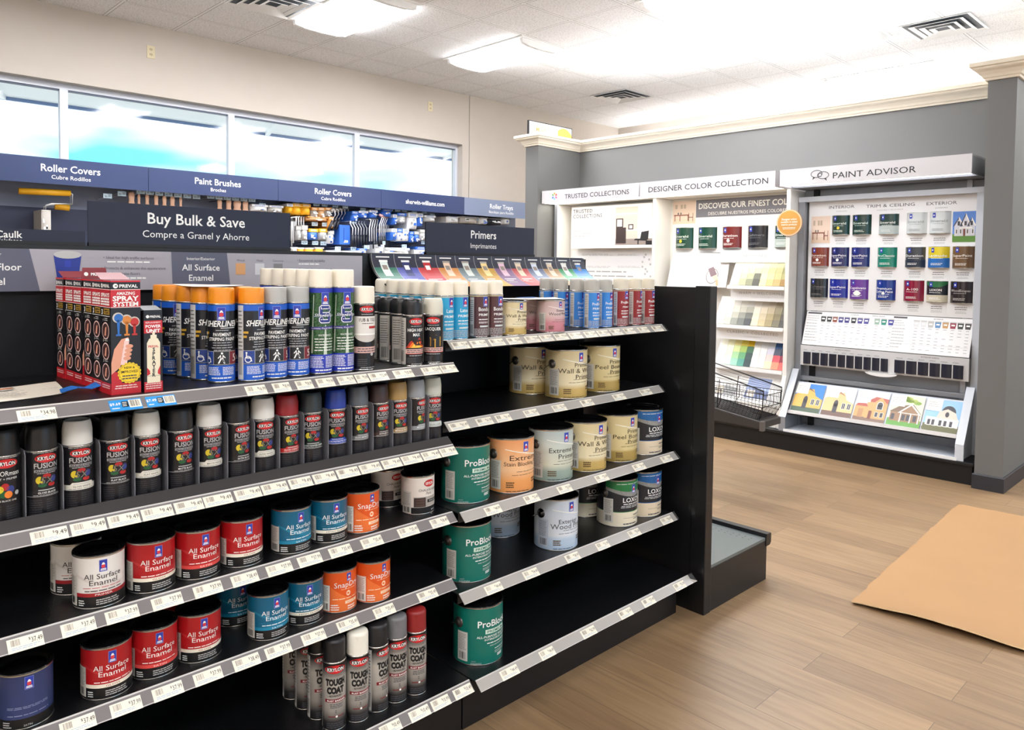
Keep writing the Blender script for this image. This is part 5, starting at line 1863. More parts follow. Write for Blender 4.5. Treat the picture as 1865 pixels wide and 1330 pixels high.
pw = slim_quart('cream_gold', [], [('Premium', 0.1, 0.645, 0.125, 1.05), ('Wall & Wood', -0.10, 0.525, 0.135, 2.25), ('Primer', 0.15, 0.40, 0.135, 1.05)], (70, 60, 36))
grad('cream_gold_g', [(0, (190, 160, 88)), (0.20, (200, 172, 104)), (0.30, (232, 220, 184)), (0.6, (226, 212, 172)), (1, (206, 188, 142))], 0, HG)
pl = slim_quart('peel_gold', [(0, (168, 142, 74)), (0.22, (178, 152, 84)), (0.27, (214, 196, 142)), (0.7, (216, 200, 152)), (1, (204, 186, 138))],
                [('Primer', 0.1, 0.61, 0.125, 0.95), ('Peel Bonding', -0.05, 0.50, 0.125, 2.1), ('Primer', 0.15, 0.39, 0.125, 1.0)], (66, 56, 34))
ex = slim_quart('stain_orange', [(0, (226, 150, 84)), (0.22, (232, 158, 92)), (0.42, (238, 190, 144)), (0.75, (236, 174, 122)), (1, (222, 148, 92))],
                [('Extreme', 0.0, 0.60, 0.135, 1.6), ('Stain Blocking Primer', 0.1, 0.50, 0.105, 2.3)], (72, 56, 44))
ep = slim_quart('sage', [(0, (138, 158, 148)), (0.20, (150, 168, 158)), (0.32, (206, 208, 188)), (0.7, (200, 208, 200)), (1, (168, 182, 182))],
                [('Extreme Block', 0.15, 0.555, 0.135, 2.1), ('Primer', 0.05, 0.435, 0.135, 1.05)], (58, 60, 58))
ew = slim_quart('sky_wood', [(0, (168, 190, 214)), (0.22, (182, 202, 222)), (0.30, (216, 222, 230)), (0.7, (206, 214, 224)), (1, (190, 200, 212))],
                [('Exterior', -0.2, 0.53, 0.12, 1.0), ('Wood Primer', 0.0, 0.425, 0.145, 2.15)], (60, 62, 66), barm=mat('label_bluegrey', (190, 200, 214), 0.5))
lb_, lg_ = loxon_gallon((24, 92, 152), 'blue'), loxon_gallon((30, 118, 62), 'green', (226, 218, 194))
r2, r3, r4, r5 = Z['R2'], Z['R3'], Z['R4'], Z['R5']
for k, mk, x, y, z, a, lb in [
    ('PW', G(pw), 2.225, 2.178, r2, 0, 'cream and gold gallon in shadow behind the front one on the second right shelf'),
    ('PW', G(pw), 2.262, 2.010, r2, 0, 'cream and gold gallon with side handle ear at the front of the second right shelf'),
    ('PL', G(pl), 2.492, 2.024, r2, 0, 'gold gallon can rightmost on the second right shelf'),
    ('PB', problock_gallon, 1.689, 1.958, r3, 0, 'teal gallon can on the third right shelf beside the orange gallon'),
    ('EX', G(ex), 1.884, 1.936, r3, 0, 'orange gallon can beside a teal one'),
    ('EP', G(ep), 2.100, 1.938, r3, 0, 'sage green gallon can'),
    ('PW', G(pw), 2.300, 1.936, r3, 0, 'cream and gold gallon between the sage and the gold gallons'),
    ('PL', G(pl), 2.512, 1.942, r3, 0, 'gold gallon can next to the blue-topped gallon on the third right shelf'),
    ('LB', lb_, 2.690, 1.940, r3, 0, 'blue-topped black and cream gallon at the end of the third right shelf'),
    ('PB', problock_gallon, 1.691, 1.950, r4, 0, 'teal gallon can on the fourth right shelf'),
    ('EW', G(ew, 'black'), 2.060, 2.180, r4, 0, 'pale blue gallon in shadow behind the bright one'),
    ('EW', G(ew, 'black'), 2.130, 1.934, r4, 0, 'bright pale blue gallon at the front of the fourth right shelf'),
    ('LG', lg_, 2.500, 2.110, r4, 0, 'black and cream gallon in shadow between the pale blue and the green-topped gallons'),
    ('LG', lg_, 2.512, 1.936, r4, 0, 'green-topped black and cream gallon can'),
    ('LB', lb_, 2.690, 1.940, r4, 0, 'blue-topped black and cream gallon behind the green-topped one'),
    ('PB', problock_gallon, 1.684, 1.880, r5, 0, 'teal gallon can alone on the bottom right deck'),
]:
    put(k, mk, (x, y, z), radians(a), lb)


# ------------------------------------------------------------------ red boxed sprayers
def sprayer_box(W=0.066, D=0.066, H=0.268):
    RB = mat('box_red', (196, 34, 44), 0.35)
    KB = mat('box_black', (22, 20, 24), 0.35)
    r = empty('sprayer_box')
    tag(r, 'x', 'boxed sprayer')
    b = MB().box(-W / 2, W / 2, -D / 2, D / 2, 0, H, KB)

    def side(fr, w):
        b.rect(fr, 0, w, 0, H * 0.10, 0, RB)
        b.rect(fr, 0, w, H * 0.765, H * 0.92, 0, RB)
        b.rect(fr, 0, w, H * 0.985, H, 0, RB)
        b.rect(fr, 0, w, H * 0.762, H * 0.768, 1, mat('box_pale', (236, 206, 200), 0.5))
        b.rect(fr, 0, w, H * 0.917, H * 0.923, 1, mat('box_pale', (236, 206, 200)))
        # emblem and name
        b.ell(fr, w * 0.16, H * 0.952, w * 0.085, w * 0.085, 1, WHITE, 16)
        b.poly(fr, [(w * 0.12, H * 0.952), (w * 0.20, H * 0.96), (w * 0.20, H * 0.945)], 2, KB)
        b.text(fr, 'PREVAL', w * 0.60, H * 0.938, 0.0105, 1, WHITE, bold=0.03, wide=w * 0.62)
        b.lines(fr, w * 0.10, w * 0.9, H * 0.045, H * 0.085, 2, 1, mat('box_pale', (236, 206, 200)), 0.1, 'c')

    f = Flat((-W / 2, -D / 2, 0), (1, 0, 0), (0, 0, 1))
    side(f, W)
    b.text(f, 'AMAZING', W * 0.5, H * 0.874, 0.0100, 2, WHITE, bold=0.02, wide=W * 0.62)
    b.text(f, 'SPRAY', W * 0.5, H * 0.821, 0.0160, 2, WHITE, bold=0.035, wide=W * 0.88)
    b.text(f, 'SYSTEM', W * 0.5, H * 0.774, 0.0145, 2, WHITE, bold=0.03, wide=W * 0.84)
    for k, (c, u) in enumerate((((44, 108, 186), 0.24), ((214, 132, 54), 0.52), ((196, 48, 44), 0.78))):
        b.ell(f, W * u, H * (0.675 - 0.02 * k), W * 0.19, W * 0.185, 1, mat('cup_rim', (206, 196, 186), 0.5), 18)
        b.ell(f, W * (u + 0.01), H * (0.672 - 0.02 * k), W * 0.145, W * 0.15, 2, mat('cup_%s' % 'abc'[k], c, 0.4), 18)
        b.poly(f, [(W * (u - 0.05), H * (0.655 - 0.02 * k)), (W * (u + 0.06), H * (0.655 - 0.02 * k)), (W * (u + 0.04), H * 0.53), (W * (u - 0.02), H * 0.53)], 2, mat('cup_%s' % 'abc'[k], c, 0.4))
        b.rect(f, W * (u - 0.08), W * (u + 0.10), H * 0.515, H * 0.53, 3, mat('cup_%s' % 'abc'[k], c, 0.4))
    SK = mat('printed_skin', (226, 160, 132), 0.5)
    b.poly(f, [(0.0, H * 0.28), (W * 0.10, H * 0.40), (W * 0.34, H * 0.485), (W * 0.58, H * 0.50), (W * 0.55, H * 0.46), (W * 0.40, H * 0.42), (W * 0.36, H * 0.33), (W * 0.30, H * 0.24), (0.0, H * 0.18)], 2, SK)
    b.poly(f, [(W * 0.44, H * 0.47), (W * 0.60, H * 0.47), (W * 0.52, H * 0.26), (W * 0.30, H * 0.26)], 3, mat('printed_pale_pink', (240, 206, 200), 0.5))
    b.poly(f, [(W * 0.48, H * 0.49), (W * 0.58, H * 0.49), (W * 0.60, H * 0.468), (W * 0.46, H * 0.468)], 4, WHITE)
    for k in range(4):
        b.ell(f, W * (0.60 - 0.025 * k), H * (0.42 - 0.035 * k), W * 0.13, W * 0.075, 4, SK, 14)
    b.rect(f, 0, W * 0.35, H * 0.10, H * 0.20, 1, RB)
    pts = []
    for i in range(36):
        q = 1.0 if i % 2 else 0.90
        pts.append((W * 0.60 + W * 0.41 * q * cos(2 * pi * i / 36), H * 0.185 + W * 0.39 * q * sin(2 * pi * i / 36)))
    b.add([f(W * 0.60, H * 0.185, 5)] + [f(u, v, 5) for u, v in pts], [(0, 1 + i, 1 + (i + 1) % 36) for i in range(36)], YELINK)
    b.ring(f, W * 0.60, H * 0.185, W * 0.35, W * 0.33, 0.0007, 6, DGREY, 30)
    b.text(f, 'NEW &', W * 0.60, H * 0.222, 0.0075, 6, BLACK, bold=0.01)
    b.text(f, 'IMPROVED', W * 0.60, H * 0.185, 0.0085, 6, BLACK, bold=0.01, wide=W * 0.58)
    b.lines(f, W * 0.34, W * 0.86, H * 0.125, H * 0.172, 2, 6, DGREY, 0.1, 'c')
    s = Flat((-W / 2, D / 2, 0), (0, -1, 0), (0, 0, 1))
    side(s, D)
    b.text(s, 'SPRAYS', D * 0.5, H * 0.855, 0.0125, 2, WHITE, bold=0.03, wide=D * 0.84)
    b.lines(s, D * 0.06, D * 0.94, H * 0.775, H * 0.845, 3, 2, WHITE, 0.05, fill=0.7)
    b.text(s, '3', D * 0.18, H * 0.70, 0.0165, 2, WHITE, bold=0.04)
    b.rect(s, D * 0.34, D * 0.92, H * 0.70, H * 0.752, 2, mat('box_gold', (190, 150, 60), 0.4))
    b.text(s, 'SIMPLE', D * 0.63, H * 0.729, 0.0055, 3, KB, bold=0.03, wide=D * 0.5)
    b.text(s, 'STEPS', D * 0.63, H * 0.706, 0.0055, 3, KB, bold=0.03, wide=D * 0.44)
    b.rect(s, D * 0.06, D * 0.94, H * 0.684, H * 0.688, 2, WHITE)
    for k, v in enumerate((0.555, 0.375, 0.195)):
        b.text(s, str(k + 1), D * 0.28, H * (v + 0.085), 0.0085, 2, WHITE, bold=0.02)
        b.lines(s, D * 0.40, D * 0.72, H * (v + 0.087), H * (v + 0.118), 2, 2, LGREY, 0.1)
        b.ell(s, D * 0.5, H * v, D * 0.36, D * 0.31, 1, mat('box_ring', (230, 196, 190), 0.5), 22)
        b.ell(s, D * 0.5, H * v, D * 0.31, D * 0.265, 2, mat('box_inset', (70, 40, 40), 0.5), 22)
        b.poly(s, [(D * 0.40, H * (v - 0.04)), (D * 0.55, H * (v - 0.045)), (D * 0.62, H * (v + 0.04)), (D * 0.50, H * (v + 0.03))], 3, SK)
    part(b, 'carton', r)
    return r


zt = Z['L1']
bx = sprayer_box
pos = [(0.586, 1.940, 0.0, 'red and black boxed sprayer at the front of its row, full face towards the aisle'),
       (0.586, 2.009, 0.0, 'red and black boxed sprayer second back in its row, its side just visible'),
       (0.585, 2.078, 0.0, 'red and black boxed sprayer third back in its row'),
       (0.580, 2.147, 0.0, 'red and black boxed sprayer fourth back in its row, top flap standing up'),
       (0.579, 2.218, 0.0, 'red and black boxed sprayer fifth back in its row'),
       (0.574, 2.290, 0.0, 'red and black boxed sprayer rearmost in its row')]
RBF = mat('flap_red', (130, 26, 36), 0.45)
for i, (x, y, dz, lb) in enumerate(pos):
    o = put('box', bx, (x, y, zt), 0.03 if i % 2 else 0.035, lb)
    if i in (1, 3, 5):
        f = MB()
        if i == 3:
            f.slab([(-0.033, -0.030, 0.268), (0.030, -0.030, 0.268), (0.026, -0.024, 0.296), (-0.028, -0.024, 0.296)], (0, 0.0012, 0), RBF)
            fr = Flat((-0.033, -0.030, 0.268), (1, 0, 0), Vector((0, 0.006, 0.028)), 0.0005)
            f.ell(fr, 0.012, 0.012, 0.005, 0.005, 1, WHITE, 14)
            f.text(fr, 'PREVAL', 0.040, 0.008, 0.010, 1, WHITE, bold=0.03, wide=0.034)
        else:
            f.slab([(-0.033, -0.033, 0.268), (0.033, -0.033, 0.268), (0.030, 0.022, 0.284), (-0.030, 0.022, 0.284)], (0, 0, 0.001), RBF)
        part(f, 'top_flap', o)


def unit_box():
    W, D, H = 0.043, 0.043, 0.196
    RB, KB = 'box_red', 'box_black'
    r = empty('sprayer_box')
    tag(r, 'x', 'boxed sprayer')
    b = MB().box(-W / 2, W / 2, -D / 2, D / 2, 0, H, KB)
    f = Flat((-W / 2, -D / 2, 0), (1, 0, 0), (0, 0, 1))
    b.rect(f, 0, W, 0, H * 0.125, 0, RB)
    b.rect(f, 0, W, H * 0.72, H * 0.875, 0, RB)
    b.ell(f, W * 0.2, H * 0.925, W * 0.09, W * 0.09, 1, WHITE, 14)
    b.text(f, 'PREVAL', W * 0.62, H * 0.91, 0.0075, 1, WHITE, bold=0.03, wide=W * 0.6)
    b.text(f, 'REPLACEMENT', W * 0.5, H * 0.842, 0.0055, 2, WHITE, wide=W * 0.82)
    b.text(f, 'POWER', W * 0.5, H * 0.788, 0.0098, 2, WHITE, bold=0.03, wide=W * 0.84)
    b.text(f, 'UNIT', W * 0.5, H * 0.730, 0.0112, 2, WHITE, bold=0.04, wide=W * 0.76)
    b.lines(f, W * 0.06, W * 0.94, H * 0.03, H * 0.11, 3, 1, 'box_pale', 0.05, 'c')
    CR = mat('printed_cream', (238, 228, 200), 0.5)
    b.poly(f, [(W * 0.15, H * 0.11), (W * 0.87, H * 0.11), (W * 0.87, H * 0.60), (W * 0.74, H * 0.655), (W * 0.28, H * 0.655), (W * 0.15, H * 0.60)], 1, CR)
    b.rect(f, W * 0.34, W * 0.68, H * 0.655, H * 0.70, 2, CR)
    b.rect(f, W * 0.44, W * 0.58, H * 0.70, H * 0.735, 3, CR)
    b.text(f, 'PREVAL', W * 0.5, H * 0.545, 0.0075, 2, mat('ink_redbright', (200, 30, 40), 0.5), bold=0.02, wide=W * 0.56)
    for k, c in enumerate('SPRAYER'):
        b.text(f, c, W * 0.52, H * (0.497 - 0.052 * k), 0.0125, 2, BLACK, bold=0.03)
    b.poly(f, [(W * 0.15, H * 0.20), (W * 0.15, H * 0.30), (W * 0.30, H * 0.26), (W * 0.32, H * 0.22)], 2, RB)
    b.poly(f, [(W * 0.87, H * 0.20), (W * 0.87, H * 0.32), (W * 0.74, H * 0.26), (W * 0.72, H * 0.22)], 2, RB)
    b.rect(f, W * 0.15, W * 0.87, H * 0.195, H * 0.198, 3, DGREY)
    part(b, 'carton', r)
    t = MB().slab([(-W / 2, -D / 2, H), (W / 2, -D / 2, H), (W / 2, D / 2 - 0.004, H + 0.009), (-W / 2, D / 2 - 0.004, H + 0.009)], (0, 0, 0.0008), KB)
    part(t, 'top_flap', r)
    return r


put('unit', unit_box, (0.645, 1.922, zt), 0.05, 'narrow black and red replacement unit box right of the large sprayer box')

# ------------------------------------------------------------------ papers
PAPER = mat('paper', (238, 230, 214), 0.7)
TAPE = mat('blue_masking_tape', (36, 112, 200), 0.5)


def wavy_sheet(corners, z, amp, m, thick=0.0004, n=10, seed=1):
    rnd = random.Random(seed)
    ph = [rnd.uniform(0, 6) for _ in range(3)]
    c = [Vector((*q, 0)) for q in corners]
    top = []
    for i in range(n + 1):
        for j in range(n + 1):
            s, t = i / n, j / n
            p = c[0] * (1 - s) * (1 - t) + c[1] * s * (1 - t) + c[2] * s * t + c[3] * (1 - s) * t
            h = amp * (0.5 + 0.5 * sin(ph[0] + 4.2 * s + 2.6 * t)) * (0.3 + 0.7 * abs(2 * s - 1))
            top.append((p.x, p.y, z + thick + h))
    k = len(top)
    bot = [(x, y, q - thick) for x, y, q in top]
    fs = []
    for i in range(n):
        for j in range(n):
            a = i * (n + 1) + j
            fs.append((a, a + n + 1, a + n + 2, a + 1))
            fs.append((k + a, k + a + 1, k + a + n + 2, k + a + n + 1))
    mb = MB()
    mb.add(top + bot, fs, m, True)
    return mb


P1 = wavy_sheet([(0.30, 1.935), (0.485, 2.000), (0.505, 2.185), (0.31, 2.17)], zt + 0.001, 0.004, PAPER, seed=3)
fr = Flat((0.30, 1.955, zt + 0.0062), (0.97, 0.24, 0), (-0.24, 0.97, 0), 0.0002, 0.0002)
P1.rect(fr, 0.012, 0.140, 0.130, 0.150, 1, mat('print_brown', (96, 70, 52), 0.6))
P1.rect(fr, 0.10, 0.135, 0.132, 0.148, 2, mat('print_orange', (196, 110, 60), 0.6))
P1.text(fr, '4.98', 0.185, 0.06, 0.018, 1, LGREY, sp=1.2)
P1.lines(fr, 0.01, 0.14, 0.02, 0.115, 8, 1, mat('print_grey', (176, 170, 160), 0.6), 0.3)
tag(P1.build('paper_sheet'), 'printed paper sheet lying on the left top shelf before the boxes', 'paper')
tp = MB()
pts = [(0.470, 1.990), (0.505, 1.985), (0.535, 1.990), (0.565, 1.980), (0.575, 2.000), (0.560, 2.025), (0.525, 2.012), (0.500, 2.020), (0.478, 2.035)]
n = len(pts)
zz = [0.004, 0.012, 0.006, 0.017, 0.022, 0.020, 0.009, 0.014, 0.006]
tp.add([(x, y, zt + z) for (x, y), z in zip(pts, zz)] + [(x, y, zt + z + 0.0008) for (x, y), z in zip(pts, zz)],
       [(0, 1, 7, 8), (1, 2, 6, 7), (2, 3, 5, 6), (3, 4, 5), (n + 8, n + 7, n + 1, n), (n + 7, n + 6, n + 2, n + 1), (n + 6, n + 5, n + 3, n + 2), (n + 5, n + 4, n + 3)], TAPE)
tag(tp.build('masking_tape'), 'crumpled strip of blue masking tape on the paper sheet', 'tape')
P2 = wavy_sheet([(0.772, 2.00), (0.86, 1.93), (0.96, 2.09), (0.80, 2.20)], zt + 0.2488, 0.003, PAPER, seed=5)
tag(P2.build('paper_sheet'), 'white paper sheet lying on the orange caps', 'paper')
P3 = wavy_sheet([(1.852, 1.985), (2.10, 1.900), (2.17, 1.99), (1.925, 2.075)], zR + 0.1262, 0.002, PAPER, seed=8)
tag(P3.build('paper_sheet'), 'white paper sheet lying over the cream and pink quarts', 'paper')
tp2 = MB().box(1.985, 2.075, 2.00, 2.022, zR + 0.1298, zR + 0.1305, TAPE)
tag(tp2.build('masking_tape'), 'flat blue tape strip on the paper over the pink quarts', 'tape')
# ================================================================== WHITE DISPLAY UNITS IN THE ALCOVE
UW = mat('unit_white', (232, 230, 224), 0.4)
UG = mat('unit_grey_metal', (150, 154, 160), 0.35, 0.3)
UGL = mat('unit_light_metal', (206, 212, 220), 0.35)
HDW = mat('header_face_white', (204, 202, 204), 0.5)
STRIPL = mat('header_strip_lamp', (255, 250, 240), 0.4, emit=HEADER_E)
STRIPW = mat('weak_strip_lamp', (250, 250, 255), 0.4, emit=HEADER_E * 0.35)
CHAR = mat('header_letters', (44, 44, 48), 0.5)
PANW = mat('panel_white', (236, 236, 236), 0.4)
PRT = mat('print_grey_fine', (170, 170, 168), 0.6)
U_, V_ = (0, -1, 0), (0, 0, 1)


def WF(X, Y, Zz, tilt=None, lift=0.0004, step=0.0006):
    """frame on a surface facing the room (-X); u runs to the right (-Y)"""
    return Flat((X, Y, Zz), U_, tilt or V_, lift, step)


def fpt(fr, px, py):
    p = at_plane(px, py, fr.o, fr.n)
    d = p - fr.o
    return d.dot(fr.u), d.dot(fr.v)


def fbox(fr, x0, y0, x1, y1):
    """photo-frame rectangle -> u0,u1,v0,v1 on the frame's plane, squared up"""
    a, b, c, d = fpt(fr, x0, y0), fpt(fr, x1, y0), fpt(fr, x0, y1), fpt(fr, x1, y1)
    return (a[0] + c[0]) / 2, (b[0] + d[0]) / 2, (c[1] + d[1]) / 2, (a[1] + b[1]) / 2


# black base plinth under all three
pl = MB().box(5.985, 6.51, 1.50, 5.63, 0, 0.135, mat('plinth_black', (13, 13, 16), 0.5))
pl.box(5.965, 6.51, 1.49, 5.635, 0.135, 0.158, 'plinth_black')
tag(pl.build('display_plinth', bevel=0.003), 'long black plinth under the white display units', 'plinth')


def header(unit, y_hi, y_lo, txt, tx, size, wide, icon):
    """lamp box over a unit; y_hi is its left end seen from the room"""
    h = MB()
    x0, x1, z0, z1 = 5.90, 6.50, 2.182, 2.315
    h.box(x0, x0 + 0.012, y_lo, y_hi, z0, z1, HDW)
    h.box(x0 + 0.012, x1, y_lo, y_hi, z1 - 0.012, z1, HDW)
    h.box(x0 + 0.012, x1, y_lo, y_lo + 0.012, z0, z1 - 0.012, UG if icon == 'talk' else HDW)
    h.box(x0 + 0.012, x1, y_hi - 0.012, y_hi, z0, z1 - 0.012, HDW)
    h.box(x0 + 0.19, x1, y_lo + 0.012, y_hi - 0.012, z0, z0 + 0.012, UG if icon == 'talk' else UW)
    fr = WF(x0, y_hi, z0)
    h.text(fr, txt, tx, 0.033, size, 1, CHAR, bold=0.004, wide=wide)
    if icon == 'talk':
        u, v = 0.305, 0.068
        for du, dv, s in ((0.0, 0.010, 1), (0.052, -0.004, -1)):
            h.ring(fr, u + du, v + dv, 0.047, 0.030, 0.005, 1, CHAR, 26)
            h.poly(fr, [(u + du - s * 0.026, v + dv - 0.022), (u + du - s * 0.008, v + dv - 0.027), (u + du - s * 0.032, v + dv - 0.046)], 2, CHAR)
        h.ell(fr, u + 0.028, v + 0.002, 0.012, 0.012, 2, HDW, 14)
        h.ring(fr, u + 0.028, v + 0.000, 0.016, 0.016, 0.005, 3, CHAR, 18)
    if icon == 'burst':
        u, v = 0.185, 0.068
        for k, c in enumerate(((226, 84, 60), (240, 160, 60), (96, 170, 90), (66, 120, 196), (120, 190, 226), (214, 96, 150))):
            a = k * pi / 3 + 0.5
            m = mat('burst_%s' % 'abcdef'[k], c, 0.5)
            q = [(u + 0.010 * cos(a), v + 0.010 * sin(a)), (u + 0.034 * cos(a - 0.38), v + 0.034 * sin(a - 0.38)), (u + 0.040 * cos(a), v + 0.040 * sin(a)), (u + 0.034 * cos(a + 0.38), v + 0.034 * sin(a + 0.38))]
            h.poly(fr, q, 1, m)
    part(h, 'header_box', unit)
    l = MB().box(x0 + 0.02, x0 + 0.18, y_lo + 0.03, y_hi - 0.03, z0 + 0.012, z0 + 0.03, STRIPW if icon == 'talk' else STRIPL)
    part(l, 'strip_lamp', unit)


def unit_root(name, label):
    r = empty(name, (0, 0, 0))
    return tag(r, label, 'display unit')


def half_can(w, h, m, words, ink, two=None, swoosh=None, foot=None, badge=None):
    """half-round sample can standing proud of a board; local frame: back at x=0, bulging to -X"""
    d = w * 0.30
    R = (w * w / 4 + d * d) / (2 * d)
    a1 = math.asin(w / 2 / R)
    b = MB()
    n = 14

    def P(a, z):
        return (-(R * cos(a) - (R - d)), -R * sin(a), z)

    def wrap(u0, u1, z0, z1, mm, off=0.0):
        vs = []
        k = 12
        for i in range(k + 1):
            u = u0 + (u1 - u0) * i / k
            a = u / R
            x = -((R + off) * cos(a) - (R - d))
            y = -(R + off) * sin(a)
            vs += [(x, y, z0), (x, y, z1)]
        b.add(vs, [(2 * i, 2 * i + 2, 2 * i + 3, 2 * i + 1) for i in range(k)], mm, True)

    e = R * a1
    wrap(-e, e, 0.0, h, m)
    # top and bottom lids
    for z in (0.0, h):
        vs = [(0, 0, z)] + [P(-a1 + 2 * a1 * i / n, z) for i in range(n + 1)]
        b.add(vs, [(0, i + 1, i + 2) for i in range(n)], TIN)
    wrap(-e, e, 0.0, h * 0.02, TIN, 0.0008)
    wrap(-e, e, h * 0.98, h, TIN, 0.0008)
    if two:
        wrap(-e, e, h * 0.02, h * two[1], two[0], 0.0009)
    if foot:
        wrap(-e, e, h * 0.02, h * 0.34, foot, 0.0009)
    lu = -0.22 * w

    class CF:
        curved = True
        pass
    cf = CF()
    cf.R = R

    def call(u, v, l):
        o = 0.0012 + 0.0004 * l
        a = u / R
        return Vector((-((R + o) * cos(a) - (R - d)), -(R + o) * sin(a), v))
    CF.__call__ = lambda s, u, v, l: call(u, v, l)
    if swoosh:
        b.band(cf, lambda t: h * (0.70 + 0.18 * (2 * t - 1) ** 2), lambda t: h * 0.97, -e * 0.98, e * 0.98, 0, swoosh, 12)
    b.rect(cf, lu - w * 0.08, lu + w * 0.08, h * 0.72, h * 0.94, 1, LOGOB)
    b.ell(cf, lu, h * 0.83, w * 0.04, w * 0.04, 2, WHITE, 10)
    v = h * 0.52
    for t in words:
        b.text(cf, t, 0.0 if not badge else -0.02 * w, v, h * 0.155, 2, ink, bold=0.01, wide=min(w * 0.92, h * 0.105 * len(t)))
        v -= h * 0.15
    b.lines(cf, -0.30 * w, 0.30 * w, v + h * 0.06, v + h * 0.10, 1, 2, ink, 0.1)
    if badge:
        b.ell(cf, -0.03 * w, h * 0.34, w * 0.08, w * 0.08, 2, badge, 12)
    b.lines(cf, -0.32 * w, 0.26 * w, h * 0.12, h * 0.24, 2, 2, ink, 0.2)
    return b


# ------------------------------------------------------------------ paint advisor (right unit)
pa = unit_root('paint_advisor_unit', 'wide display unit with sample cans and house brochures nearest the right wall end')
pa.name = 'advisor_display_unit'
header(pa, 2.937, 1.548, 'PAINT ADVISOR', 0.735, 0.066, 0.60, 'talk')
f = MB()
f.box(6.25, 6.30, 1.545, 1.60, 0.16, 2.115, UGL).box(6.25, 6.30, 2.88, 2.935, 0.16, 2.115, UG)
f.box(6.245, 6.30, 1.545, 2.935, 2.075, 2.118, UGL).box(6.25, 6.30, 1.60, 2.88, 0.565, 0.60, UG)
part(f, 'frame', pa, bevel=0.002)
part(MB().box(6.36, 6.375, 1.56, 2.93, 0.16, 2.18, mat('unit_back_grey', (176, 178, 182), 0.5)), 'back_panel', pa)
part(MB().box(6.322, 6.36, 2.80, 2.84, 0.16, 2.18, GOND), 'slotted_post', pa)
part(MB().box(6.322, 6.36, 1.65, 1.685, 0.16, 2.18, mat('post_white', (220, 222, 226), 0.4)), 'slotted_post', pa)

# board with can samples
fb = WF(6.305, 2.866, 1.157)
bd = MB().box(6.305, 6.318, 1.612, 2.866, 1.157, 2.075, PANW)
for t, s, c, v in (('INTERIOR', 'INTERIORES', 1533, 377), ('TRIM & CEILING', 'MOLDURAS Y CIELOS RASOS', 1621, 374), ('EXTERIOR', 'EXTERIORES', 1715, 370)):
    u, vv = fpt(fb, c, v)
    bd.text(fb, t, u, vv - 0.012, 0.034, 1, DGREY, wide=0.026 * len(t))
    bd.text(fb, s, u, vv - 0.040, 0.014, 1, PRT, wide=0.0085 * len(s))


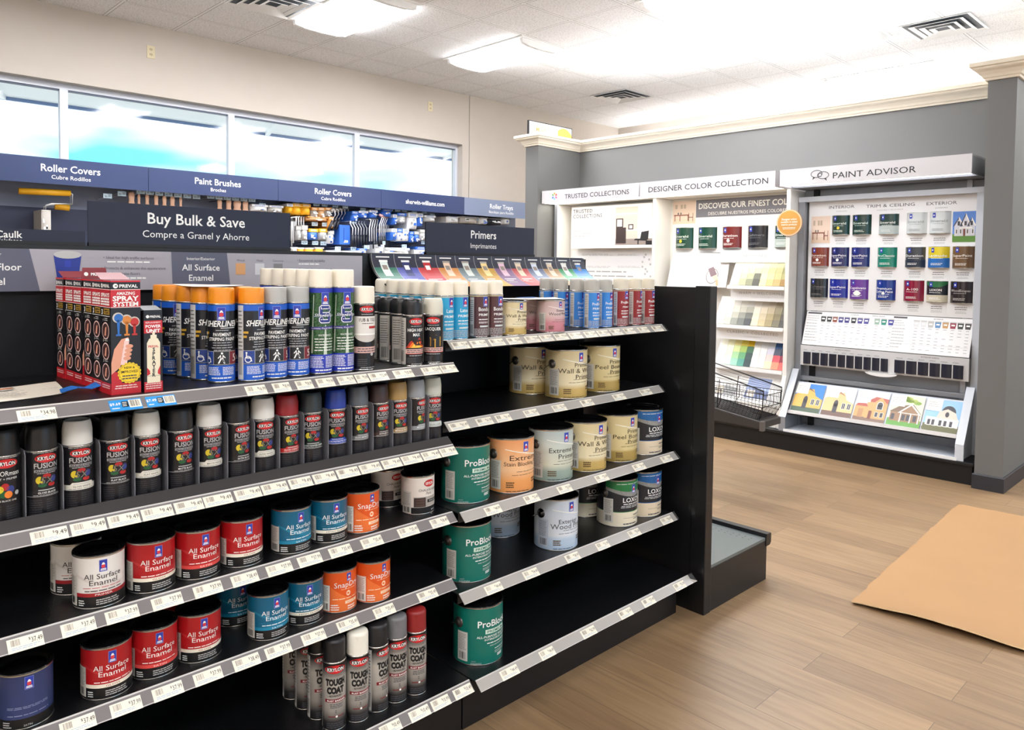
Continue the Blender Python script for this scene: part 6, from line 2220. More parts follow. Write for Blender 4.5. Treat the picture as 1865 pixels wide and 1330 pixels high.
def house(mb, fr, u0, u1, v0, v1, sky, wall, roof, lawn, style=0):
    """simple printed house picture"""
    w, h = u1 - u0, v1 - v0
    X = lambda a: u0 + a * w
    Y = lambda a: v0 + a * h
    n = '%d_%d_%d' % sky + '%d' % style
    mb.rect(fr, u0, u1, v0, v1, 1, mat('pic_sky_' + n, sky, 0.4))
    W_, R_, L_ = mat('pic_wall_%d_%d_%d' % wall, wall, 0.4), mat('pic_roof_%d_%d_%d' % roof, roof, 0.4), mat('pic_lawn_%d_%d_%d' % lawn, lawn, 0.4)
    D_ = mat('pic_window', (62, 60, 66), 0.4)
    T_ = mat('pic_trim', (240, 236, 226), 0.4)
    mb.rect(fr, X(0), X(1), Y(0), Y(0.26), 2, L_)
    if style == 0:      # gabled, two wings
        mb.rect(fr, X(0.08), X(0.98), Y(0.20), Y(0.55), 3, W_)
        for a, b, t in ((0.05, 0.50, 0.80), (0.34, 0.80, 0.92), (0.66, 1.0, 0.78)):
            mb.poly(fr, [(X(a), Y(0.52)), (X(b), Y(0.52)), (X((a + b) / 2), Y(t))], 4, W_)
            mb.poly(fr, [(X(a - 0.03), Y(0.52)), (X(a + 0.03), Y(0.52)), (X((a + b) / 2), Y(t - 0.05)), (X((a + b) / 2), Y(t + 0.03))], 5, R_)
            mb.poly(fr, [(X(b + 0.03), Y(0.52)), (X(b - 0.03), Y(0.52)), (X((a + b) / 2), Y(t - 0.05)), (X((a + b) / 2), Y(t + 0.03))], 5, T_)
            mb.rect(fr, X((a + b) / 2 - 0.05), X((a + b) / 2 + 0.05), Y(0.54), Y(0.68), 6, D_)
        mb.rect(fr, X(0.30), X(0.86), Y(0.44), Y(0.48), 6, T_)
        for a in (0.14, 0.32, 0.62, 0.84):
            mb.rect(fr, X(a), X(a + 0.09), Y(0.26), Y(0.42), 6, T_)
            mb.rect(fr, X(a + 0.02), X(a + 0.07), Y(0.28), Y(0.41), 7, D_)
        mb.rect(fr, X(0.48), X(0.56), Y(0.20), Y(0.43), 7, mat('pic_door', (120, 60, 48), 0.4))
    elif style == 1:    # stucco with arches and low tiled roof
        mb.poly(fr, [(X(0.0), Y(0.60)), (X(0.30), Y(0.74)), (X(0.62), Y(0.66)), (X(1.0), Y(0.50)), (X(1.0), Y(0.60)), (X(1.0), Y(0.2)), (X(0.0), Y(0.2))], 3, W_)
        mb.poly(fr, [(X(0.28), Y(0.50)), (X(0.45), Y(0.80)), (X(0.62), Y(0.84)), (X(0.74), Y(0.60)), (X(0.74), Y(0.20)), (X(0.28), Y(0.20))], 4, W_)
        mb.poly(fr, [(X(0.26), Y(0.62)), (X(0.48), Y(0.86)), (X(0.70), Y(0.72)), (X(0.48), Y(0.80))], 5, R_)
        mb.ell(fr, X(0.42), Y(0.46), w * 0.075, h * 0.12, 5, D_, 14)
        mb.rect(fr, X(0.345), X(0.495), Y(0.16), Y(0.46), 5, D_)
        for a in (0.62, 0.80):
            mb.rect(fr, X(a), X(a + 0.13), Y(0.30), Y(0.50), 5, T_)
            mb.rect(fr, X(a + 0.015), X(a + 0.115), Y(0.31), Y(0.49), 6, D_)
            mb.rect(fr, X(a + 0.06), X(a + 0.07), Y(0.31), Y(0.49), 7, T_)
    elif style == 4:    # two storeys, hipped tile roof, arched upper window
        mb.poly(fr, [(X(0.0), Y(0.50)), (X(0.36), Y(0.50)), (X(0.36), Y(0.16)), (X(0.0), Y(0.16))], 3, W_)
        mb.poly(fr, [(X(-0.0), Y(0.50)), (X(0.40), Y(0.50)), (X(0.34), Y(0.60)), (X(0.06), Y(0.58))], 4, R_)
        mb.rect(fr, X(0.36), X(1.0), Y(0.14), Y(0.66), 3, W_)
        mb.poly(fr, [(X(0.32), Y(0.66)), (X(1.0), Y(0.66)), (X(1.0), Y(0.80)), (X(0.60), Y(0.84))], 4, R_)
        mb.poly(fr, [(X(0.56), Y(0.64)), (X(0.98), Y(0.64)), (X(0.77), Y(0.84))], 5, W_)
        mb.ell(fr, X(0.77), Y(0.60), w * 0.10, h * 0.10, 6, T_, 16)
        mb.rect(fr, X(0.67), X(0.87), Y(0.44), Y(0.60), 6, T_)
        mb.ell(fr, X(0.77), Y(0.60), w * 0.08, h * 0.08, 7, D_, 16)
        mb.rect(fr, X(0.69), X(0.85), Y(0.45), Y(0.60), 7, D_)
        mb.rect(fr, X(0.12), X(0.28), Y(0.14), Y(0.42), 5, mat('pic_garage', (176, 130, 84), 0.4))
        for a in (0.66, 0.82):
            mb.rect(fr, X(a), X(a + 0.11), Y(0.20), Y(0.36), 6, T_)
            mb.rect(fr, X(a + 0.012), X(a + 0.098), Y(0.21), Y(0.35), 7, D_)
        mb.rect(fr, X(0.46), X(0.56), Y(0.12), Y(0.38), 6, mat('pic_door', (120, 60, 48), 0.4))
    elif style == 2:    # bungalow with wide porch gable
        mb.poly(fr, [(X(0.02), Y(0.46)), (X(0.98), Y(0.46)), (X(0.70), Y(0.74)), (X(0.30), Y(0.66))], 3, R_)
        mb.rect(fr, X(0.06), X(0.96), Y(0.18), Y(0.46), 3, W_)
        mb.poly(fr, [(X(0.28), Y(0.44)), (X(0.98), Y(0.44)), (X(0.64), Y(0.76))], 4, T_)
        mb.poly(fr, [(X(0.36), Y(0.46)), (X(0.90), Y(0.46)), (X(0.64), Y(0.70))], 5, W_)
        for a in (0.1, 0.42, 0.56, 0.76):
            mb.rect(fr, X(a), X(a + 0.10), Y(0.22), Y(0.40), 5, D_)
        for a in (0.36, 0.66, 0.90):
            mb.rect(fr, X(a), X(a + 0.035), Y(0.16), Y(0.44), 6, T_)
    else:               # domed or barn roof cottage
        mb.rect(fr, X(0.06), X(0.98), Y(0.20), Y(0.46), 3, T_)
        mb.ell(fr, X(0.66), Y(0.64), w * 0.20, h * 0.20, 2, R_, 20)
        mb.poly(fr, [(X(0.34), Y(0.44)), (X(0.40), Y(0.64)), (X(0.62), Y(0.74)), (X(0.86), Y(0.64)), (X(0.95), Y(0.44))], 4, W_)
        mb.ell(fr, X(0.63), Y(0.57), w * 0.055, h * 0.08, 5, D_, 14)
        for a in (0.12, 0.24, 0.44, 0.58, 0.74):
            mb.rect(fr, X(a), X(a + 0.08), Y(0.22), Y(0.38), 5, D_)
        for k in range(6):
            mb.ell(fr, X(0.08 + 0.16 * k), Y(0.12), w * 0.10, h * 0.09, 6, L_, 12)


def room_pic(mb, fr, u0, u1, v0, v1):
    """simple printed dining room picture"""
    w, h = u1 - u0, v1 - v0
    mb.rect(fr, u0, u1, v0, v1, 1, mat('pic_room', (236, 214, 196), 0.4))
    mb.rect(fr, u0, u1, v0, v0 + h * 0.22, 2, mat('pic_floor', (232, 208, 184), 0.4))
    B = mat('pic_table', (134, 72, 52), 0.4)
    mb.rect(fr, u0 + w * 0.05, u0 + w * 0.72, v0 + h * 0.36, v0 + h * 0.40, 3, B)
    for a in (0.08, 0.30, 0.66):
        mb.rect(fr, u0 + w * a, u0 + w * (a + 0.03), v0 + h * 0.12, v0 + h * 0.36, 3, B)
    for a in (0.70, 0.88):
        mb.rect(fr, u0 + w * a, u0 + w * (a + 0.02), v0 + h * 0.10, v0 + h * 0.46, 4, B)
    mb.rect(fr, u0 + w * 0.70, u0 + w * 0.90, v0 + h * 0.26, v0 + h * 0.29, 4, B)
    for a in (0.10, 0.34, 0.48):
        mb.rect(fr, u0 + w * a, u0 + w * (a + 0.10), v0 + h * 0.66, v0 + h * 0.84, 3, mat('pic_frame', (196, 178, 158), 0.4))
    for a in (0.24, 0.36):
        mb.ell(fr, u0 + w * a, v0 + h * 0.45, w * 0.03, h * 0.05, 4, mat('pic_vase', (98, 96, 92), 0.4), 10)


room_pic(bd, fb, *fbox(fb, 1478, 394, 1512, 443))
house(bd, fb, *fbox(fb, 1735, 385, 1777, 441), (96, 140, 214), (206, 206, 214), (84, 86, 104), (96, 140, 62), 0)
part(bd, 'sample_board', pa)
SC_ = 3.912
rows = [
    [(373, 440, 500, 578), (518, 435, 655, 578), (708, 430, 850, 575), (905, 422, 1052, 572), (1068, 413, 1222, 570)],
    [(225, 668, 352, 803), (367, 667, 495, 805), (510, 667, 642, 808), (697, 667, 837, 810), (895, 665, 1040, 812), (1058, 662, 1212, 815), (1230, 660, 1390, 817)],
    [(217, 888, 345, 1025), (355, 892, 487, 1028), (500, 895, 633, 1038), (687, 898, 827, 1045), (882, 902, 1030, 1052), (1045, 907, 1200, 1058), (1215, 910, 1378, 1065)],
]
spec = [
    [((20, 52, 46), ['Emerald'], (196, 212, 200), {'badge': YEL5}), ((20, 52, 46), ['Emerald'], (196, 212, 200), {}), ((34, 60, 54), ['Emerald'], (220, 226, 220), {'two': ((176, 186, 184), 0.42)}),
     ((206, 212, 212), ['Emerald'], (150, 158, 160), {}), ((206, 212, 212), ['Emerald'], (150, 158, 160), {})],
    [((128, 54, 36), ['Duration'], (240, 226, 214), {'badge': WHITE}), ((34, 38, 94), ['SuperPaint'], (230, 230, 240), {'badge': WHITE}), ((30, 40, 110), ['SuperPaint'], (230, 230, 240), {}),
     ((18, 128, 106), ['ProClassic'], (220, 240, 232), {}), ((62, 66, 72), ['Duration'], (226, 226, 226), {'two': ((38, 46, 66), 0.36)}),
     ((226, 206, 46), ['Latitude'], (240, 246, 240), {'two': ((40, 108, 184), 0.46)}), ((112, 84, 54), ['SuperPaint'], (240, 232, 220), {})],
    [((38, 40, 44), ['Cashmere'], (120, 120, 120), {}), ((30, 44, 150), ['SuperPaint'], (236, 238, 246), {}), ((108, 60, 152), ['Captivate'], (246, 240, 248), {}),
     ((24, 56, 140), ['Premium', 'Ceiling Paint'], (236, 240, 246), {'badge': WHITE}), ((138, 24, 56), ['A-100'], (246, 236, 236), {}),
     ((34, 40, 48), ['LOXON'], (246, 246, 246), {'swoosh': (40, 110, 66), 'foot': (206, 200, 178)}), ((48, 40, 42), ['WoodScapes'], (196, 192, 188), {})],
]
CNAME = [['green can with yellow badge', 'plain green can', 'green and silver can', 'silver can', 'silver can nearest the house picture'],
         ['red-brown can', 'navy can with white badge', 'plain navy can', 'teal can', 'charcoal can', 'yellow, green and blue can', 'brown can'],
         ['near-black can', 'bright blue can', 'purple can', 'deep blue can', 'crimson can', 'black, green and cream can', 'dark brown can']]
q = 0
for ri, row in enumerate(rows):
    for ci, (bx_, s) in enumerate(zip(row, spec[ri])):
        u0, u1, v0, v1 = fbox(fb, 1420 + bx_[0] / SC_, 280 + bx_[1] / SC_, 1420 + bx_[2] / SC_, 280 + bx_[3] / SC_)
        col, words, ink, ex_ = s
        kw = {}
        if 'badge' in ex_:
            kw['badge'] = ex_['badge']
        if 'two' in ex_:
            kw['two'] = (mat('sample_two_%d_%d' % (ri, ci), ex_['two'][0], 0.3), ex_['two'][1])
        if 'swoosh' in ex_:
            kw['swoosh'] = mat('sample_swoosh', ex_['swoosh'], 0.3)
            kw['foot'] = mat('sample_foot', ex_['foot'], 0.4)
        m = mat('sample_ink_%d_%d' % (ri, ci), col, 0.22, coat=0.5)
        b = half_can(u1 - u0, v1 - v0, m, words, mat('sample_txt_%d_%d' % (ri, ci), ink, 0.5), **kw)
        if col == (108, 60, 152):
            w_ = u1 - u0
            fr2 = Flat((-w_ * 0.30 - 0.0008, 0, 0), (0, -1, 0), (0, 0, 1), 0.001, 0.0003)
            b.band(fr2, lambda t: 0.03 + 0.022 * (1 - sin(pi * t)) - 0.0, lambda t: 0.05 + 0.022 * sin(pi * t), -w_ * 0.22, w_ * 0.22, 1, WHITE, 12)
        o = part(b, 'sample_can', pa, loc=(6.3055, 2.866 - (u0 + u1) / 2, 1.157 + v0))
        o['label'] = CNAME[ri][ci]
        c = MB()
        fr2 = Flat((6.3035, 2.866, 1.157), U_, V_, 0.0003, 0.0003)
        um = (u0 + u1) / 2
        c.slab([fb(um - 0.066, v0 - 0.088, 0), fb(um + 0.066, v0 - 0.088, 0), fb(um + 0.066, v0 - 0.012, 0), fb(um - 0.066, v0 - 0.012, 0)], fb.n * 0.0008, PANW)
        c.lines(fr2, um - 0.045, um + 0.045, v0 - 0.055, v0 - 0.025, 2, 1, DGREY, 0.15, 'c', 0.3)
        c.lines(fr2, um - 0.04, um + 0.04, v0 - 0.08, v0 - 0.06, 2, 1, PRT, 0.2, 'c', 0.3)
        part(c, 'caption_card', pa)

# slanted chart board
tl = Vector((6.205 - 6.30, 0, 0.875 - 1.152)).normalized() * -1
fc = Flat((6.205, 2.857, 0.875), U_, tl, 0.0008, 0.0005)
L_ = (Vector((6.30, 0, 1.152)) - Vector((6.205, 0, 0.875))).length
cb_ = MB()
cb_.slab([fc(0, 0, 0), fc(1.255, 0, 0), fc(1.255, L_, 0), fc(0, L_, 0)], -fc.n * 0.008, PANW)
cu = [(760, (34, 36, 36)), (797, (34, 36, 36)), (833, (140, 66, 40)), (870, (60, 56, 130)), (908, (60, 56, 130)), (950, (34, 34, 40)), (990, (70, 66, 140)), (1030, (76, 76, 150)),
      (1097, (150, 180, 160)), (1140, (30, 140, 120)), (1184, (60, 60, 150)), (1345, (220, 222, 222)), (1390, (220, 222, 222)), (1435, (190, 190, 188)), (1480, (90, 140, 190)),
      (1527, (196, 150, 96)), (1575, (150, 50, 70)), (1622, (60, 64, 62)), (1670, (70, 66, 66))]
for i, (x, c) in enumerate(cu):
    t = (x - 655) / (1670 - 655)
    yy = 65 + 55 * t
    u, v = fpt(fc, 1280 + x / 3.4537, 560 + yy / 3.4537)
    m = mat('chart_mini_%d_%d_%d' % c, c, 0.5)
    cb_.poly(fc, [(u - 0.022, v + 0.022), (u + 0.022, v + 0.022), (u + 0.017, v - 0.026), (u - 0.017, v - 0.026)], 2, m)
    cb_.rect(fc, u - 0.022, u + 0.022, v + 0.018, v + 0.026, 3, LGREY)
    cb_.rect(fc, u - 0.012, u + 0.012, v - 0.006, v + 0.006, 3, WHITE)
    for k in range(8):
        if random.random() < 0.8:
            cb_.lines(fc, u - 0.014, u + 0.014, 0.025 + k * 0.024, 0.037 + k * 0.024, 1, 2, DGREY, 0.3, 'c', 0.22)
for (a, b) in ((0.012, 0.13), (0.70, 0.80)):
    cb_.rect(fc, a, b, L_ - 0.022, L_ - 0.008, 2, DGREY)
    cb_.lines(fc, a, b, L_ - 0.085, L_ - 0.028, 3, 2, PRT, 0.4, fill=0.2)
    cb_.lines(fc, a, b, 0.03, L_ - 0.09, 7, 2, PRT, 0.3, fill=0.22)
for t, u in (('INTERIOR', 0.40), ('TRIM & CEILING', 0.585), ('EXTERIOR', 1.02)):
    cb_.text(fc, t, u, L_ - 0.020, 0.014, 2, DGREY)
cb_.rect(fc, 0.01, 0.66, 0.068, 0.0695, 2, PRT).rect(fc, 0.69, 1.24, 0.068, 0.0695, 2, PRT)
part(cb_, 'chart_board', pa)

# sheen sample rail
fs_ = WF(6.20, 2.86, 0.707)
rail = MB().box(6.20, 6.225, 1.60, 2.862, 0.70, 0.868, mat('rail_grey_white', (206, 206, 206), 0.4))
rail.text(fs_, 'INTERIOR SHEENS', 0.35, 0.140, 0.015, 1, DGREY)
rail.text(fs_, 'EXTERIOR SHEENS', 1.0, 0.140, 0.015, 1, DGREY)
for k in range(10):
    rail.lines(fs_, 0.02 + 0.064 * k, 0.06 + 0.064 * k, 0.118, 0.128, 1, 1, DGREY, 0.3, 'c', 0.3)
for k in range(6):
    rail.lines(fs_, 0.76 + 0.078 * k, 0.81 + 0.078 * k, 0.118, 0.128, 1, 1, DGREY, 0.3, 'c', 0.3)
part(rail, 'sample_rail', pa)
SN = mat('sheen_navy', (34, 36, 50), 0.3)
xs = [(633 + 54.2 * k, 633 + 54.2 * k + 49) for k in range(10)] + [(1207 + 74 * k, 1207 + 74 * k + 69) for k in range(6)]
for a, b in xs:
    u0, _ = fpt(fs_, 1280 + a / 3.4537, 650)
    u1, _ = fpt(fs_, 1280 + b / 3.4537, 650)
    m = MB()
    w = u1 - u0
    m.lathe([(0.028, 0.012), (0.028, 0.110)], SN, 10, a0=pi * 0.62, a1=pi * 1.38)
    vs = [(-0.006 - 0.014 * sin(pi * i / 8), w / 2 - w * i / 8, z) for i in range(9) for z in (0.012, 0.112)]
    m = MB().add(vs, [(2 * i, 2 * i + 2, 2 * i + 3, 2 * i + 1) for i in range(8)], SN, True)
    for z in (0.012, 0.112):
        m.add([(0, 0, z)] + [(-0.006 - 0.014 * sin(pi * i / 8), w / 2 - w * i / 8, z) for i in range(9)], [(0, i + 1, i + 2) for i in range(8)], SN)
    for s in (-1, 1):
        m.box(-0.007, 0, s * w / 2 - 0.001, s * w / 2 + 0.001, 0.010, 0.114, PANW)
    part(m, 'sheen_sample', pa, loc=(6.2, 2.86 - (u0 + u1) / 2, 0.702))
tb = MB()
tb.add([(6.175, 2.20 - 0.12 * cos(pi * i / 10) - 0.0, 0.700 - 0.028 * sin(pi * i / 10)) for i in range(11)] + [(6.172, 2.20 - 0.12 * cos(pi * i / 10), 0.700 - 0.028 * sin(pi * i / 10)) for i in range(11)],
       [tuple(range(11)), tuple(range(21, 10, -1))] + [(i, i + 1, 12 + i, 11 + i) for i in range(10)] + [(10, 0, 11, 21)], PANW)
tb.box(6.172, 6.20, 2.10, 2.30, 0.698, 0.702, PANW)
part(tb, 'pull_tab', pa)

# brochure tray with slanted side cheeks
for y in (1.585, 2.905):
    s = MB()
    s.prism([(5.985, 0.16), (5.985, 0.275), (6.215, 0.655), (6.26, 0.655), (6.26, 0.16)], 'y', y - 0.010, y + 0.010, UGL if y < 2 else UG)
    part(s, 'side_cheek', pa)
    s = MB()
    n_ = Vector((-0.855, 0, 0.518)) * 0.004
    s.hexa([(5.98, y - 0.028, 0.275), (5.98, y + 0.028, 0.275), (5.99, y + 0.028, 0.28), (5.99, y - 0.028, 0.28),
            (6.21, y - 0.028, 0.66), (6.21, y + 0.028, 0.66), (6.222, y + 0.028, 0.655), (6.222, y - 0.028, 0.655)], UGL)
    s.box(5.978, 5.99, y - 0.028, y + 0.028, 0.16, 0.277, UGL if y < 2 else UG)
    part(s, 'cheek_edge', pa)
part(MB().box(5.98, 6.36, 1.60, 2.89, 0.158, 0.172, UGL), 'floor_shelf', pa)
part(MB().box(5.975, 5.983, 1.60, 2.89, 0.158, 0.180, mat('shelf_edge_white', (240, 240, 238), 0.4)), 'shelf_edge', pa)
tr = MB().slab([(6.055, 2.885, 0.325), (6.055, 1.605, 0.325), (6.215, 1.605, 0.555), (6.215, 2.885, 0.555)], (0.008, 0, -0.006), UGL)
tr.box(6.03, 6.06, 1.605, 2.885, 0.298, 0.306, PANW).box(6.03, 6.036, 1.605, 2.885, 0.298, 0.335, PANW)
part(tr, 'slanted_tray', pa)
td = Vector((6.215 - 6.055, 0, 0.23)).normalized()
ft = Flat((6.045, 2.885, 0.320), U_, td, 0.0, 0.0005)
bro = [((1458, 700, 1502, 705), (1432, 742, 1490, 752), 'desert houses under a deep blue sky', (54, 130, 214), (214, 172, 84), (120, 92, 70), (72, 92, 74), 1),
       ((1505, 706, 1561, 713), (1490, 754, 1546, 762), 'a pale stucco house with an arched door', (226, 232, 240), (226, 186, 130), (160, 110, 80), (110, 84, 72), 1),
       ((1565, 713, 1620, 722), (1548, 764, 1606, 772), 'a tan house with a red roof', (216, 226, 236), (206, 158, 98), (176, 84, 66), (128, 100, 84), 4),
       ((1626, 720, 1685, 728), (1610, 774, 1674, 783), 'a brown bungalow under green trees', (222, 234, 196), (150, 116, 84), (118, 92, 70), (96, 158, 62), 2),
       ((1690, 728, 1752, 735), (1676, 784, 1739, 795), 'a white domed cottage under a blue sky', (150, 196, 232), (214, 206, 190), (56, 58, 66), (104, 104, 66), 3)]
n5 = 5
for k, (_, _, lb, sky, wall, roof, lawn, st) in enumerate(bro):
    u0, u1 = 0.018 + k * 0.252, 0.018 + k * 0.252 + 0.236
    m = MB()
    m.slab([ft(u0, 0.0, 0), ft(u1, 0.0, 0), ft(u1, 0.272, 0), ft(u0, 0.272, 0)], ft.n * 0.004, PANW)
    f2 = Flat(ft.o + ft.n * 0.004, ft.u, ft.v, 0.0003, 0.0003)
    house(m, f2, u0, u1, 0.0, 0.272, sky, wall, roof, lawn, st)
    if st == 2:
        for j in range(9):
            m.ell(f2, u0 + 0.03 + random.random() * 0.17, 0.215 + random.random() * 0.04, 0.028, 0.016, 2, mat('pic_tree_%d' % (j % 2), ((132, 168, 70), (176, 196, 100))[j % 2], 0.4), 10)
    m.rect(f2, u0, u0 + 0.105, 0.175, 0.272, 8, mat('brochure_tag', (244, 240, 228), 0.5))
    m.lines(f2, u0 + 0.012, u0 + 0.09, 0.205, 0.255, 3, 9, PRT, 0.4, fill=0.25)
    o = m.build('brochure')
    tag(o, 'colour brochure showing ' + lb, 'brochure')

# ------------------------------------------------------------------ designer colour unit (middle)
dc = unit_root('designer_display_unit', 'middle display unit with colour chip racks and a round gold badge')
header(dc, 4.338, 2.976, 'DESIGNER COLOR COLLECTION', 0.70, 0.070, 1.20, '')
XD = 6.37
part(MB().box(XD, XD + 0.02, 2.99, 4.30, 0.16, 2.18, UW), 'back_panel', dc)
for y in (2.958, 4.318):
    s = MB().prism([(6.02, 0.16), (6.02, 0.33), (6.11, 0.60), (6.11, 2.18), (6.50, 2.18), (6.50, 0.16)], 'y', y - 0.018, y + 0.018, UW)
    part(s, 'side_panel', dc, bevel=0.003)
fd = WF(XD - 0.004, 4.30, 1.0)
pp = MB()
a = fbox(fd, 1226, 366, 1267, 408)
pp.rect(fd, *fbox(fd, 1226, 364, 1434, 408), 0, PANW)
room_pic(pp, fd, *a)
gb = fbox(fd, 1268, 360, 1434, 393)
pp.rect(fd, *gb, 2, mat('banner_grey', (122, 122, 132), 0.5))
pp.text(fd, 'DISCOVER OUR FINEST COLORS', gb[0] + 0.03, (gb[2] + gb[3]) / 2 - 0.002, 0.074, 3, WHITE, bold=0.02, al='l', wide=1.02)
pp.text(fd, 'DESCUBRE NUESTROS MEJORES COLORES', gb[0] + 0.135, gb[2] + 0.018, 0.042, 3, WHITE, al='l', wide=0.78)
part(pp, 'printed_banner', dc)
cw = fbox(fd, 1226, 411, 1434, 460)
cbd = MB().box(XD - 0.015, XD, 4.30 - cw[1], 4.30 - cw[0], 1.0 + cw[2], 1.0 + cw[3] + 0.02, PANW)
part(cbd, 'sample_board', dc)
fd2 = WF(XD - 0.015, 4.30, 1.0)
cans5 = [((1231, 415, 1263, 453), (22, 66, 50), ['Emerald'], (206, 220, 210), {'badge': YEL5}, 'green can with yellow badge'), ((1272, 414, 1306, 453), (20, 66, 52), ['Emerald'], (206, 220, 210), {}, 'plain green can'),
         ((1316, 413, 1351, 452), (112, 34, 34), ['Duration'], (244, 230, 226), {'badge': WHITE}, 'dark red can'), ((1362, 411, 1399, 452), (32, 34, 42), ['Cashmere'], (110, 112, 116), {}, 'near-black can'),
         ((1411, 411, 1448, 451), (30, 70, 60), ['Emerald'], (226, 234, 228), {'two': ((176, 188, 184), 0.4)}, 'green and silver can behind the gold badge')]
for i, (bx_, col, words, ink, ex_, lb) in enumerate(cans5):
    u0, u1, v0, v1 = fbox(fd2, *bx_)
    kw = {}
    if 'badge' in ex_:
        kw['badge'] = ex_['badge']
    if 'two' in ex_:
        kw['two'] = (mat('sample_two_d', ex_['two'][0], 0.3), ex_['two'][1])
    b = half_can(u1 - u0, v1 - v0, mat('dsample_%d' % i, col, 0.22, coat=0.5), words, mat('dsample_txt_%d' % i, ink, 0.5), **kw)
    o = part(b, 'sample_can', dc, loc=(XD - 0.0155, 4.30 - (u0 + u1) / 2, 1.0 + v0))
    o['label'] = lb
# round gold badge hung on the side panel's front edge
bg = at_x(1438, 406, 6.10)
m = MB()
k = 40
R_ = 0.112
vs = [(6.092, bg.y + R_ * cos(2 * pi * i / k), bg.z + R_ * sin(2 * pi * i / k)) for i in range(k)] + [(6.098, bg.y + R_ * cos(2 * pi * i / k), bg.z + R_ * sin(2 * pi * i / k)) for i in range(k)]
GB = mat('badge_gold', (206, 150, 74), 0.3, coat=0.4)
m.add(vs, [tuple(range(k))[::-1], tuple(range(k, 2 * k))] + [(i, (i + 1) % k, k + (i + 1) % k, k + i) for i in range(k)], GB)
fg = WF(6.092, bg.y, bg.z)
m.ring(fg, 0, 0, R_ - 0.004, R_ - 0.004, 0.003, 1, WHITE, 40)
m.ring(fg, 0, 0, R_ - 0.011, R_ - 0.011, 0.0015, 1, mat('badge_pale', (244, 222, 180), 0.4), 40)
m.text(fg, 'Designer colors', 0, 0.022, 0.024, 1, WHITE, bold=0.01, wide=0.130)
m.text(fg, 'available in select', 0, 0.000, 0.024, 1, WHITE, bold=0.01, wide=0.145)
m.text(fg, 'interior products', 0, -0.022, 0.024, 1, WHITE, bold=0.01, wide=0.135)
m.lines(fg, -0.06, 0.06, -0.055, -0.034, 2, 1, WHITE, 0.2, 'c', 0.35)
part(m, 'gold_badge', dc)
# slanted poster with paint tin and brush
ds = Vector((0.10, 0, 0.36)).normalized()
po = Flat((6.24, 4.20, 1.34 - 0.0), U_, ds, 0.0006, 0.0006)
pm = MB()
p4 = [fpt(po, *p) for p in ((1214, 522), (1322, 524), (1331, 462), (1226, 460))]
pm.slab([po(u, v, 0) for u, v in p4], -po.n * 0.006, PANW)
c = fpt(po, 1297, 503)
pm.ell(po, *c, 0.064, 0.075, 2, mat('tin_rim_grey', (140, 130, 128), 0.4), 30)
pm.ell(po, *c, 0.056, 0.067, 3, mat('paint_white', (240, 238, 234), 0.4), 30)
q = [fpt(po, *p) for p in ((1290, 490), (1300, 486), (1306, 500), (1295, 505))]
pm.poly(po, q, 4, mat('brush_mauve', (140, 118, 124), 0.6))
q = [fpt(po, *p) for p in ((1296, 505), (1306, 500), (1309, 509), (1302, 511))]
pm.poly(po, q, 4, mat('ferrule_pink', (226, 198, 180), 0.4))
q = [fpt(po, *p) for p in ((1303, 511), (1308, 509), (1308, 521), (1304, 521))]
pm.poly(po, q, 4, mat('brush_wood', (222, 180, 142), 0.5))
for (x0_, y0_, x1_, y1_) in ((1230, 473, 1318, 481), (1226, 494, 1262, 508)):
    u0, u1, v0, v1 = fbox(po, x0_, y0_, x1_, y1_)
    pm.lines(po, u0, u1, v0, v1, 2, 2, mat('print_faint', (214, 212, 208), 0.6), 0.3, fill=0.3)
part(pm, 'slanted_poster', dc)


# racks of colour chips
def chip_mesh(w, h):
    return w, h


GOLDS = [
    ['f2f0d2', 'eeeccd', 'ececd0', 'e8e6cc', 'e9e4b4', 'dcd9a4', 'c6c49a', 'a9aa84'],
    ['f0eec2', 'e8e8be', 'dcdcb4', 'd2d2aa', 'efe6a6', 'd6d08c', 'b9b780', '8f8f5c'],
    ['ecebbe', 'd6d7ac', 'b6ba96', '6c6e60', 'f0e8b4', 'e0cf9a', 'cbbd84', 'a8a26c'],
    ['e6e6b8', 'b4b690', '8f9276', '53544c', 'e8dda4', 'd4b67c', 'bda46a', '97743a'],
]
NEUTR = [
    ['f2f0ea', 'f0eee6', 'efece4', 'eceae0', 'e8e6de', 'f0e9dc', 'e6dccb', 'd8ccb8', 'c4b59c', '8d8070'],
    ['eeece4', 'e6e4d8', 'd8d6c6', 'c8c6b4', 'b4b2a0', 'ece4d2', 'dccfb4', 'c6b794', '9f9474', '77705e'],
    ['eae8dc', 'd4d4c4', 'b8b8a8', '96978a', '70726a', 'e6dcc2', 'cdbf9c', 'b09f74', '8b7f5c', '5f5a50'],
    ['e2e2d4', 'bfc0b0', '8f9186', '6d706a', '3c4042', 'dccfae', 'bfae84', '988a62', '716a54', '4a4744'],
]
BRIGHT = [
    ['f2f0da', 'f0ecc0', 'f2e69a', 'f2dc5c', 'f0c828', 'f0ede6', 'eef0f2', 'dfe4ec', '4c72ac', '2e4468'],
    ['f0f2e2', 'ecf0d6', 'd6e29a', 'a6c45a', '3e6e4c', 'f2efe8', 'eeece8', 'd4d2de', '4a5068', '34384c'],
    ['eef2e8', 'dfeccf', 'a6d49a', '66ac74', '2e4a46', 'f4efe8', 'f4eae2', 'f2cfc8', 'd8505c', '9c2c40'],
    ['e6efe6', 'c6e4d2', '94c8ae', '4e9a86', '223a3c', 'f4f0e6', 'f6ead0', 'f8d8ac', 'ee8a6a', 'e65c54'],
]


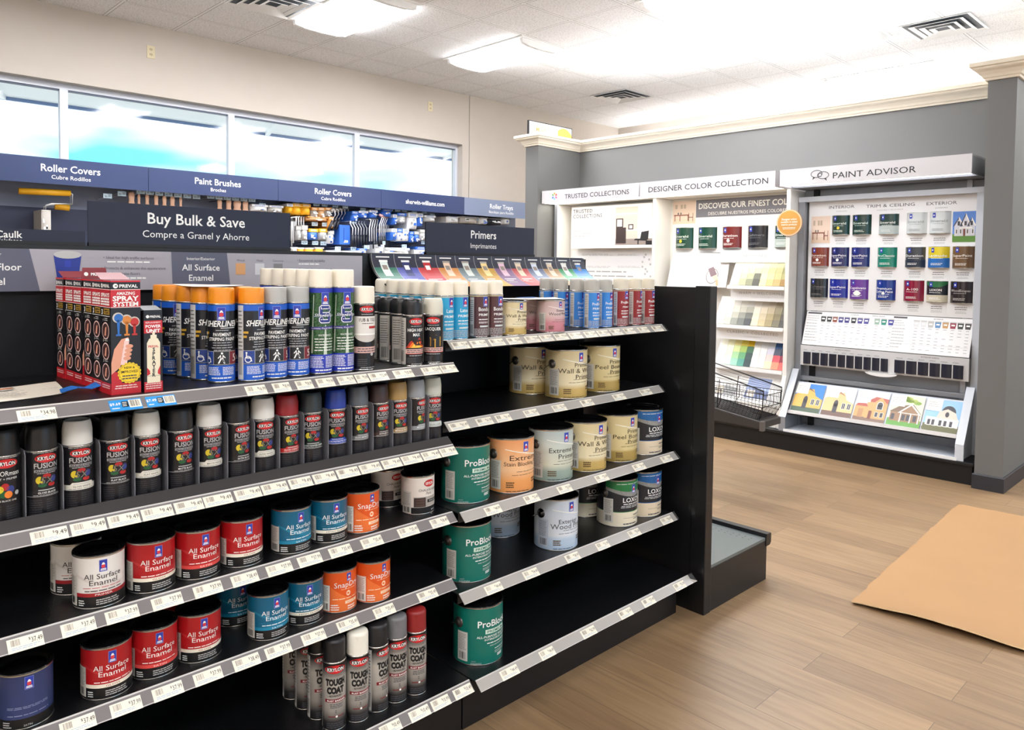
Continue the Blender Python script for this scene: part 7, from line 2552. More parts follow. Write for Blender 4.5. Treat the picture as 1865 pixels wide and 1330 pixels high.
def cname(h):
    import colorsys
    r, g_, b = [int(h[i:i + 2], 16) / 255 for i in (0, 2, 4)]
    H, S, V = colorsys.rgb_to_hsv(r, g_, b)
    if S < 0.14:
        return 'off-white' if V > 0.88 else 'pale grey' if V > 0.72 else 'mid grey' if V > 0.45 else 'charcoal'
    hue = H * 360
    n = 'red' if hue < 12 or hue > 340 else 'orange' if hue < 34 else 'yellow' if hue < 66 else 'green' if hue < 170 else 'blue'
    if n in ('yellow', 'orange') and V < 0.75 and S < 0.6:
        n = 'olive' if n == 'yellow' else 'tan'
    return ('pale ' if S < 0.30 and V > 0.7 else 'dark ' if V < 0.42 else '') + n


ORD = ['first', 'second', 'third', 'fourth', 'fifth', 'sixth', 'seventh', 'eighth', 'ninth', 'tenth']
ROWN = ['top', 'second', 'third', 'bottom']


def rack(cols, xl, xr, ytop, ybl, ybr, title, sub, nm):
    """slanted rack: chips in stepped rows, ledge beneath and a title strip; photo px extents give width and height"""
    up = Vector((0.16, 0, 0.30)).normalized()
    zb = at_x((xl + xr) / 2, (ybl + ybr) / 2, 6.17).z
    fr = Flat((6.17, 4.29, zb), U_, up, 0.0, 0.0006)
    u0, _ = fpt(fr, xl, ybl)
    u1, _ = fpt(fr, xr, ybr)
    v1 = fpt(fr, (xl + xr) / 2, ytop)[1]
    ledge = MB()
    ua, ub = u0 - 0.02, min(u1 + 0.01, 1.30)
    a = fr(ua, -0.012, 0)
    b = fr(ub, -0.012, 0)
    ledge.slab([fr(ua, 0, 0), fr(ub, 0, 0), fr(ub, v1 + 0.04, 0), fr(ua, v1 + 0.04, 0)], -fr.n * 0.01, UW)
    ledge.box(6.13, 6.19, b.y, a.y, a.z - 0.02, a.z - 0.004, PANW)
    ledge.box(6.128, 6.134, b.y, a.y, a.z - 0.02, a.z + 0.012, PANW)
    # title strip under the ledge
    tf = WF(6.20, a.y, a.z - 0.02 - 0.105)
    ledge.box(6.20, 6.21, b.y, a.y, a.z - 0.125, a.z - 0.02, PANW)
    if title:
        ledge.text(tf, title, (ub - ua) / 2 + 0.02, 0.058, 0.034, 1, PRT, sp=1.25, wide=0.026 * len(title))
        ledge.text(tf, sub, (ub - ua) / 2 + 0.02, 0.028, 0.015, 1, mat('print_faint', (214, 212, 208)), wide=0.010 * len(sub))
    part(ledge, 'chip_rack', dc)
    nr, nc = len(cols), len(cols[0])
    cw_ = (u1 - u0) / nc
    rh = v1 / nr
    for i in range(nr):
        for j in range(nc):
            hx = cols[i][j]
            m = mat('chip_' + hx, tuple(int(hx[k:k + 2], 16) for k in (0, 2, 4)), 0.45)
            lean = (i * 0.010)
            c = MB()
            a0, a1 = u0 + j * cw_ + lean * 0.4, u0 + (j + 1) * cw_ - 0.002 + lean * 0.4
            va, vb = (nr - 1 - i) * rh, (nr - i) * rh + 0.004
            off = fr.n * (0.012 * i / nr + 0.0015)
            q = [fr(a0, va, 0) + off, fr(a1, va, 0) + off, fr(a1, vb - 0.006, 0) + off, fr(a1 - 0.006, vb, 0) + off, fr(a0 + 0.006, vb, 0) + off, fr(a0, vb - 0.006, 0) + off]
            c.slab(q, -fr.n * (0.012 * i / nr + 0.0014), m)
            o = c.build('colour_chip')
            tag(o, '%s chip, %s from left in the %s row of the %s rack' % (cname(hx), ORD[j], ROWN[i], nm), 'colour chip', group='colour chips in the %s rack' % nm)


rack(GOLDS, 1332, 1431, 478, 519, 523, 'WARM + WELCOMING', 'CALIDO Y ACOGEDOR', 'upper yellow')
rack(NEUTR, 1304, 1430, 549, 590, 597, 'CLASSIC + COLLECTED', 'CLASICO Y SERENO', 'middle neutral')
rack(BRIGHT, 1304, 1428, 620, 664, 674, '', '', 'lower bright')
# title strip over the upper rack
tz = at_x(1380, 466, 6.30)
ts_ = MB().box(6.30, 6.31, 2.985, 3.70, tz.z - 0.055, tz.z + 0.05, PANW)
ts_.box(6.27, 6.31, 2.985, 3.70, tz.z - 0.062, tz.z - 0.055, PANW)
ts_.text(WF(6.30, 3.70, tz.z), 'EARTH + EASE', 0.35, -0.01, 0.03, 1, PRT, sp=1.2)
part(ts_, 'title_strip', dc)
# lower slanted brochure bin
bd_ = MB().slab([(6.06, 4.29, 0.34), (6.06, 2.985, 0.34), (6.27, 2.985, 0.66), (6.27, 4.29, 0.66)], (0.01, 0, -0.007), UW)
bd_.box(6.03, 6.05, 2.985, 4.29, 0.16, 0.345, UW)
part(bd_, 'brochure_bin', dc, bevel=0.002)
fb2 = Flat((6.06, 4.29, 0.34), U_, Vector((0.21, 0, 0.32)).normalized(), 0.0, 0.0005)
PIC = [((150, 166, 206), (96, 110, 150), (226, 214, 196)), ((226, 222, 214), (150, 150, 150), (214, 200, 178)), ((214, 208, 200), (206, 196, 120), (170, 170, 176)), ((206, 198, 190), (120, 110, 104), (236, 230, 220))]
for k in range(4):
    u0 = 1.30 - 0.10 - 0.235 - k * 0.30
    m = MB()
    m.slab([fb2(u0, 0.03, 0), fb2(u0 + 0.235, 0.03, 0), fb2(u0 + 0.235, 0.33, 0), fb2(u0, 0.33, 0)], fb2.n * 0.003, PANW)
    f2 = Flat(fb2.o + fb2.n * 0.003, fb2.u, fb2.v, 0.0003, 0.0003)
    c0, c1, c2 = PIC[k]
    m.rect(f2, u0 + 0.01, u0 + 0.225, 0.04, 0.24, 1, mat('leaflet_a%d' % k, c0, 0.4))
    m.poly(f2, [(u0 + 0.01, 0.04), (u0 + 0.225, 0.04), (u0 + 0.225, 0.12), (u0 + 0.12, 0.14), (u0 + 0.01, 0.10)], 2, mat('leaflet_b%d' % k, c1, 0.4))
    m.rect(f2, u0 + 0.03, u0 + 0.10, 0.05, 0.12, 3, mat('leaflet_c%d' % k, c2, 0.4))
    m.lines(f2, u0 + 0.02, u0 + 0.16, 0.26, 0.31, 2, 1, PRT, 0.3, fill=0.3)
    tag(m.build('leaflet'), ['leaflet with a blue evening house picture behind the wire basket', 'pale grey leaflet second behind the wire basket', 'leaflet with a yellow-green patch seen through the wire basket', 'brown and cream leaflet behind the left end of the wire basket'][k], 'leaflet')

# ------------------------------------------------------------------ trusted collections unit (left)
tcu = unit_root('trusted_display_unit', 'left display unit with a framed living room poster beside the grey wall end')
header(tcu, 5.625, 4.35, 'TRUSTED COLLECTIONS', 0.745, 0.066, 0.83, 'burst')
XT = 6.30
part(MB().box(XT, XT + 0.02, 4.34, 5.56, 0.16, 2.18, UW), 'back_panel', tcu)
s = MB().prism([(6.02, 0.16), (6.02, 0.33), (6.08, 0.60), (6.08, 2.18), (6.50, 2.18), (6.50, 0.16)], 'y', 5.565, 5.595, UW)
part(s, 'side_panel', tcu, bevel=0.003)
part(MB().box(6.075, 6.081, 5.562, 5.598, 0.6, 2.18, mat('edge_grey', (120, 124, 130), 0.4)), 'edge_strip', tcu)
part(MB().box(6.2, 6.5, 5.60, 5.625, 0.16, 2.18, UW), 'filler_strip', tcu)
fp = WF(6.20, 5.40, 1.5)
pb = fbox(fp, 1041, 374, 1188, 452)
p = MB().box(6.20, 6.212, 5.40 - pb[1], 5.40 - pb[0], 1.5 + pb[2], 1.5 + pb[3], PANW)
p.box(6.212, 6.30, 5.40 - pb[1] + 0.05, 5.40 - pb[0] - 0.05, 1.5 + pb[2] + 0.05, 1.5 + pb[3] - 0.05, UW)
u, v = fpt(fp, 1044, 389)
p.text(fp, 'TRUSTED', u, v, 0.055, 1, DGREY, bold=0.02, al='l', wide=0.27, sp=1.1)
u, v = fpt(fp, 1044, 398)
p.text(fp, 'COLLECTIONS', u, v, 0.055, 1, DGREY, bold=0.02, al='l', wide=0.40, sp=1.1)
for (a, b, c, d) in ((1044, 403, 1085, 412), (1044, 418, 1090, 432), (1044, 434, 1085, 440)):
    u0, u1, v0, v1 = fbox(fp, a, b, c, d)
    p.lines(fp, u0, u1, v0, v1, 3, 1, PRT, 0.3, fill=0.25)
ph = fbox(fp, 1121, 376, 1188, 446)
w, h = ph[1] - ph[0], ph[3] - ph[2]
p.rect(fp, *ph, 1, mat('pic_taupe', (206, 186, 174), 0.5))
p.rect(fp, ph[0], ph[1], ph[2], ph[2] + h * 0.16, 2, mat('pic_floor_grey', (150, 138, 132), 0.5))
p.rect(fp, ph[0] + w * 0.62, ph[1], ph[2] + h * 0.16, ph[3], 2, mat('pic_curtain', (240, 236, 230), 0.5))
p.rect(fp, ph[0], ph[0] + w * 0.62, ph[3] - h * 0.20, ph[3] - h * 0.17, 2, WHITE)
DKB = mat('pic_dark_wood', (58, 46, 44), 0.5)
p.rect(fp, ph[0] + w * 0.02, ph[0] + w * 0.30, ph[2] + h * 0.04, ph[2] + h * 0.46, 3, DKB)
p.rect(fp, ph[0] + w * 0.02, ph[0] + w * 0.22, ph[2] + h * 0.46, ph[2] + h * 0.70, 3, DKB)
p.rect(fp, ph[0] + w * 0.05, ph[0] + w * 0.19, ph[2] + h * 0.49, ph[2] + h * 0.67, 4, WHITE)
p.rect(fp, ph[0] + w * 0.36, ph[0] + w * 0.50, ph[2] + h * 0.40, ph[2] + h * 0.54, 3, DKB)
p.rect(fp, ph[0] + w * 0.39, ph[0] + w * 0.47, ph[2] + h * 0.43, ph[2] + h * 0.51, 4, WHITE)
p.rect(fp, ph[0] + w * 0.30, ph[0] + w * 0.64, ph[2] + h * 0.38, ph[2] + h * 0.40, 3, WHITE)
p.poly(fp, [(ph[0] + w * 0.68, ph[2] + h * 0.12), (ph[0] + w * 0.90, ph[2] + h * 0.14), (ph[0] + w * 0.92, ph[2] + h * 0.36), (ph[0] + w * 0.72, ph[2] + h * 0.33)], 4, mat('pic_chair', (36, 34, 36), 0.5))
p.poly(fp, [(ph[0] + w * 0.52, ph[2] + h * 0.12), (ph[0] + w * 0.86, ph[2] + h * 0.10), (ph[0] + w * 0.90, ph[2] + h * 0.15), (ph[0] + w * 0.56, ph[2] + h * 0.16)], 5, mat('pic_chair', (36, 34, 36)))
p.rect(fp, ph[0] + w * 0.62, ph[0] + w * 0.65, ph[2] + h * 0.01, ph[2] + h * 0.12, 5, mat('pic_chair', (36, 34, 36)))
p.rect(fp, ph[0] + w * 0.84, ph[1], ph[2], ph[2] + h * 0.10, 6, mat('pic_chair', (36, 34, 36)))
part(p, 'poster_board', tcu)
# large printed panel below with faint tables of text
fq = WF(XT, 5.55, 0.9)
q = MB()
lo = fbox(fq, 1042, 456, 1188, 560)
q.box(XT - 0.008, XT, 5.55 - lo[1], 5.55 - lo[0], 0.9 + lo[2], 0.9 + lo[3], PANW)
fq = WF(XT - 0.008, 5.55, 0.9)
for (a, b, c, d) in ((1060, 462, 1118, 466), (1125, 462, 1165, 466), (1060, 484, 1118, 488), (1125, 484, 1168, 488), (1066, 490, 1160, 506)):
    u0, u1, v0, v1 = fbox(fq, a, b, c, d)
    q.lines(fq, u0, u1, v0, v1, 2, 1, PRT, 0.2, fill=0.25)
for k in range(10):
    u, v = fpt(fq, 1176 + random.uniform(-10, 10), 464 + k * 4.4)
    q.ell(fq, u, v, 0.012, 0.012, 1, LGREY, 8)
part(q, 'text_panel', tcu)
# ================================================================== CARDBOARD, CART
CB = mat('corrugated_kraft', (170, 131, 88), 0.75, noise=0.05, nscale=3.5, bump=0.1, bscale=120)
CBE = mat('kraft_edge', (236, 206, 160), 0.8)
cbm = MB()
NX, NY = 40, 26
rnd = random.Random(4)
c00, c10, c11, c01 = Vector((3.437, 1.322)), Vector((5.43, 1.435)), Vector((5.50, 0.20)), Vector((3.52, 0.10))
top, bot = [], []
for i in range(NX + 1):
    for j in range(NY + 1):
        s, t = i / NX, j / NY
        p = c00 * (1 - s) * (1 - t) + c10 * s * (1 - t) + c11 * s * t + c01 * (1 - s) * t
        jx = jy = 0
        if j == 0:
            jy = rnd.uniform(-0.006, 0.006)
        if i == 0:
            jx = rnd.uniform(-0.005, 0.005)
        # the near edge curls up a little
        z = 0.007 + 0.026 * max(0, 1 - s * 9) ** 2 * (0.3 + 0.7 * sin(pi * min(1, t * 1.7))) + 0.002 * sin(5 * s + 3 * t)
        top.append((p.x + jx, p.y + jy, z))
        bot.append((p.x + jx, p.y + jy, max(0.0008, z - 0.006)))
k = len(top)
fs = []
for i in range(NX):
    for j in range(NY):
        a = i * (NY + 1) + j
        fs.append((a, a + 1, a + NY + 2, a + NY + 1))
        fs.append((k + a, k + a + NY + 1, k + a + NY + 2, k + a + 1))
cbm.add(top + bot, fs, CB, True)
edge = [i * (NY + 1) for i in range(NX + 1)] + [NX * (NY + 1) + j for j in range(1, NY + 1)] + [i * (NY + 1) + NY for i in range(NX - 1, -1, -1)] + [j for j in range(NY - 1, 0, -1)]
ev_, ef = [], []
for a in edge:
    ev_ += [top[a], bot[a]]
m = len(edge)
for i in range(m):
    j = (i + 1) % m
    ef.append((2 * i, 2 * i + 1, 2 * j + 1, 2 * j))
cbm.add(ev_, ef, CBE)
tag(cbm.build('cardboard_sheet'), 'large flat brown cardboard sheet lying on the plank floor', 'cardboard')

# wire cart whose nose shows beyond the end cap
WIRE = mat('black_wire', (24, 23, 26), 0.4)
CARTB = mat('cart_grey_black', (62, 58, 56), 0.45)
cart = empty('shopping_cart', (4.72, 2.80, 0))
tag(cart, 'black wire shopping cart nosing out behind the end cap before the colour chips', 'cart')


def cl(p):
    return (p[0] - 4.72, p[1] - 2.80, p[2])


XA, XB = 4.55, 4.80
def side_line(p, q):
    a_, c_ = at_x(*p, XA), at_x(*q, XA)
    k_ = (c_.z - a_.z) / (c_.y - a_.y)
    return a_.y, a_.z, (lambda y: a_.z + (y - a_.y) * k_)


yN, tipT, rimz = side_line((1391, 713), (1307, 681.5))
_, _, midz = side_line((1396, 720), (1306, 707))
yl, z_low, botz = side_line((1381, 765), (1303, 741))
tail = yN + 0.86


b = MB()
for x in (XA, XB):
    b.tube([cl((x, yN, tipT - 0.03)), cl((x, yN, tipT)), cl((x, tail, rimz(tail))), cl((x, tail, botz(tail)))], 0.0045, WIRE, 6)
    for k in range(1, 4):
        f_ = k / 4
        pts = []
        for i in range(12):
            y = yN + (tail - yN) * (0.0 + i / 11)
            z = rimz(y) * (1 - f_) + midz(y) * f_
            pts.append(cl((x, y, z)))
        b.tube(pts, 0.0013, WIRE, 4)
    for q in (0.0, 0.26, 0.5, 0.76, 1.0):
        b.tube([cl((x, yN + (tail - yN) * i / 8 - (0 if i else 0) + q * 0.02, midz(yN + (tail - yN) * i / 8) * (1 - q) + botz(yN + (tail - yN) * i / 8) * q)) for i in range(9)], 0.0030 if q in (0.0, 0.5) else 0.0018, WIRE, 5)
    for k in range(34):
        y = yN + 0.004 + (tail - yN) * k / 34
        zt_, zb_ = midz(y), botz(y)
        b.tube([cl((x, y, zt_)), cl((x, y + 0.002, zt_ * 0.4 + zb_ * 0.6)), cl((x + (0.02 if x == XA else -0.02), y + 0.035, zb_))], 0.0036 if k in (0, 12, 24) else 0.0015, WIRE, 5)
    b.tube([cl((x, yN + 0.32, rimz(yN + 0.32) - 0.03)), cl((x, yN + 0.335, botz(yN + 0.33)))], 0.003, WIRE, 5)
for k in range(14):
    x = XA + (XB - XA) * k / 13
    b.tube([cl((x, yN, tipT - 0.03)), cl((x, yN + 0.002, tipT - 0.09)), cl((x, yN + 0.04, z_low))], 0.0018, WIRE, 5)
    b.tube([cl((x, yN + 0.04, z_low)), cl((x, tail, botz(tail)))], 0.0018, WIRE, 5)
for q in (0, 0.5, 1.0):
    z = (tipT - 0.03) * (1 - q) + z_low * q
    b.tube([cl((XA, yN + q * 0.03, z)), cl((XB, yN + q * 0.03, z))], 0.003, WIRE, 5)
part(b, 'wire_basket', cart)
pr_ = []
tl_ = at_x(1388, 782, XA)
t = MB()
y0_, z0_ = tl_.y, tl_.z
_, _, trb = side_line((1388, 783), (1303, 766))
t.prism([(y0_, z0_), (y0_, z0_ + 0.045), (yl, botz(yl) - 0.006), (tail, botz(tail) - 0.006), (tail, botz(tail) - 0.05), (y0_ + 0.5, trb(y0_ + 0.5))], 'x', XA - 0.01, XB + 0.01, CARTB)
for i, v in enumerate(t.v):
    t.v[i] = (v[0] - 4.72, v[1] - 2.80, v[2])
part(t, 'lower_tray', cart, bevel=0.006)
e_ = MB()
e_.box(XA - 0.014 - 4.72, XA + 0.02 - 4.72, y0_ - 0.012 - 2.80, y0_ + 0.012 - 2.80, z0_ - 0.012, z0_ + 0.05, mat('bumper_grey', (104, 98, 94), 0.5))
part(e_, 'corner_bumper', cart)
fm = MB()
for x in (XA + 0.03, XB - 0.03):
    fm.tube([cl((x, tail + 0.18, 0.10)), cl((x, tail, 0.6)), cl((x, tail + 0.08, 1.0))], 0.012, WIRE, 8)
    fm.tube([cl((x, y0_ + 0.74, 0.10)), cl((x, tail + 0.15, 0.22))], 0.012, WIRE, 8)
    fm.tube([cl((x, y0_ + 0.74, 0.10)), cl((x, y0_ + 0.76, trb(y0_ + 0.7)))], 0.012, WIRE, 8)
part(fm, 'frame', cart)
hd = MB().tube([cl((XA, tail + 0.08, 1.0)), cl((XB, tail + 0.08, 1.0))], 0.014, CARTB, 8)
part(hd, 'handle', cart)
for x in (XA + 0.03, XB - 0.03):
    for y in (y0_ + 0.74, tail + 0.18):
        wv = MB()
        n = 18
        vs = [(x + dx - 4.72, y + 0.05 * cos(2 * pi * i / n) - 2.80, 0.05 + 0.05 * sin(2 * pi * i / n)) for dx in (-0.012, 0.012) for i in range(n)]
        wv.add(vs, [tuple(range(n)), tuple(range(2 * n - 1, n - 1, -1))] + [(i, n + i, n + (i + 1) % n, (i + 1) % n) for i in range(n)], mat('caster_rubber', (40, 40, 42), 0.6))
        part(wv, 'caster', cart)

# ================================================================== WINDOW AISLE FIXTURE AND ITS GOODS
YF = 7.0        # sign plane
YP = 7.36       # pegboard plane
w_ = empty('wall_shelving', (3.0, YP, 0))
tag(w_, 'long navy peg-backed shelving run under the windows', 'shelving')


def wpart(mb, name, **k):
    for i, v in enumerate(mb.v):
        mb.v[i] = (v[0] - 3.0, v[1] - YP, v[2])
    return part(mb, name, w_, **k)


PEG = mat('peg_back_navy', (50, 58, 86), 0.55)
PEGL = mat('peg_back_light', (124, 134, 158), 0.55)  # paler tone paints in the light falling on the upper back
seams = [-2.53, -1.31, -0.09, 1.13, 2.35, 3.57, 4.785, 5.985, 7.205]
for a, b_ in zip(seams[:-1], seams[1:]):
    wpart(MB().box(a, b_, YP, YP + 0.02, 0.1, 1.955, PEG), 'back_panel')
    wpart(MB().box(a, b_, YP, YP + 0.02, 1.955, 2.30, PEGL), 'upper_back_panel')
wpart(MB().box(seams[0], seams[-1], 6.9, YP, 0, 0.15, GOND), 'base_deck')
wpart(MB().box(seams[0], seams[-1], 6.95, YP, 1.33, 1.35, GOND), 'shelf_deck')
SG = mat('aisle_sign_navy', (44, 58, 98), 0.4)
SG2 = mat('aisle_sign_grey', (120, 132, 158), 0.4)
titles = [('', ''), ('', ''), ('', ''), ('Roller Covers', 'Cubre Rodillos'), ('Paint Brushes', 'Brochas'), ('Roller Covers', 'Cubre Rodillos'), ('sherwin-williams.com', ''), ('Roller Trays', 'Bandejas para Rodillo')]
desc = ['', '', '', 'navy aisle sign for roller covers nearest the left picture edge', 'navy aisle sign for paint brushes above the wooden handles', 'navy aisle sign for roller covers above the yellow packs',
        'navy aisle sign with a web address', 'grey-blue aisle sign for roller trays ending at the grey wall end']
for i, ((a, b_), (t, s)) in enumerate(zip(zip(seams[:-1], seams[1:]), titles)):
    if i < 2:
        continue
    o = MB().box(a + 0.002, b_ - 0.002, YF, YF + 0.012, 2.128, 2.337, SG2 if i == 7 else SG)
    o.box(a + 0.002, b_ - 0.002, YF + 0.012, YP, 2.30, 2.32, GOND)
    fr = Flat(((a + b_) / 2, YF, 2.128))
    if t:
        u = 0.01
        if s:
            o.text(fr, t, u, 0.10, 0.082, 1, WHITE, bold=0.012, wide=0.029 * len(t) * 1.15)
            o.text(fr, s, u, 0.042, 0.046, 1, WHITE, wide=0.0195 * len(s) * 1.05)
        else:
            o.text(fr, t, u, 0.075, 0.072, 1, WHITE, bold=0.01, wide=0.56)
    tag(o.build('aisle_sign'), desc[i] or 'navy aisle sign outside the left picture edge', 'sign')
# lower sign peeping out right of the primers sign
o = MB().box(6.05, 6.9, 7.13, 7.14, 1.93, 2.01, SG)
fr = Flat((6.05, 7.13, 1.93))
o.text(fr, 'Built to Paint', 0.60, 0.022, 0.055, 1, WHITE, bold=0.015, wide=0.50)
o.box(6.2, 6.25, 7.14, YP, 1.95, 1.97, GOND)
tag(o.build('aisle_sign'), 'low navy sign with white lettering between the primers sign and the grey wall end', 'sign')

TAGP = mat('peg_tag_blue_white', (196, 222, 240), 0.5)
WOOD = mat('brush_handle_wood', (222, 176, 146), 0.45, noise=0.08, nscale=30)
YELP = mat('pack_yellow', (240, 178, 34), 0.4)
ORGP = mat('pack_orange', (226, 156, 74), 0.45)
PKW = mat('pack_white', (232, 234, 236), 0.4)
PKB = mat('pack_blue', (52, 108, 206), 0.35)
PKG = mat('pack_grey', (172, 172, 170), 0.4)
PKT = mat('pack_tan', (196, 150, 104), 0.5)
CHROME = mat('frame_wire', (236, 238, 242), 0.3, 0.1)
HANDB = mat('frame_handle_black', (28, 32, 44), 0.4)
GYS = mat('sleeve_grey', (190, 186, 180), 0.8)


def bpx(x, y):
    """detail reading of the goods area"""
    return 520 + x / 6.66, 360 + y / 6.66


# hooks with price plates
hooks = [(90, 60), (210, 68), (340, 82), (440, 85), (570, 95), (690, 105), (905, 150), (1085, 125), (1240, 140), (1325, 148), (1410, 152), (1530, 165), (1650, 172), (1745, 218), (320, 320), (445, 327), (785, 290),
         (195, 545), (325, 550), (425, 555), (600, 618), (790, 620), (950, 600), (1145, 550), (1405, 590), (1640, 545)]
px_h = [bpx(a + 35, b_) for a, b_ in hooks]
px_h += [(256 + 17 * k, 349 + 1.6 * k) for k in range(7)] + [(384 + 15 * k, 358 + 1.2 * k) for k in range(6)] + [(196, 357), (222, 353), (478, 374), (845, 398), (868, 399)]


def hook_maker():
    r = empty('peg_hook')
    tag(r, 'x', 'peg hook')
    m = MB()
    m.tube([(0, 0.0, 0.0), (0, -0.235, 0.0), (0, -0.245, 0.012)], 0.003, CHROME, 5)
    m.tube([(0, 0.0, 0.024), (0, -0.25, 0.024)], 0.002, CHROME, 5)
    part(m, 'rod', r)
    p = MB().box(-0.034, 0.034, -0.256, -0.252, -0.006, 0.034, TAGP)
    fr = Flat((0, -0.256, 0))
    p.bars(fr, -0.026, -0.002, 0.004, 0.016, 0, DGREY, 6)
    p.lines(fr, 0.004, 0.028, 0.006, 0.028, 2, 0, DGREY, 0.2)
    part(p, 'price_plate', r)
    return r


for i, (x, y) in enumerate(px_h):
    p = at_y(x, y, YP - 0.255)
    put('hook', hook_maker, (p.x, YP, p.z - 0.014), 0, 'peg hook with a small blue-white price plate on the window aisle shelving', 'peg hooks of the window aisle')


def pack(x0, y0, x1, y1, m, card, label, Y=7.10, cardh=0.3, depth=0.10, fullpx=False):
    """a hung pack: plump sleeve under a header card, its back reaching to the hook"""
    if fullpx:
        a, b_ = at_y(x0, y0, Y), at_y(x1, y1, Y)
    else:
        a, b_ = at_y(*bpx(x0, y0), Y), at_y(*bpx(x1, y1), Y)
    w, h = abs(b_.x - a.x), abs(a.z - b_.z)
    r = empty('hanging_pack', ((a.x + b_.x) / 2, Y, b_.z))
    tag(r, label, 'hanging pack', 'packs hung along the window aisle')
    k = MB()
    hb = h * (1 - cardh)
    n = 8
    vs = []
    for z, d in ((0.0, 0.35), (hb * 0.12, 0.9), (hb * 0.5, 1.0), (hb * 0.9, 0.9), (hb, 0.4)):
        for i in range(n + 1):
            t = i / n
            vs.append((-w / 2 + w * t, -depth * 0.5 * d * sin(pi * t) ** 0.5, z))
    fs = [(r_ * (n + 1) + i, r_ * (n + 1) + i + 1, (r_ + 1) * (n + 1) + i + 1, (r_ + 1) * (n + 1) + i) for r_ in range(4) for i in range(n)]
    k.add(vs, fs, m, True)
    k.box(-w / 2, w / 2, 0.0, YP - Y - 0.002, 0.0, hb, m)
    rr = random.Random(int(x0 * 7 + y0))
    f3 = Flat((0, -depth * 0.52, 0), lift=0.001)
    if m is not YELP:
        for _ in range(4):
            u, v = rr.uniform(-w * 0.42, w * 0.15), rr.uniform(0.05, 0.7) * hb
            k.slab([f3(u, v, 0), f3(u + w * rr.uniform(0.12, 0.27), v, 0), f3(u + w * rr.uniform(0.12, 0.27), v + hb * rr.uniform(0.08, 0.26), 0), f3(u, v + hb * 0.2, 0)], (0, 0.006, 0), PKW if m is not PKW else rr.choice((PKB, LGREY)))
    part(k, 'sleeve', r)
    c = MB().box(-w / 2 * 0.98, w / 2 * 0.98, -depth * 0.30, YP - Y - 0.002, hb, h, card)
    fr = Flat((0, -depth * 0.30, hb))
    c.lines(fr, -w * 0.36, w * 0.36, (h - hb) * 0.25, (h - hb) * 0.8, 2, 0, WHITE if card != PKW else PKB, 0.25, 'c', 0.5)
    part(c, 'header_card', r)
    return r


packs = [
    (0, 72, 75, 195, YELP, PKW, 'yellow pack with a white patch at the left end of the packs'), (72, 70, 180, 210, YELP, YELP, 'yellow pack second from the left above the wire frames'), (182, 75, 290, 215, YELP, YELP, 'yellow pack third from the left above the wire frames'),
    (300, 118, 375, 240, PKG, ORGP, 'grey sleeve under an orange card left of the brush bundle'), (378, 120, 462, 245, PKT, ORGP, 'tan brush pack under an orange card'), (465, 120, 545, 235, PKG, ORGP, 'grey sleeve under an orange card right of the brush bundle'),
    (250, 225, 500, 290, PKT, ORGP, 'wide tan pack under the brush pack'), (505, 230, 566, 375, ORGP, ORGP, 'narrow orange pack beside the roller frames'),
    (110, 345, 175, 515, PKG, PKG, 'grey roller sleeve pack, left of a pair'), (178, 335, 255, 520, PKG, GYS, 'grey roller sleeve pack, right of a pair'),
    (268, 375, 380, 515, PKB, YELP, 'blue pack under a yellow card'), (390, 375, 492, 515, PKG, YELP, 'grey pack under a yellow card'), (495, 400, 572, 560, PKW, PKG, 'pale pack right of the yellow-carded ones'),
    (50, 600, 130, 668, GYS, PKW, 'pale pack at the lower left'), (132, 605, 210, 670, YELP, PKW, 'yellow pack lowest in the row, left of three'), (215, 605, 330, 672, YELP, PKG, 'yellow pack lowest in the row, middle of three'), (332, 600, 450, 675, YELP, PKG, 'yellow pack lowest in the row, right of three'),
    (470, 640, 660, 690, PKW, PKW, 'white pack below the blue tray'), (665, 645, 850, 692, GYS, PKW, 'cream pack under the black handles'), (855, 615, 970, 692, PKW, PKB, 'white pack with blue print under the black handles'),
    (785, 165, 870, 290, PKB, PKB, 'blue bag pack left of three over the frames'), (872, 160, 985, 250, PKB, PKW, 'bright blue bag pack over the frames'), (1000, 150, 1100, 250, PKB, PKW, 'blue and white bag pack over the frames'), (1160, 140, 1275, 235, PKB, PKB, 'dark blue bag pack above the pink sleeves'),
    (1285, 205, 1335, 330, PKB, PKW, 'narrow blue and white pack right of the pink sleeves'), (1338, 185, 1450, 310, PKG, PKB, 'grey and blue pack'), (1470, 180, 1585, 385, PKW, PKW, 'large white pack with a blue square'), (1590, 190, 1650, 350, PKB, PKW, 'narrow blue pack beside the large white one'),
    (1665, 215, 1805, 300, PKG, PKW, 'grey pack over the primers sign'),
    (1270, 375, 1335, 520, PKB, PKW, 'blue and white tube pack, first of four'), (1338, 375, 1400, 530, PKW, PKB, 'blue and white tube pack, second of four'), (1405, 380, 1480, 530, PKW, PKW, 'white tube pack, third of four'),
    (1485, 410, 1540, 545, PKB, PKB, 'deep blue pack, left of a pair'), (1543, 410, 1605, 540, PKB, PKG, 'deep blue pack, right of a pair'), (1610, 385, 1692, 525, PKG, PKG, 'dark grey pack beside the primers sign'),
    (1090, 570, 1180, 692, PKW, PKW, 'white roll pack standing low'), (1200, 605, 1490, 705, PKW, PKW, 'wide white tray pack with blue print'), (1560, 595, 1692, 705, PKW, PKB, 'white and blue pack beside the primers sign, lowest'),
]
for q in packs:
    pack(*q)
pack(456, 372, 486, 386, PKW, PKW, 'bundle of clear and white packs right of the brush handles', fullpx=True)
pack(488, 374, 514, 388, GYS, PKW, 'pale packs left of the yellow ones', fullpx=True)
pack(812, 394, 834, 407, PKW, PKW, 'white pack below the grey-blue sign, leftmost', fullpx=True, cardh=0.1)
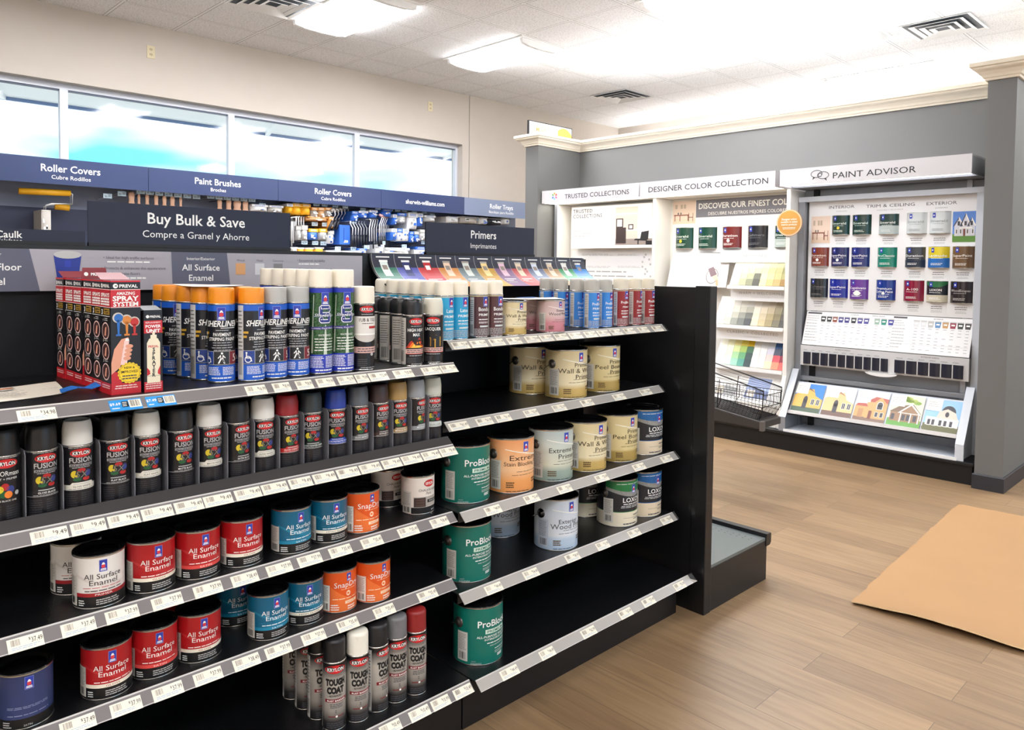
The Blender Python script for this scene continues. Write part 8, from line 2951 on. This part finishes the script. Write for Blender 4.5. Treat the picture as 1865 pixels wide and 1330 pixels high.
pack(838, 394, 868, 408, GYS, PKW, 'cream pack below the grey-blue sign', fullpx=True, cardh=0.1)
pack(872, 396, 886, 409, PKW, PKW, 'small white pack below the grey-blue sign', fullpx=True, cardh=0.1)
pack(888, 398, 912, 410, HANDB, PKG, 'black pack below the grey-blue sign', fullpx=True, cardh=0.1)
pack(912, 393, 926, 409, PKW, PKW, 'white pack nearest the lettered low sign', fullpx=True, cardh=0.1)
# blue hard tray
a, b_ = at_y(*bpx(655, 328), 7.10), at_y(*bpx(782, 572), 7.10)
t = MB()
t.box(a.x, b_.x, 7.10, YP - 0.002, b_.z, a.z, PKB)
fr = Flat((a.x, 7.10, b_.z))
W_, H_ = b_.x - a.x, a.z - b_.z
t.box(a.x + 0.05, a.x + 0.058, 7.096, 7.10, b_.z + 0.03, a.z - 0.03, mat('tray_rib', (30, 74, 166), 0.4))
t.rect(fr, W_ * 0.40, W_ * 0.80, H_ * 0.10, H_ * 0.22, 1, WHITE)
t.lines(fr, W_ * 0.45, W_ * 0.75, H_ * 0.12, H_ * 0.2, 2, 2, BLACK, 0.1)
tag(t.build('paint_tray', bevel=0.008), 'tall blue plastic paint tray hung among the roller frames', 'tray')


def brush_handle(x0, y0, x1, y1, label):
    a, b_ = at_y(x0, y0, 7.12), at_y(x1, y1, 7.12)
    w, h = (b_.x - a.x), a.z - b_.z
    r = empty('paint_brush', ((a.x + b_.x) / 2, 7.12, b_.z - 0.10))
    tag(r, label, 'paint brush', 'paint brushes on the window aisle hooks')
    hd_ = MB()
    hh = h + 0.10
    pr = [(w * 0.50, 0.06), (w * 0.46, 0.10), (w * 0.38, hh * 0.62), (w * 0.46, hh * 0.85), (w * 0.36, hh * 0.97), (0, hh)]
    k = 14
    vs = []
    for rr, z in pr:
        for i in range(k):
            q = 2 * pi * i / k
            vs.append((rr * cos(q), rr * 0.4 * sin(q), z))
    fs = [(i * k + j, i * k + (j + 1) % k, (i + 1) * k + (j + 1) % k, (i + 1) * k + j) for i in range(len(pr) - 1) for j in range(k)]
    hd_.add(vs, fs, WOOD, True)
    hd_.box(-0.004, 0.004, 0.0, YP - 7.122, hh * 0.92 - 0.002, hh * 0.92 + 0.002, mat('hang_hole', (60, 46, 40), 0.6))
    part(hd_, 'handle', r)
    part(MB().box(-w * 0.55, w * 0.55, -0.012, 0.012, 0.0, 0.06, CHROME), 'ferrule', r)
    part(MB().box(-w * 0.55, w * 0.55, -0.010, 0.010, -0.10, 0.0, mat('bristle_dark', (70, 58, 50), 0.7)), 'bristles', r)


hl = [(233, 349, 246, 370), (250, 353, 256, 371), (264, 353, 272, 372), (280, 354, 289, 374), (295, 356, 304, 375), (309, 357, 319, 376), (326, 358, 332, 377)]
hr = [(395, 362, 405, 381), (411, 363, 422, 382), (424, 364, 440, 383), (441, 365, 453, 384)]
nm = ['leftmost', 'second', 'third', 'fourth', 'fifth', 'sixth', 'rightmost']
for i, q in enumerate(hl):
    brush_handle(*q, 'brush with tan wooden handle, %s in the left group above the bulk sale sign' % nm[i])
for i, q in enumerate(hr):
    brush_handle(*q, 'brush with tan wooden handle, %s in the right group above the bulk sale sign' % ['leftmost', 'second', 'third', 'rightmost'][i])


def roller_frame(pts_px, sleeve, handle, label, r_=0.0065, raw=True, sl_r=0.02, Y=7.11):
    """bent wire, an optional sleeve along its first run and a handle at its foot; read from detail pixels"""
    F = (lambda p: at_y(*bpx(*p), Y)) if raw else (lambda p: at_y(*p, Y))
    P = [F(p) for p in pts_px]
    o = P[-1].copy()
    r = empty('roller_frame', (o.x, Y, o.z))
    tag(r, label, 'roller frame', 'roller frames on the window aisle hooks')
    L = lambda p: (p.x - o.x, 0.0, p.z - o.z)
    m = MB().tube([L(p) for p in P], r_, CHROME, 6)
    m.tube([(P[0].x - o.x, 0, P[0].z - o.z), (P[0].x - o.x, YP - Y - 0.002, P[0].z - o.z)], 0.002, CHROME, 4)
    part(m, 'wire', r)
    if sleeve:
        a, b_ = F(sleeve[0]), F(sleeve[1])
        part(MB().tube([L(a), L(b_)], sl_r, sleeve[2], 12), 'sleeve', r)
    if handle:
        a, b_ = P[-1], F(handle)
        part(MB().tube([L(a), L(a * 0.5 + b_ * 0.5), L(b_)], 0.016, HANDB, 8), 'handle', r)


# front yellow mini roller over the caulk sign
roller_frame([(128, 352), (132, 354), (132, 372), (94, 371), (84, 374), (82, 388)], ((34, 348), (128, 352), YELP), None, 'yellow mini roller on white wire hung at the upper left', 0.006, False, 0.026)
roller_frame([(124, 356), (128, 356), (128, 373), (90, 373), (80, 377), (79, 390)], ((100, 376), (126, 379), YELP), None, 'second wire frame with a short yellow roller at the upper left', 0.006, False, 0.026, Y=7.22)
pack(75, 382, 93, 424, GYS, GYS, 'clear bag round the wire ends of the yellow mini roller', fullpx=True, cardh=0.06, depth=0.02)
for k in range(4):
    x = 70 + 14 * k
    roller_frame([(x + 60, 235), (x, 240), (x + 2, 300), (x + 4 + 6 * k, 590 - 40 * k)], None, None, 'white wire frame hanging below the yellow packs, %s' % ['leftmost', 'second', 'third', 'fourth'][k], Y=7.05 + 0.03 * k)
for k in range(4):
    x = 128 + 30 * k
    roller_frame([(x + 14, 230), (x, 236), (x, 300), (x + 2, 340)], None, None, 'short white wire frame over the grey sleeves, %s from the left' % ORD[k], Y=7.05 + 0.025 * k)
for k in range(5):
    x, y = 560 + 40 * k, 150 - 6 * k
    roller_frame([(x, y + 30), (x + 20, y), (x + 36, y + 10), (x + 44, y + 60), (x + 4, y + 128), (x + 10, y + 132)], ((x - 4, y + 10), (x + 26, y - 10), GYS), (x - 40 + 4 * k, y + 250) if k < 3 else None,
                 'wire roller frame with grey sleeve above the blue tray, %s from the left' % ORD[k], 0.006, True, 0.014, Y=7.05 + 0.04 * k)
for k in range(6):
    x = 790 + 34 * k
    roller_frame([(x, 285), (x - 8, 310), (x + 26, 370), (x + 22, 455)], None, (x + 20, 600), 'bent wire frame with black handle right of the blue tray, %s from the left' % ORD[k], Y=7.05 + 0.036 * k)
for k in range(4):
    x = 1015 + 28 * k
    roller_frame([(x + 2, 262), (x + 22, 275), (x + 2, 370), (x + 4, 530)], None, (x + 4, 620) if k > 1 else None, 'long bent wire frame under the blue bags, %s from the left' % ORD[k], Y=7.06 + 0.04 * k)
for k in range(6):
    x = 1135 + 22 * k
    roller_frame([(x + 20, 205 + 6 * k), (x + 36, 240 + 4 * k), (x + 4, 330), (x + 2, 475)], ((x + 2, 205 + 5 * k), (x + 32, 228 + 5 * k), mat('sleeve_pink', (206, 160, 160), 0.8)), (x + 4, 590),
                 'bent wire frame with pink sleeve and black handle, %s from the left' % ORD[k], 0.006, True, 0.013, Y=7.05 + 0.036 * k)
